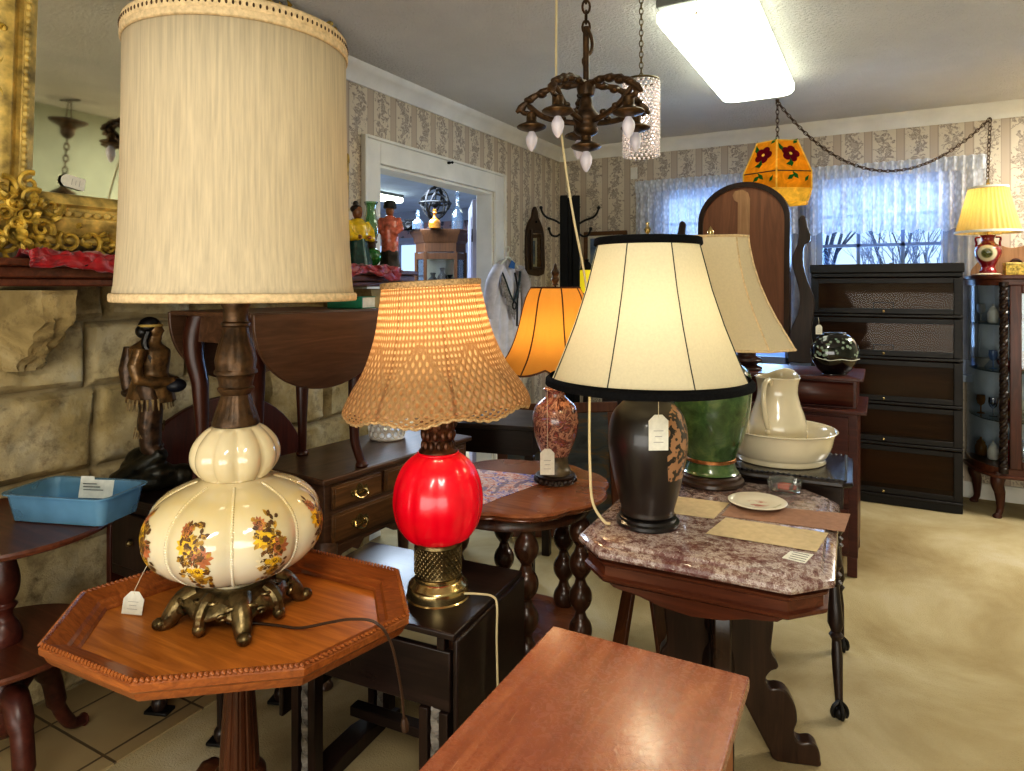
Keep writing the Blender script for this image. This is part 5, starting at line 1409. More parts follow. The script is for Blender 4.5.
for k in range(6):
    j = (k + 1) % 6
    for ti in range(3):
        mb = MB(); mb.add([H[ti + 1][k], H[ti + 1][j], H[ti][j], H[ti][k]], [(0, 1, 2, 3)])
        pn = mb.build('glass_panel', GA if ti < 2 else GY, t, smooth=False, solid=.003)
        if ti > 1: continue
        A, B, C, D = [Vector(p) for p in (H[ti + 1][k], H[ti + 1][j], H[ti][j], H[ti][k])]
        nrm = ((B - A).cross(D - A)).normalized()
        if nrm.dot(Vector((A.x + B.x, A.y + B.y, 0))) < 0: nrm = -nrm
        def pt(u, v): return (A * (1 - u) + B * u) * (1 - v) + (D * (1 - u) + C * u) * v + nrm * .004
        ex = (B - A).normalized(); ey = nrm.cross(ex).normalized()
        def blob(mb, u, v, pl): 
            c = pt(u, v); mb.add([c + ex * x + ey * y for x, y in pl], [tuple(range(len(pl)))])
        if ti == 0:
            mb = MB()
            for q in range(5):
                a = q * 1.257 + k; blob(mb, .5, .55, [(.034 * cos(a) + .028 * cos(b_), .034 * sin(a) + .028 * sin(b_)) for b_ in [i * .628 for i in range(10)]])
            mb.build('flower', GR, pn, smooth=False)
            mb = MB(); blob(mb, .5, .55, [(.011 * cos(b_), .011 * sin(b_)) for b_ in [i * .785 for i in range(8)]]); mb.T = Matrix.Translation(nrm * .002); mb.build('flower_centre', GY, pn, smooth=False, loc=nrm * .002)
        mb = MB()
        for (u, v, a, L_) in (((.24, .62, 1.9, .07), (.72, .88, .8, .06), (.28, .2, .2, .06), (.45, .12, 1.5, .07)) if ti == 0 else ((.3, .5, .6, .065), (.62, .55, 2.3, .065), (.8, .4, 1.0, .05))):
            pl = [(0, 0), (L_ * .4, L_ * .22), (L_, 0), (L_ * .4, -L_ * .22)]
            blob(mb, u, v, [(x * cos(a) - y * sin(a), x * sin(a) + y * cos(a)) for x, y in pl])
        mb.build('leaf', GG, pn, smooth=False)
mb = MB()
for k in range(6):
    mb.tube([H[i][k] for i in range(4)], .006, 6)
mb.m = 1
for i in (1,):
    for k in range(6): mb.tube([H[i][k], H[i][(k + 1) % 6]], .004, 5)
mb.m = 0
for i in (0, 2, 3):
    for k in range(6): mb.tube([H[i][k], H[i][(k + 1) % 6]], .005, 5)
mb.build('came_frame', [GY, W['bronze']], t)
mb = MB(); mb.prism([(p[0] * .98, p[1] * .98) for p in H[0]], 2.39, 2.396); mb.lathe([(.04, 2.395), (.03, 2.415), (.008, 2.425), (0, 2.425)], 16); mb.build('top_cap', W['brass'], t)
mb = MB(); chain(mb, [(0, 0, ZC - .01), (0, 0, 2.42)], .036, .0028, .010)
sw = []
for k in range(25):
    u = k / 24; sw.append(Vector((1.235 * u, .70 * u, ZC - .015 - .105 * u - .43 * 4 * u * (1 - u) * (1 - .12 * u))))
chain(mb, sw, .036, .0028, .010)
e_ = sw[-1]; chain(mb, [e_, e_ + Vector((-.015, .0, -.40)), e_ + Vector((-.015, .06, -.9))], .036, .0028, .010)
mb.tube(sw, .0022, 5); mb.lathe([(.012, ZC), (.012, ZC - .006), (.005, ZC - .02), (0, ZC - .022)], 10); 
mb.build('swag_chain', W['bronze'], t)
light('lamp_light', t, (0, 0, 2.2), 1.3, (1, .78, .40), .05)
# ceiling fluorescent fixture
t = thing('ceiling_light', 'rectangular fluorescent ceiling light with glowing rounded white lens', 'ceiling light', (-.66, 3.58, 0))
mb = MB(); mb.bx(-.195, .195, -.75, .74, 2.655, ZC); mb.build('housing', W['steel'], t, bev=.006)
LENS = emit_mat('lit acrylic lens', (.93, .95, .86), 5.0)
mb = MB()
def rr(hx, hy, r, z):
    out = []
    for cx, cy, a0 in ((hx - r, hy - r, 0), (-hx + r, hy - r, pi / 2), (-hx + r, -hy + r, pi), (hx - r, -hy + r, 1.5 * pi)):
        for k in range(7): out.append((cx + r * cos(a0 + pi / 2 * k / 6), cy + r * sin(a0 + pi / 2 * k / 6), z))
    return out
mb.rings([rr(.195, .73, .06, 2.655), rr(.210, .745, .075, 2.645), rr(.210, .745, .075, 2.615), rr(.197, .73, .075, 2.595), rr(.155, .68, .07, 2.586)]); mb.build('lens', LENS, t, ang=60)
mb = MB(); mb.tube([(-.02, -.75, 2.65), (-.02, -.752, 2.60)], .002, 5); mb.ball((-.02, -.752, 2.597), .006, 8, 6); mb.build('pull_cord', W['string'], t)

# ------------------------------------------------------------------ things lying on the tables
# blue plastic tray with a card in it
t = thing('plastic_tray', 'translucent blue plastic tray with raised rim on the round two-tier table', 'tray', (-2.095, 1.118, .771), rad(19))
BLUE = clear_glass('translucent blue plastic', (.70, .86, .95), .03, .15, .42, (.56, .76, .88), .4)
def rrect(hx, hy, r, z, n=5):
    out = []
    for cx, cy, a0 in ((hx - r, hy - r, 0), (-hx + r, hy - r, pi / 2), (-hx + r, -hy + r, pi), (hx - r, -hy + r, 1.5 * pi)):
        for k in range(n + 1): out.append((cx + r * cos(a0 + pi / 2 * k / n), cy + r * sin(a0 + pi / 2 * k / n), z))
    return out
mb = MB(); mb.rings([rrect(.15, .075, .02, .002), rrect(.165, .09, .03, .078), rrect(.175, .10, .035, .08), rrect(.175, .10, .035, .084), rrect(.163, .088, .03, .083), rrect(.147, .072, .02, .006)]); mb.build('tray_body', BLUE, t, ang=50)
t = thing('price_card', 'white handwritten card standing in the blue plastic tray', 'card', (-2.12, 1.185, .80), rad(24)); 
mb = MB(); mb.plate([(-.055, 0), (.055, 0), (.055, .055), (-.01, .055), (-.012, .065), (-.055, .065)], .001, Matrix.Rotation(rad(-12), 4, 'X')); mb.build('card', W['paper'], t, smooth=False)
mb = MB()
for k in range(4): mb.box((-.005 - .004 * k, -.0015 + .002 * (4 - k), .014 + .010 * k), (.075 - .01 * k, .0006, .002))
mb.build('handwriting', W['iron'], t, smooth=False)

# bronze figure of a man with braids and a pack
t = thing('bronze_figurine', 'dark bronze figurine of a braided man with headband standing on a rocky base', 'figurine', (-2.205, 1.42, .759), rad(32)); t.scale = (1.15, 1.15, 1.10)
BZ = plain('dark painted bronze', (.26, .19, .13), .32, .45, .5, 50, bmp=.4, bscale=60)
BZ2 = plain('brown bronze coat', (.40, .30, .18), .3, .4, .5, 40, bmp=.3, bscale=60)
# facing local +x
mb = MB()
mb.ball((0, 0, .03), .085, 14, 8, (1.0, .9, .45)); mb.ball((-.03, .01, .06), .06, 12, 8, (1.1, .8, .7)); mb.ball((.03, -.02, .055), .05, 12, 8, (1, 1, .6))
mb.tube([(-.09, -.03, .02), (.0, -.03, .08), (.05, -.03, .12)], [.034, .034, .024], 8); mb.ball((.08, .02, .03), .04, 10, 7); mb.ball((-.02, .01, .09), .055, 10, 7, (1.1, .9, .7))
mb.build('rock_base', plain('dark rocky bronze', (.13, .12, .08), .35, .4, .5, 40, bmp=.6), t, remesh=.007)
mb = MB()
for s, f in ((-1, .012), (1, -.012)):
    mb.tube([(f + .02, s * .026, .11), (f, s * .026, .13), (f - .004, s * .027, .20), (f + .004, s * .028, .27), (0, s * .02, .33)], [.026, .030, .034, .034, .036], 10)
    mb.ball((f + .022, s * .027, .105), .016, 10, 7, (1.7, .9, .8))
mb.build('leggings', BZ, t, remesh=.005)
mb = MB()
mb.tube([(0, 0, .27), (0, 0, .31), (0, 0, .36), (-.004, 0, .40), (-.004, 0, .435), (0, 0, .455), (.004, 0, .475)], [.058, .052, .040, .047, .048, .026, .018], 14, True, 1.25)
for s in (-1, 1):
    mb.tube([(-.004, s * .055, .44), (-.012, s * .072, .39), (-.004, s * .070, .345), (.032, s * .045, .335), (.062, s * .016, .335)], [.020, .021, .018, .016, .013], 10); mb.ball((.066, s * .012, .335), .013, 10, 7, (1.2, 1, 1))
mb.ball((.008, 0, .495), .026, 14, 10, (1.0, .85, 1.22)); mb.ball((.034, 0, .492), .0065, 8, 6, (1.1, .8, 1.2)); mb.ball((.028, 0, .479), .008, 8, 6, (1, 1.2, .6)); mb.ball((.022, 0, .468), .011, 8, 6)
mb.build('body', BZ2, t, remesh=.0045)
mb = MB()
mb.ball((-.004, 0, .507), .030, 14, 10, (1.05, 1.0, .95)); mb.ball((-.02, 0, .49), .024, 12, 8)
for s in (-1, 1): mb.tube(spline([(.004, s * .026, .49), (-.002, s * .034, .455), (.012, s * .036, .42), (.02, s * .032, .385)], 4), [.010, .010, .011, .010, .011, .010, .010, .011, .010, .010, .009, .008, .004], 8)
mb.build('braided_hair', plain('black bronze hair', (.07, .06, .055), .35, .3, .4, 60), t)
mb = MB(); mb.torus((.0, 0, .508), .0295, .0045, 28, 6); mb.build('headband', W['goldl'], t)
mb = MB(); mb.tube([(-.058, 0, .44), (-.066, 0, .37), (-.062, .0, .31)], [.020, .027, .022], 10); mb.ball((-.05, .0, .30), .03, 10, 7, (1.2, 1, .7)); mb.build('back_pack', BZ, t)
mb = MB(); mb.ball((.072, 0, .32), .026, 12, 8, (1.2, 1.1, .85)); mb.build('carried_bundle', plain('blue black bronze', (.12, .13, .17), .4, .3, .4, 50), t)
mb = MB()
for k in range(26):
    a = k * 2 * pi / 26; mb.tube([(.056 * cos(a), .068 * sin(a), .285), (.06 * cos(a), .07 * sin(a), .25)], [.004, .002], 5)
FRG = plain('pale painted fringe', (.52, .44, .30), .5, .1, .4, 60)
mb.build('waist_fringe', FRG, t)
for s in (-1, 1):
    mb = MB()
    for k in range(7): mb.tube([(-.02 + .006 * k, s * .05, .20 - .01 * (k % 2)), (-.024 + .006 * k, s * .056, .165)], [.003, .0015], 4)
    mb.build('leg_fringe', FRG, t)

# arched wooden board beside the fireplace opening
mb = MB(); ot = [(-.47, 0), (.47, 0), (.47, .55)] + [(.47 * cos(pi * k / 24), .55 + .43 * sin(pi * k / 24)) for k in range(1, 24)] + [(-.47, .55)]
mb.plate(ot, .025, Matrix.Rotation(pi / 2, 4, 'Z')); o = mb.build('fire_screen', wood('dark red board', (.24, .10, .065), (.38, .17, .11), .35, 'Z'), bev=.004, loc=(-2.45, 1.885, .007))
tag(o, 'arched dark red wooden board covering the stone fireplace opening', 'fire screen')
# white openwork basket on the lowboy
t = thing('openwork_basket', 'white openwork ceramic basket standing at the back of the lowboy', 'basket', (-1.975, 2.40, .761))
mb = MB(); mb.lathe([(0, 0), (.075, 0), (.08, .006), (.078, .012), (0, .014)], 32)
for r_ in range(5):
    for k in range(16):
        a = (k + .5 * (r_ % 2)) * pi / 8; R = .078 + .002 * r_; q = Vector((R * cos(a), R * sin(a), .03 + r_ * .024))
        tx = Vector((-sin(a), cos(a), 0)); mb.tube([q + tx * (.014 * cos(b_)) + Vector((0, 0, .015 * sin(b_))) for b_ in [i * pi / 5 for i in range(11)]], .0042, 5)
mb.build('pierced_wall', plain('white ceramic lace', (.92, .90, .87), .3, 0, .08, 30, coat=.3), t)
mb = MB(); mb.torus((0, 0, .145), .088, .006, 36, 8)
for k in range(5): a = k * 1.257; mb.ball((.086 * cos(a), .086 * sin(a), .10), .014, 8, 6, (.8, .8, 1.2))
mb.build('rim', plain('pink tinted ceramic', (.80, .68, .68), .3, 0, .1, 30), t)

# sheets of coloured puzzle paper on the round table
def puzzle():
    m, nt, b = mat('printed picture sheet')
    v = coords(nt, 'Object', (9, 26, 1), (0, 0, .5)); f = tex(nt, v, 1.3, 4, .6, .8); g = tex(nt, coords(nt, 'Object', (22, 8, 1), (0, 0, -.4)), 1.2, 3)
    c = ramp(nt, f, [(.0, (.20, .24, .45)), (.36, (.88, .84, .86)), (.43, (.74, .40, .36)), (.48, (.92, .86, .86)), (.54, (.14, .32, .80)), (.60, (.90, .84, .84)), (.66, (.62, .34, .32))], 'CONSTANT')
    c = mixc(nt, ramp(nt, g, [(.56, (0, 0, 0, 1)), (.57, (.8, .8, .8, 1))], 'CONSTANT'), c, (.42, .40, .58))
    nt.links.new(c, b.inputs['Base Color']); b.inputs['Roughness'].default_value = .3; return m
mb = MB(); mb.prism([(-.16, -.20), (.06, -.235), (.10, -.10), (.175, .10), (.165, .20), (-.17, .20)], 0, .002); o = mb.build('picture_sheet', puzzle(), smooth=False, loc=(-1.27, 2.095, .7205)); o.rotation_euler = (0, 0, rad(9)); tag(o, 'glossy printed blue and red picture sheet spread on the round table', 'print')

# papers, plate, ashtray and label on the marble
Zm = .7425
def sheet(name, label, pts, m, z, cat):
    cx = sum(p[0] for p in pts) / 4; cy = sum(p[1] for p in pts) / 4
    mb = MB(); mb.prism([(p[0] - cx, p[1] - cy) for p in pts], 0, .0015); o = mb.build(name, m, smooth=False, loc=(cx, cy, z)); return tag(o, label, cat)
sheet('paper_sheet', 'cream paper sheet on the marble table partly behind the black vase lamp', [(-.585, 2.075), (-.449, 2.087), (-.437, 2.262), (-.601, 2.249)], W['cream'], Zm, 'paper')
sheet('paper_sheet', 'brown tan paper sheet lying beneath the white plate on the marble table', [(-.434, 2.128), (-.095, 2.158), (-.086, 2.335), (-.429, 2.265)], W['tan'], Zm, 'paper')
sheet('paper_sheet', 'cream paper sheet at the front right of the marble table', [(-.441, 1.946), (-.152, 1.955), (-.134, 2.118), (-.418, 2.108)], W['cream'], Zm + .0018, 'paper')
o = sheet('sticker_label', 'small white paper label on the front right corner of the marble table', [(-.228, 1.872), (-.172, 1.862), (-.158, 1.935), (-.214, 1.93)], W['paper'], Zm, 'label')
mb = MB()
for k in range(4): mb.box((.002 * k, -.025 + .016 * k, .0016), (.04, .003, .0004), rad(-8))
mb.build('printed_line', W['iron'], o, smooth=False)
def platem():
    m, nt, b = mat('flowered plate glaze'); v = coords(nt); f = tex(nt, v, 24, 4)
    t_ = nt.nodes.new('ShaderNodeTexCoord'); vl = N(nt, 'ShaderNodeVectorMath', operation='LENGTH'); nt.links.new(t_.outputs['Object'], vl.inputs[0])
    ctr = ramp(nt, vl.outputs['Value'], [(.02, (1, 1, 1, 1)), (.04, (0, 0, 0, 1))])
    c = mixc(nt, math_(nt, 'MULTIPLY', ctr, ramp(nt, f, [(.48, (0, 0, 0, 1)), (.55, (1, 1, 1, 1))])), (.88, .85, .78), (.70, .40, .38))
    c = mixc(nt, ramp(nt, f, [(.66, (0, 0, 0, 1)), (.70, (.6, .6, .6, 1))]), c, (.55, .58, .45))
    nt.links.new(c, b.inputs['Base Color']); b.inputs['Roughness'].default_value = .15; b.inputs['Coat Weight'].default_value = .5; return m
mb = MB(); mb.lathe([(0, .001), (.048, .001), (.05, .004), (.088, .014), (.091, .017), (.088, .0185), (.052, .008), (0, .006)], 56)
o = mb.build('plate', platem(), loc=(-.352, 2.275, Zm + .0016), ang=50); tag(o, 'small white china plate with faint flowers on the brown paper sheet', 'plate')
t = thing('ashtray', 'clear cut-glass ashtray with red bottom at the back of the marble table', 'ashtray', (-.295, 2.50, Zm))
CG2 = clear_glass('cut crystal', (.97, .98, .98), .08, .05, .06, (.85, .86, .86))
mb = MB(); mb.lathe([(.040, .0), (.050, .004), (.058, .034), (.055, .038), (.048, .034), (.042, .012), (.0, .010)], 16, mod=lambda th, k: 1 + .05 * (1 if int(th / (2 * pi) * 16 + .1) % 2 else -1)); mb.build('glass_body', CG2, t, smooth=False)
mb = MB(); mb.lathe([(0, .0105), (.038, .0115), (.038, .016), (0, .016)], 24); mb.build('red_bottom', plain('red orange glass', (.80, .25, .14), .15, 0, .2, 40, coat=.5), t)

# wash bowl and pitcher
mb = MB(); mb.lathe(smooth_prof([(.0, .004), (.155, .004), (.16, .0), (.166, .002), (.167, .02), (.174, .028), (.188, .06), (.198, .10), (.206, .118), (.212, .122), (.206, .125), (.197, .118), (.188, .10), (.176, .062), (.155, .025), (0, .018)], 3), 80)
o = mb.build('wash_bowl', W['porc'], loc=(-.355, 2.845, .7695), ang=70); tag(o, 'large cream ironstone wash bowl holding the pitcher on the dark side table', 'bowl')
t = thing('pitcher', 'tall cream ironstone pitcher standing in the wash bowl', 'pitcher', (-.365, 2.855, .7895), rad(78)); t.scale = (.98, .98, .98)
def lip(th, k):
    q = max(0, cos(th)) ** 6
    return 1 + (.32 * q if k >= len(PP) - 8 and k < len(PP) else 0)
PP = smooth_prof([(.0, 0), (.075, 0), (.082, .006), (.085, .02), (.105, .06), (.110, .10), (.102, .15), (.085, .20), (.075, .245), (.078, .285), (.086, .31)], 4)
mb = MB(); mb.lathe(PP, 64, mod=lip, close=False, zmod=lambda th, k: (.022 * max(0, cos(th)) ** 6 if k > len(PP) - 8 else 0)); mb.build('jug_body', W['porc'], t, solid=.005, ang=70)
mb = MB(); mb.tube(spline([(-.07, 0, .285), (-.10, 0, .305), (-.145, 0, .29), (-.155, 0, .235), (-.135, 0, .17), (-.105, 0, .115), (-.095, 0, .105)], 6), [.012, .012] + [.0105] * 28 + [.009] * 7, 10); mb.ball((-.105, 0, .10), .014, 10, 7); mb.build('handle', W['porc'], t)

# round black glass vase on the dresser
t = thing('pillow_vase', 'round black glass vase painted with pale flowers on the dresser corner', 'vase', (-.215, 3.88, .994), FACE - rad(4)); t.scale = (.94, .94, .93)
def fl_vase():
    m, nt, b = mat('black glass with pale blossoms'); v = coords(nt, 'Object', (1, 1, 1)); vo = N(nt, 'ShaderNodeTexVoronoi', Scale=40.0, Randomness=.8); nt.links.new(v, vo.inputs['Vector'])
    t_ = nt.nodes.new('ShaderNodeTexCoord'); sp = nt.nodes.new('ShaderNodeSeparateXYZ'); nt.links.new(t_.outputs['Object'], sp.inputs[0])
    d1 = math_(nt, 'MULTIPLY', math_(nt, 'GREATER_THAN', sp.outputs[2], .085), math_(nt, 'LESS_THAN', sp.outputs[2], .205))
    s = math_(nt, 'MULTIPLY', ramp(nt, vo.outputs['Distance'], [(.30, (1, 1, 1, 1)), (.42, (0, 0, 0, 1))]), d1)
    c = mixc(nt, s, (.02, .02, .025), (.62, .68, .62)); g = tex(nt, v, 30, 3); c = mixc(nt, math_(nt, 'MULTIPLY', s, math_(nt, 'MULTIPLY', g, .8)), c, (.25, .36, .28))
    nt.links.new(c, b.inputs['Base Color']); b.inputs['Roughness'].default_value = .08; b.inputs['Coat Weight'].default_value = .6; b.inputs['Coat Roughness'].default_value = .03; return m
mb = MB(); mb.T = Matrix.Diagonal((1, .62, 1, 1))
mb.lathe(smooth_prof([(.0, 0), (.06, 0), (.065, .006), (.095, .035), (.123, .085), (.129, .13), (.118, .175), (.09, .21), (.062, .226), (.066, .232), (.06, .234), (.045, .22), (0, .19)], 4), 56); mb.build('vase_body', fl_vase(), t, ang=60)
mb = MB(); mb.tube(spline([(-.118, -.038, .10), (-.06, -.073, .085), (.0, -.081, .092), (.06, -.074, .085), (.118, -.036, .09)], 6), .0022, 5); mb.build('painted_line', W['paper'], t)
price_tag('white price tag on a string above the round black vase', (-.285, 3.80, 1.255), .034, .05, (0, 0, FACE), [(0, 0, .02), (.006, .02, .035)])
# dark turned pot beside it
mb = MB(); mb.lathe(smooth_prof([(0, 0), (.075, 0), (.08, .012), (.06, .022), (.055, .03), (.082, .045), (.078, .06), (.05, .075), (.055, .11), (.07, .15), (.065, .155), (.0, .15)], 3), 36)
o = mb.build('turned_pot', wood('dark turned wood', (.16, .08, .05), (.28, .15, .10), .3, 'Z'), loc=(-.66, 3.90, .994)); tag(o, 'dark turned wooden pot on the dresser behind the green lamp', 'pot')

# splay-legged stool under the marble table
t = thing('wooden_stool', 'small splay-legged wooden stool standing under the marble table', 'stool', (-.765, 2.375, 0), rad(15))
st = wood('orange brown wood', (.30, .17, .09), (.50, .31, .17), .4, 'Z')
mb = MB(); mb.lathe([(0, .38), (.12, .38), (.128, .386), (.128, .398), (.12, .404), (0, .404)], 40); mb.build('seat', st, t)
for k in range(4):
    a = pi / 4 + pi / 2 * k; mb = MB(); c, s = cos(a), sin(a); tx = Vector((-s, c, 0))
    A, B = Vector((.06 * c, .06 * s, .38)), Vector((.15 * c, .15 * s, 0)); o_ = Vector((c, s, .2)) * .009
    mb.rings([[A - tx * .026 - o_, A + tx * .026 - o_, A + tx * .026 + o_, A - tx * .026 + o_], [B - tx * .034 - o_, B + tx * .034 - o_, B + tx * .034 + o_, B - tx * .034 + o_]]); mb.build('leg', st, t, bev=.003)

# ------------------------------------------------------------------ along the left wall
# figures, oil lamp and stick on the mantel end
ZM = 1.5445
t = thing('yellow_robed_figurine', 'ceramic figurine in yellow jacket and green skirt on the mantel end', 'figurine', (-2.335, 2.60, ZM), rad(-10))
Yc, Gc, Sk = plain('yellow glaze', (.86, .72, .12), .25, 0, .15, 40, coat=.4), plain('dark green glaze', (.10, .26, .24), .25, 0, .3, 40, coat=.4), plain('brown skin glaze', (.50, .32, .18), .35, 0, .2, 40)
mb = MB(); mb.lathe(smooth_prof([(0, 0), (.075, 0), (.078, .01), (.066, .06), (.055, .11), (.045, .16), (0, .165)], 3), 28, mod=lambda th, k: 1 + .05 * cos(th * 7)); mb.build('skirt', Gc, t)
mb = MB(); mb.tube([(0, 0, .13), (.004, 0, .17), (.004, 0, .215), (0, 0, .25)], [.045, .055, .056, .03], 14)
for s in (-1, 1): mb.tube([(0, s * .05, .235), (.015, s * .07, .19), (.04, s * .06, .15), (.055, s * .035, .155)], [.022, .025, .022, .014], 10)
mb.build('jacket', Yc, t, remesh=.006)
mb = MB(); mb.ball((.004, 0, .285), .030, 14, 10, (.95, .85, 1.2)); mb.ball((.034, 0, .283), .006, 8, 6); mb.tube([(0, 0, .24), (0, 0, .27)], .014, 8)
mb.build('head', Sk, t, remesh=.004)
for s in (-1, 1): mb = MB(); mb.ball((.062, s * .03, .156), .011, 8, 6); mb.build('hand', Sk, t)
mb = MB(); mb.ball((-.006, 0, .302), .031, 12, 8, (1, 1, .75)); mb.ball((-.01, 0, .33), .015, 10, 7); mb.build('dark_hair', plain('dark hair glaze', (.14, .09, .05), .3, 0, .3, 50), t)
t = thing('pink_robed_figurine', 'tall ceramic figurine in coral pink robe with dark cap beside the green oil lamp', 'figurine', (-2.33, 2.855, 1.536), rad(-60))
mb = MB(); mb.tube([(0, 0, .10), (0, 0, .16), (.006, 0, .22), (0, 0, .27), (0, 0, .30)], [.048, .046, .05, .046, .022], 14)
for s in (-1, 1): mb.tube([(0, s * .04, .285), (.012, s * .058, .23), (.04, s * .03, .20)], [.02, .022, .016], 10)
mb.build('robe', plain('coral glaze', (.74, .40, .32), .25, 0, .35, 30, coat=.4), t, remesh=.006)
mb = MB(); mb.lathe(smooth_prof([(0, 0), (.055, 0), (.06, .012), (.05, .06), (.046, .11), (0, .12)], 3), 24, mod=lambda th, k: 1 + .06 * cos(th * 6)); mb.build('skirt', plain('dark mottled glaze', (.20, .16, .14), .3, 0, .6, 40), t)
mb = MB(); mb.ball((0, 0, .325), .027, 14, 10, (.95, .85, 1.2)); mb.ball((.026, 0, .323), .005, 8, 6); mb.build('head', Sk, t)
mb = MB(); mb.lathe([(.034, .338), (.036, .345), (.03, .375), (.02, .38), (0, .38)], 20); mb.build('cap', W['iron'], t)
t = thing('oil_lamp', 'green glass oil lamp with tall chimney between the two ceramic figurines', 'oil lamp', (-2.36, 2.735, ZM - .006))
GGl = plain('green lamp glass', (.20, .52, .22), .1, 0, .15, 20, coat=.5, trans=.35)
mb = MB(); mb.lathe(smooth_prof([(0, 0), (.042, 0), (.045, .008), (.03, .02), (.05, .05), (.056, .075), (.045, .10), (.022, .115), (0, .117)], 3), 32); mb.build('font', GGl, t)
mb = MB(); mb.lathe([(.022, .115), (.026, .12), (.026, .14), (.034, .145), (.034, .155), (.02, .158), (0, .158)], 24); mb.build('burner', W['bronze'], t)
mb = MB(); mb.lathe(smooth_prof([(.028, .155), (.032, .17), (.043, .21), (.040, .25), (.028, .30), (.026, .33), (.036, .36)], 4), 32, mod=lambda th, k: 1 + (.05 * cos(th * 8) if k > 21 else 0), close=False); mb.build('chimney', clear_glass('green tinted chimney', (.62, .80, .62), .12, .03, .25, (.45, .62, .42)), t, ang=70)
mb = MB(); mb.lathe(smooth_prof([(0, 0), (.035, 0), (.04, .008), (.015, .02), (.010, .05), (.014, .06), (.009, .07), (.009, .30), (.015, .31), (.009, .32), (.011, .55), (.016, .56), (.012, .60), (0, .605)], 3), 20); o = mb.build('tall_candlestick', W['gold'], loc=(-2.455, 2.655, ZM + .0)); tag(o, 'slim gilded candlestick standing behind the yellow jacket figurine', 'candlestick')
# two books on the drop-leaf table
t = thing('book', 'white paged book with green spine lying on the small drop-leaf table', 'book', (-1.80, 1.975, 1.3685), rad(8))
mb = MB(); mb.bx(-.07, .075, -.045, .045, .003, .042); mb.build('pages', W['paper'], t)
mb = MB(); mb.bx(-.075, .08, -.05, .045, 0, .003); mb.bx(-.075, .08, -.05, .045, .042, .045); mb.bx(-.075, .08, -.053, -.046, 0, .045); mb.build('cover', plain('green cloth cover', (.10, .46, .34), .6, 0, .1, 40), t, bev=.001)

# blouse hanging on the door casing
t = thing('fringed_blouse', 'pale grey fringed blouse with dark beaded trim hanging on the door casing', 'clothing', (-2.535, 4.46, 0), 0)
mb = MB()
def gar(u, v):
    z = 1.66 - 1.12 * v; hw = .06 + .19 * min(1, v / .16) ** .6 + .02 * v
    y = (u - .5) * 2 * hw + .0
    neck = max(0, 1 - abs(u - .5) * 5.5)
    z -= (.10 * neck * (1 - v) ** 8) + .05 * max(0, abs(u - .5) - .3) * (1 - v)
    x = .055 * cos((u - .5) * pi) ** .7 * min(1, v / .1 + .3) + .012 * sin(u * 34 + 3 * v) * min(1, v * 2.5)
    return (x, y, z)
mb.grid(gar, 60, 40); mb.build('cloth_body', plain('lilac white cloth', (.82, .80, .82), .85, 0, .08, 14, bmp=.2), t, solid=.003, ang=80)
for s in (-1, 1):
    mb = MB(); mb.tube(spline([(.045, s * .15, 1.60), (.05, s * .25, 1.50), (.045, s * .285, 1.36), (.04, s * .29, 1.22)], 6), [.05] * 6 + [.052] * 6 + [.045] * 6 + [.04], 12, True, .55); mb.build('sleeve', plain('lilac white sleeve', (.80, .78, .81), .85, 0, .1, 14), t)
mb = MB()
for s in (-1, 1): mb.tube(spline([(.06, s * .16, 1.60), (.078, s * .11, 1.50), (.085, s * .05, 1.40), (.088, .0, 1.34)], 5), .009, 6, True, .6)
mb.build('beaded_trim', plain('teal black beads', (.12, .20, .22), .4, 0, .5, 120), t)
mb = MB()
for k in range(34):
    q = abs(k - 16.5) / 16.5; y = (k - 16.5) / 16.5 * .15; z0 = 1.32 + .24 * q; mb.tube(spline([(.084 - .02 * q, y, z0), (.09 - .02 * q, y + random.uniform(-.01, .01), z0 - .06), (.088 - .02 * q, y + random.uniform(-.014, .014), z0 - .12 + random.uniform(-.02, .02))], 3), .006, 4)
mb.build('fringe', plain('grey fringe', (.56, .54, .54), .8, 0, .4, 60), t)
mb = MB(); mb.tube(spline([(.07, .05, 1.56), (.085, .07, 1.44), (.092, .05, 1.34), (.095, .04, 1.15)], 5), .008, 6); mb.torus((.094, .0, 1.31), .028, .006, 20, 6, 'X'); mb.build('bead_necklace', W['iron'], t)
t = thing('clothes_hanger', 'white clothes hanger with blue lining showing above the fringed blouse', 'hanger', (-2.515, 4.46, 0))
mb = MB(); mb.tube(spline([(.02, -.17, 1.585), (.02, -.07, 1.645), (.02, 0, 1.675), (.02, .07, 1.645), (.02, .17, 1.585)], 6), .010, 8); mb.tube([(.02, 0, 1.675), (.02, 0, 1.715)], .006, 6); mb.tube([(.02 + .0, .022 * sin(q), 1.737 + .022 * -cos(q)) for q in [i * .4 for i in range(12)]], .004, 6); mb.build('hanger_bar', W['paper'], t)
mb = MB(); mb.plate([(-.02, 1.60), (.07, 1.59), (.085, 1.635), (.03, 1.655)], .004, Matrix.Translation((.034, 0, 0)) @ Matrix.Rotation(pi / 2, 4, 'Z')); mb.build('blue_lining', plain('blue lining', (.22, .42, .66), .7, 0, .1, 20), t)

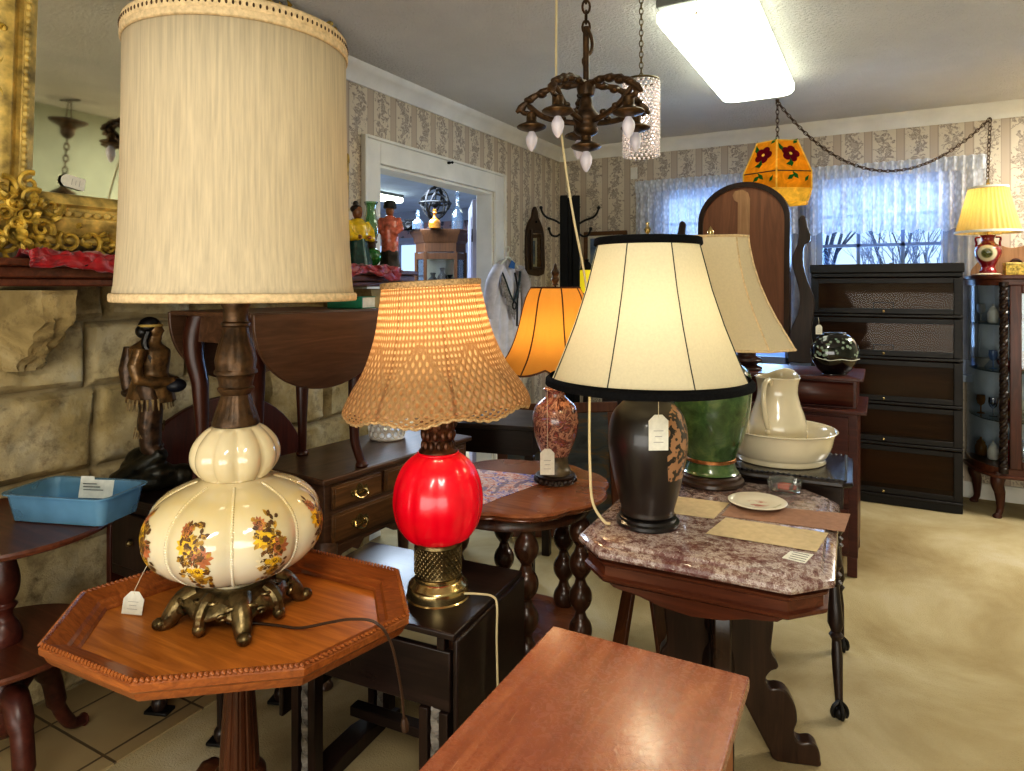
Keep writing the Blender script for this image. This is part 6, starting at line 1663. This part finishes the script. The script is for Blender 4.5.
# small carved wall mirror
t = thing('wall_mirror', 'narrow brown wooden wall mirror with pointed carved crest beside the coat stand', 'mirror', (XL + .012, 5.05, 1.85))
ot = [(-.155, -.29), (.155, -.29), (.165, -.05), (.15, .08), (.10, .15), (.055, .19), (.04, .24), (0, .28), (-.04, .24), (-.055, .19), (-.10, .15), (-.15, .08), (-.165, -.05)]
FR = wood('grey brown frame', (.22, .15, .10), (.38, .28, .20), .4, 'Z')
mb = MB(); mb.plate([(p.x, p.y) for p in spline([(a, b, 0) for a, b in ot] + [(*ot[0], 0)], 3)[:-1]], .022, Matrix.Rotation(pi / 2, 4, 'Z')); mb.build('frame', FR, t, bev=.004)
mb = MB(); mb.bx(.011, .02, -.095, .095, -.24, .06); mb.bx(.011, .026, -.11, -.08, -.255, .075); mb.bx(.011, .026, .08, .11, -.255, .075); mb.bx(.011, .026, -.08, .08, .05, .075); mb.bx(.011, .026, -.08, .08, -.255, -.23); mb.build('inner_frame', FR, t, bev=.003)
mb = MB(); mb.bx(.02, .022, -.08, .08, -.23, .05); mb.build('mirror_glass', MIRROR, t, smooth=False)
mb = MB(); mb.ball((.013, 0, .15), .012, 10, 7); mb.build('wall_peg', W['iron'], t)

# coat stand in the corner
t = thing('coat_stand', 'tall black coat stand with four curved hooks in the room corner', 'coat stand', (-2.205, 4.96, 0), FACE); t.scale = (.93, .93, .972)
blk = plain('black lacquer post', (.075, .07, .075), .5, 0, .3, 20, spec=.15)
mb = MB(); mb.bx(-.085, -.02, -.03, .03, .05, 2.25); mb.bx(-.02, .02, -.02, .02, .05, 2.23); mb.bx(.02, .085, -.03, .03, .05, 2.25); mb.build('post', blk, t, bev=.006)
mb = MB(); mb.bx(-.22, .22, -.05, .05, .0, .05); mb.bx(-.05, .05, -.12, .12, .0, .05); mb.build('base', blk, t, bev=.01)
for s in (-1, 1):
    mb = MB(); mb.tube(spline([(s * .085, 0, 2.02), (s * .13, 0, 2.045), (s * .20, 0, 2.07), (s * .235, 0, 2.105), (s * .25, 0, 2.145)], 5), .009, 7); mb.ball((s * .25, 0, 2.15), .015, 10, 7)
    mb.build('upper_hook', W['iron'], t)
    mb = MB(); mb.tube(spline([(s * .085, 0, 1.93), (s * .12, 0, 1.912), (s * .16, 0, 1.925), (s * .18, 0, 1.97)], 5), .009, 7); mb.ball((s * .181, 0, 1.975), .015, 10, 7)
    mb.build('lower_hook', W['iron'], t)
# framed picture on the back wall
t = thing('framed_picture', 'small framed blue picture hanging on the back wall right of the coat stand', 'picture', (-2.13, YB - .016, 1.77))
mb = MB(); mb.bx(-.20, .20, -.012, .014, .135, .17).bx(-.20, .20, -.012, .014, -.17, -.135).bx(-.20, -.165, -.012, .014, -.135, .135).bx(.165, .20, -.012, .014, -.135, .135); mb.build('frame', wood('light brown frame', (.36, .24, .13), (.52, .37, .22), .4), t, bev=.004)
mb = MB(); mb.bx(-.165, .165, .002, .01, -.135, .135); mb.build('mat_board', W['paper'], t, smooth=False)
m, nt, b = mat('blue landscape print'); v = coords(nt, 'Object', (3, 3, 8)); f = tex(nt, v, 2, 4)
nt.links.new(ramp(nt, f, [(.3, (.28, .36, .48)), (.55, (.46, .54, .66)), (.7, (.60, .62, .64))]), b.inputs['Base Color'])
mb = MB(); mb.bx(-.14, .14, -.002, .002, -.11, .11); mb.build('print', m, t, smooth=False)
# little yellow glass lantern seen between post and shade
t = thing('yellow_lantern', 'small yellow glass lantern with dark cap standing on a corner plant stand', 'lantern', (-2.22, 5.35, 1.40))
mb = MB(); mb.lathe(smooth_prof([(.0, 0), (.05, 0), (.055, .02), (.065, .10), (.06, .19), (.045, .20), (0, .20)], 2), 20); mb.build('glass', emit_mat('yellow glass', (.90, .80, .15), .6), t)
mb = MB(); mb.lathe([(.055, .19), (.06, .20), (.035, .25), (.015, .27), (.02, .285), (0, .30)], 20); mb.build('cap', W['iron'], t)
t = thing('plant_stand', 'dark tall plant stand behind the black lamp shade carrying the yellow lantern', 'stand', (-2.22, 5.35, 0)); t.scale = (1, 1, 1.0219)
mb = MB(); mb.lathe([(0, 1.345), (.13, 1.345), (.135, 1.357), (.13, 1.369), (0, 1.369)], 32); mb.build('top', W['dark'], t)
mb = MB(); mb.lathe(smooth_prof([(.03, 1.345), (.022, 1.2), (.03, .9), (.022, .7), (.035, .4), (.03, .25), (.05, .12), (.14, .03), (.15, 0), (0, 0)], 3), 20); mb.build('pedestal', W['darkZ'], t)
# dark writing table at the back left, with painting leaning beside it
t = thing('writing_table', 'dark writing table standing in front of the doorway behind the red lamp', 'table', (-1.80, 3.05, 0), rad(12))
mb = MB(); mb.bx(-.33, .30, -.22, .22, .745, .77); mb.build('top', W['dark'], t, bev=.005)
mb = MB(); mb.bx(-.30, .27, -.19, .19, .62, .745); mb.build('apron', W['dark'], t)
for sx in (-.28, .25):
    for sy in (-.17, .17): mb = MB(); mb.box((sx, sy, .31), (.045, .045, .62)); mb.build('leg', W['darkZ'], t, bev=.004)
mb = MB(); mb.lathe(smooth_prof([(0, .0), (.05, 0), (.055, .01), (.03, .02), (.06, .05), (.095, .075), (.10, .08), (.09, .078), (.05, .045), (0, .03)], 3), 28, mod=lambda th, k: 1 + .06 * cos(th * 9)); o = mb.build('glass_dish', plain('pale blue glass', (.56, .70, .78), .12, 0, .15, 20, coat=.4, trans=.3), loc=(-1.87, 3.0, .771)); tag(o, 'pale blue frilled glass dish on the dark writing table', 'dish')
t = thing('leaning_painting', 'dark landscape painting in a brown wooden frame leaning behind the round table', 'painting', (-1.62, 3.52, .01), rad(20)); t.rotation_euler = (rad(-9), rad(-3), rad(20))
Fm = wood('chestnut frame', (.34, .18, .09), (.52, .30, .16), .35, 'Z')
mb = MB(); mb.bx(-.36, .36, -.02, .02, .0, .06).bx(-.36, .36, -.02, .02, .70, .76).bx(-.36, -.30, -.02, .02, .06, .70).bx(.30, .36, -.02, .02, .06, .70); mb.build('frame', Fm, t, bev=.005)
m, nt, b = mat('dark landscape canvas'); v = coords(nt, 'Object', (2, 2, 5)); f = tex(nt, v, 2.4, 6, .65, .8)
nt.links.new(ramp(nt, f, [(.3, (.12, .15, .18)), (.48, (.26, .29, .30)), (.58, (.36, .30, .20)), (.68, (.50, .36, .20)), (.75, (.30, .32, .34))]), b.inputs['Base Color']); b.inputs['Roughness'].default_value = .3
mb = MB(); mb.bx(-.30, .30, -.004, .004, .06, .70); mb.build('canvas', m, t, smooth=False)
t = thing('back_sideboard', 'low dark sideboard against the back wall left of the dresser', 'sideboard', (-1.72, 5.25, 0))
mb = MB(); mb.bx(-.22, .32, -.2, .2, .06, .62); mb.build('carcass', W['dark'], t, bev=.004)
mb = MB(); mb.bx(-.24, .34, -.22, .2, .62, .645); mb.build('top', W['dark'], t, bev=.004)
for k in (-1, 1):
    mb = MB(); mb.bx(.03 + k * .14 - .13, .03 + k * .14 + .13, -.212, -.2, .10, .58); d = mb.build('door', W['darkZ'], t, bev=.004)
    mb = MB(); mb.ball((.03 + k * .02, -.22, .36), .012, 10, 7); mb.build('knob', W['brass'], d)
mb = MB()
for sx in (-.23, .29):
    for sy in (-.17, .17): mb.box((sx, sy, .03), (.05, .05, .06))
mb.build('foot', W['dark'], t)

# cabinet in the next room with armillary sphere and bottles on top
t = thing('corner_curio', 'brown angled curio cabinet with glass panes in the next room through the doorway', 'cabinet', (-4.04, 5.77, 0), FACE + rad(2)); t.scale = (.62, .62, 1.105)
hxp = [(-.46, .10), (-.26, -.24), (.30, -.24), (.46, .10), (.30, .36), (-.26, .36)]
def off(k): return [(a * k, b * k) for a, b in hxp]
cw = wood('curio brown', (.28, .17, .10), (.42, .28, .17), .35, 'Z')
mb = MB(); mb.prism(off(1), 0, .1); mb.build('plinth', cw, t, bev=.003)
mb = MB(); mb.prism(off(.92), 1.64, 1.725); mb.rings([[(x, y, z) for x, y in off(k)] for k, z in ((.92, 1.72), (1.0, 1.745), (1.02, 1.78), (1.14, 1.82), (1.15, 1.845), (1.12, 1.85))]); mb.build('cornice', cw, t, bev=.003)
mb = MB()
for x, y in off(.9): mb.box((x, y, .87), (.055, .055, 1.54))
P_ = off(.9)
for z in (1.60, .85, .14):
    for i in (0, 1, 2): a, b_ = Vector((*P_[i], z)), Vector((*P_[i + 1], z)); mb.box((a + b_) / 2, ((b_ - a).length, .03, .06), math.atan2((b_ - a).y, (b_ - a).x))
mb.build('corner_post', cw, t, bev=.003)
for i in (0, 1, 2):
    a, b_ = Vector((*P_[i], .87)), Vector((*P_[i + 1], .87)); mb = MB(); mb.box((a + b_) / 2, ((b_ - a).length - .05, .004, 1.46), math.atan2((b_ - a).y, (b_ - a).x)); mb.build('pane', CG, t, smooth=False)
mb = MB(); mb.prism(off(.86), 1.28, 1.29); mb.prism(off(.86), .88, .89); mb.build('shelf', cw, t)
mb = MB(); mb.bx(-.26, .26, .28, .31, .15, 1.6); mb.build('light_back', W['porc'], t, smooth=False)
t2 = t
for k, (x, y, h) in enumerate(((-.12, -.05, .17), (.04, -.08, .22), (.16, .0, .15))):
    mb = MB(); mb.lathe(smooth_prof([(0, 0), (.04, 0), (.055, .3 * h), (.05, .6 * h), (.02, .8 * h), (.03, h), (0, h)], 3), 20); o = mb.build('china_figure', [W['iron'], W['wal'], W['iron']][k], loc=Matrix.Rotation(FACE + rad(2), 4, 'Z') @ Vector((x * .62, y * .62, 1.4265)) + Vector((-4.04, 5.77, 0)))
    tag(o, ['dark squat vase left inside the curio cabinet of the next room', 'brown vase in the middle inside the curio cabinet of the next room', 'dark vase at right inside the curio cabinet of the next room'][k], 'vase')
t = thing('armillary_sphere', 'dark openwork armillary globe on top of the curio cabinet in the next room', 'globe', (-4.07, 5.72, 2.045)); t.scale = (1.15, 1.15, 1.15)
mb = MB(); c0 = (0, 0, .24)
for ax, sc in (('X', (1, 1)), ('Y', (1, 1)), ('Z', (1, 1))): mb.torus(c0, .14, .011, 36, 6, ax, sc)
mb.T = Matrix.Translation(c0) @ Matrix.Rotation(.7, 4, 'X') @ Matrix.Rotation(.5, 4, 'Y')
mb.torus((0, 0, 0), .135, .010, 36, 6, 'X'); mb.torus((0, 0, 0), .13, .010, 36, 6, 'Z'); mb.tube([(0, 0, -.17), (0, 0, .17)], .006, 6); mb.ball((0, 0, 0), .04)
mb.T = Matrix.Identity(4); mb.ball((0, 0, .385), .02)
mb.build('rings', W['iron'], t)
mb = MB(); mb.lathe(smooth_prof([(0, 0), (.07, 0), (.075, .015), (.05, .035), (.03, .06), (.035, .09), (.012, .10), (0, .1)], 3), 24); mb.build('stand', W['iron'], t)
bt = clear_glass('bottle glass', (.88, .94, 1), .25, .04, .15, (.7, .8, .9))
for lab, x, y, h, m_ in (('clear glass decanter with tall stopper beside the armillary globe', -3.86, 5.82, .46, bt), ('amber glass bottle in front of the armillary globe', -3.97, 5.57, .20, plain('amber bottle', (.62, .40, .14), .12, 0, .15, 20, coat=.5)), ('small clear glass jar left of the armillary globe', -4.18, 5.57, .20, bt)):
    mb = MB(); mb.lathe(smooth_prof([(0, 0), (.055, 0), (.06, .01), (.06, h * .35), (.03, h * .5), (.017, h * .58), (.017, h * .75), (.028, h * .78), (.016, h * .84), (.02, h * .94), (0, h)], 3), 24); o = mb.build('bottle', m_, loc=(x, y, 2.045)); tag(o, lab, 'bottle')
t = thing('folding_camera', 'small black box camera at the left end of the curio cabinet top', 'camera', (-4.33, 5.62, 2.045), FACE)
mb = MB(); mb.bx(-.08, .08, -.05, .05, 0, .09); mb.bx(-.05, .05, -.03, .03, .09, .115); mb.build('box_body', W['black'], t, bev=.006)
mb = MB(); mb.lathe([(.035, 0), (.035, .03), (.028, .04), (0, .035)], 20); o = mb.build('lens', W['iron'], t, loc=(0, -.05, .045)); o.rotation_euler = (rad(90), 0, 0)
o = copy_tree(bpy.data.objects['ceiling_light']); o.scale = (.3, .8, 1); o.location = (-5.3, 6.1, -.09); o.rotation_euler = (0, 0, 0); o['label'] = 'fluorescent ceiling light glimpsed in the next room through the doorway'
o2 = copy_tree(o); o2.location = (-3.55, 6.55, -.09); o2['label'] = 'second fluorescent ceiling light in the next room, nearer the open door leaf'

# ------------------------------------------------------------------ curtains
def lace():
    m, nt, b = mat('white lace'); v = coords(nt, 'Object', (1, .2, 1)); vo = N(nt, 'ShaderNodeTexVoronoi', Scale=1.0); nt.links.new(coords(nt, 'Object', (60, 10, 26)), vo.inputs['Vector']); f = tex(nt, coords(nt, 'Object', (40, 2, 6)), 1, 3)
    b.inputs['Base Color'].default_value = (*lin((.92, .93, .96)), 1); b.inputs['Roughness'].default_value = .9
    tr = nt.nodes.new('ShaderNodeBsdfTranslucent'); tr.inputs[0].default_value = (*lin((.86, .90, .96)), 1)
    mx = nt.nodes.new('ShaderNodeMixShader'); mx.inputs[0].default_value = .22; nt.links.new(b.outputs[0], mx.inputs[1]); nt.links.new(tr.outputs[0], mx.inputs[2])
    tp = nt.nodes.new('ShaderNodeBsdfTransparent'); m2 = nt.nodes.new('ShaderNodeMixShader')
    h = ramp(nt, math_(nt, 'ADD', vo.outputs['Distance'], math_(nt, 'MULTIPLY', f, .7)), [(.55, (.05, .05, .05, 1)), (.95, (.36, .36, .36, 1))])
    nt.links.new(h, m2.inputs[0]); nt.links.new(mx.outputs[0], m2.inputs[1]); nt.links.new(tp.outputs[0], m2.inputs[2]); nt.links.new(m2.outputs[0], nt.nodes['Material Output'].inputs[0]); return m
LACE = lace()
voile = clear_glass('sheer voile', (.97, .98, 1), .0, .5, .55, (.84, .86, .92))
for x0, x1, lab in ((-1.83, -.56, 'gathered white lace valance over the left back window behind the swivel mirror'), (-.50, .62, 'gathered white lace valance over the back window above the bookcase')):
    t = thing('lace_valance', lab, 'curtain', ((x0 + x1) / 2, YB - .085, 0)); L_ = x1 - x0
    mb = MB()
    def vl(u, v, L_=L_):
        fr_ = .012 + .022 * v; y = fr_ * sin(u * L_ * 95) + .008 * sin(u * L_ * 41 + 1)
        return ((u - .5) * L_, y, 2.335 - .49 * v + (.012 * cos(u * L_ * 60) if v > .98 else 0))
    mb.grid(vl, 220, 14); mb.build('lace_panel', LACE, t, ang=80)
    mb = MB(); mb.grid(lambda u, v, L_=L_: ((u - .5) * L_, .02 * sin(u * L_ * 120) - .012 - .02 * sin(pi * v), 2.345 - .10 * v), 220, 5); mb.build('ruffled_heading', LACE, t, ang=80)
    mb = MB(); mb.tube([(-L_ / 2 - .02, 0, 2.31), (L_ / 2 + .02, 0, 2.31)], .008, 8); mb.tube([(-L_ / 2 - .02, 0, 2.31), (-L_ / 2 - .02, .082, 2.31)], .006, 6); mb.tube([(L_ / 2 + .02, 0, 2.31), (L_ / 2 + .02, .082, 2.31)], .006, 6); mb.build('curtain_rod', W['white'], t)
for x0, x1, lab in ((.36, .60, 'sheer white side curtain at the right edge of the back window'), (-.68, -.44, 'sheer white side curtain between the two back windows'), (-1.82, -1.55, 'sheer white side curtain at the left edge of the left back window')):
    mb = MB(); mb.grid(lambda u, v, a=x0, L_=x1 - x0: ((u - .5) * L_, .014 * sin(u * L_ * 110) * (1 - .2 * v), 2.30 - 1.35 * v), 60, 6)
    o = mb.build('side_curtain', voile, loc=((x0 + x1) / 2, YB - .042, 0), ang=80); tag(o, lab, 'curtain')

# gold box on the china cabinet
t = thing('gold_box', 'small gold patterned box beside the pleated lamp on the china cabinet', 'box', (.76, 5.32, 1.5265), rad(5))
mb = MB(); mb.bx(-.07, .07, -.04, .04, 0, .065); mb.build('box_body', plain('gold paper', (.72, .62, .30), .4, .3, .5, 60), t, bev=.003)
mb = MB(); mb.bx(-.072, .072, -.042, .042, .065, .08); mb.build('lid', plain('gold lid', (.80, .72, .42), .4, .3, .4, 60), t, bev=.003)
# outlet cover above lintel of the back corner
mb = MB(); mb.bx(-.03, .03, -.012, 0, -.05, .05); o = mb.build('wall_box', W['white'], bev=.004, loc=(-1.87, YB - .001, 2.43)); tag(o, 'small white junction box high on the back wall below the beaded pendant', 'wall box')

# ivory extension cord dropping from the ceiling to the marble table
mb = MB(); mb.tube(spline([(-1.027, 2.197, 2.69), (-1.03, 2.195, 2.27), (-1.016, 2.181, 2.12), (-.97, 2.149, 1.86), (-.935, 2.14, 1.68), (-.90, 2.15, 1.489), (-.88, 2.16, 1.30), (-.877, 2.143, 1.15), (-.841, 2.048, 1.0), (-.80, 1.955, .88), (-.765, 1.89, .80), (-.725, 1.88, .752), (-.705, 1.88, .7475)], 8), .0045, 8)
o = mb.build('extension_cord', W['cordw']); tag(o, 'ivory extension cord dropping from the ceiling to the marble table edge', 'cord')

# second chandelier-like canopy on the right side of the room, seen in the gilt mirror
t = thing('hanging_canopy', 'bronze ceiling canopy on a chain, reflected in the gilt mirror', 'pendant lamp', (2.45, 3.65, 0))
mb = MB(); mb.bx(-.16, .16, -.012, .012, ZC - .012, ZC); mb.build('ceiling_bar', W['bronze'], t)
mb = MB(); mb.tube([(-.02, 0, ZC - .012), (-.05, 0, 2.50)], .006, 6); mb.tube([(.02, 0, ZC - .012), (.05, 0, 2.50)], .006, 6); mb.build('wire', W['bronze'], t)
mb = MB(); mb.lathe(smooth_prof([(.02, 2.52), (.14, 2.50), (.17, 2.485), (.15, 2.46), (.07, 2.42), (.06, 2.36), (.03, 2.32), (0, 2.31)], 3), 32); mb.build('canopy', W['bronze'], t)
mb = MB(); chain(mb, [(0, 0, 2.32), (0, 0, 1.86)], .07, .008, .02); mb.build('chain', W['bronze'], t)
mb = MB(); mb.lathe(smooth_prof([(.02, 1.86), (.04, 1.83), (.10, 1.79), (.11, 1.77), (.04, 1.74), (0, 1.73)], 3), 28); mb.build('lower_bowl', W['bronze'], t)

# ------------------------------------------------------------------ camera, light, world
cam = bpy.data.cameras.new('camera'); cam.sensor_width = 36; cam.lens = 670 / 1024 * 36; cam.shift_y = -98.5 / 1024; cam.clip_start = .05
co = bpy.data.objects.new('camera', cam); COL.objects.link(co); co.location = (0, 0, 1.45); co.rotation_euler = (rad(90), 0, rad(28.9)); SC.camera = co
def area(name, loc, rot, sx, sy, e, c):
    l = bpy.data.lights.new(name, 'AREA'); l.shape = 'RECTANGLE'; l.size = sx; l.size_y = sy; l.energy = e; l.color = c
    o = bpy.data.objects.new(name, l); COL.objects.link(o); o.location = loc; o.rotation_euler = rot; return o
area('ceiling_fill_rear', (.3, -.9, 2.64), (0, 0, 0), .45, 1.5, 60, (1, .95, .84))  # added ceiling fill behind the camera, no fixture modelled
area('ceiling_fill_right', (1.75, 4.85, 2.64), (0, 0, 0), .45, 1.2, 75, (1, .95, .84))  # added out-of-view fill that brightens the back of the room
area('rear_fill', (.4, -2.25, 1.2), (rad(108), 0, 0), 5.0, 2.0, 130, (1, .97, .92))  # added fill panel at the rear wall, lifts low areas and ceiling
area('fluorescent_next_room', (-4.4, 5.0, 2.5), (0, 0, 0), 1.2, 1.2, 120, (.68, .82, 1))
area('daylight_left', (-1.14, 5.95, 1.7), (rad(-90), 0, 0), 1.0, 1.4, 36, (.46, .68, 1))
area('daylight_right', (0, 5.95, 1.7), (rad(-90), 0, 0), .9, 1.4, 36, (.46, .68, 1))
wd = bpy.data.worlds.new('sky'); SC.world = wd; wd.use_nodes = True; nt = wd.node_tree
bg = nt.nodes['Background']; tc = nt.nodes.new('ShaderNodeTexCoord'); sp = nt.nodes.new('ShaderNodeSeparateXYZ'); nt.links.new(tc.outputs['Generated'], sp.inputs[0])
nt.links.new(ramp(nt, sp.outputs['Z'], [(.45, (.80, .86, .96)), (.56, (.62, .76, .98)), (.8, (.40, .58, .92))]), bg.inputs[0]); bg.inputs[1].default_value = 1.3
SC.view_settings.view_transform = 'Standard'; SC.view_settings.look = 'Medium High Contrast'; SC.view_settings.exposure = 0.3
SC.cycles.max_bounces = 8; SC.cycles.transparent_max_bounces = 16; SC.cycles.caustics_reflective = False; SC.cycles.caustics_refractive = False
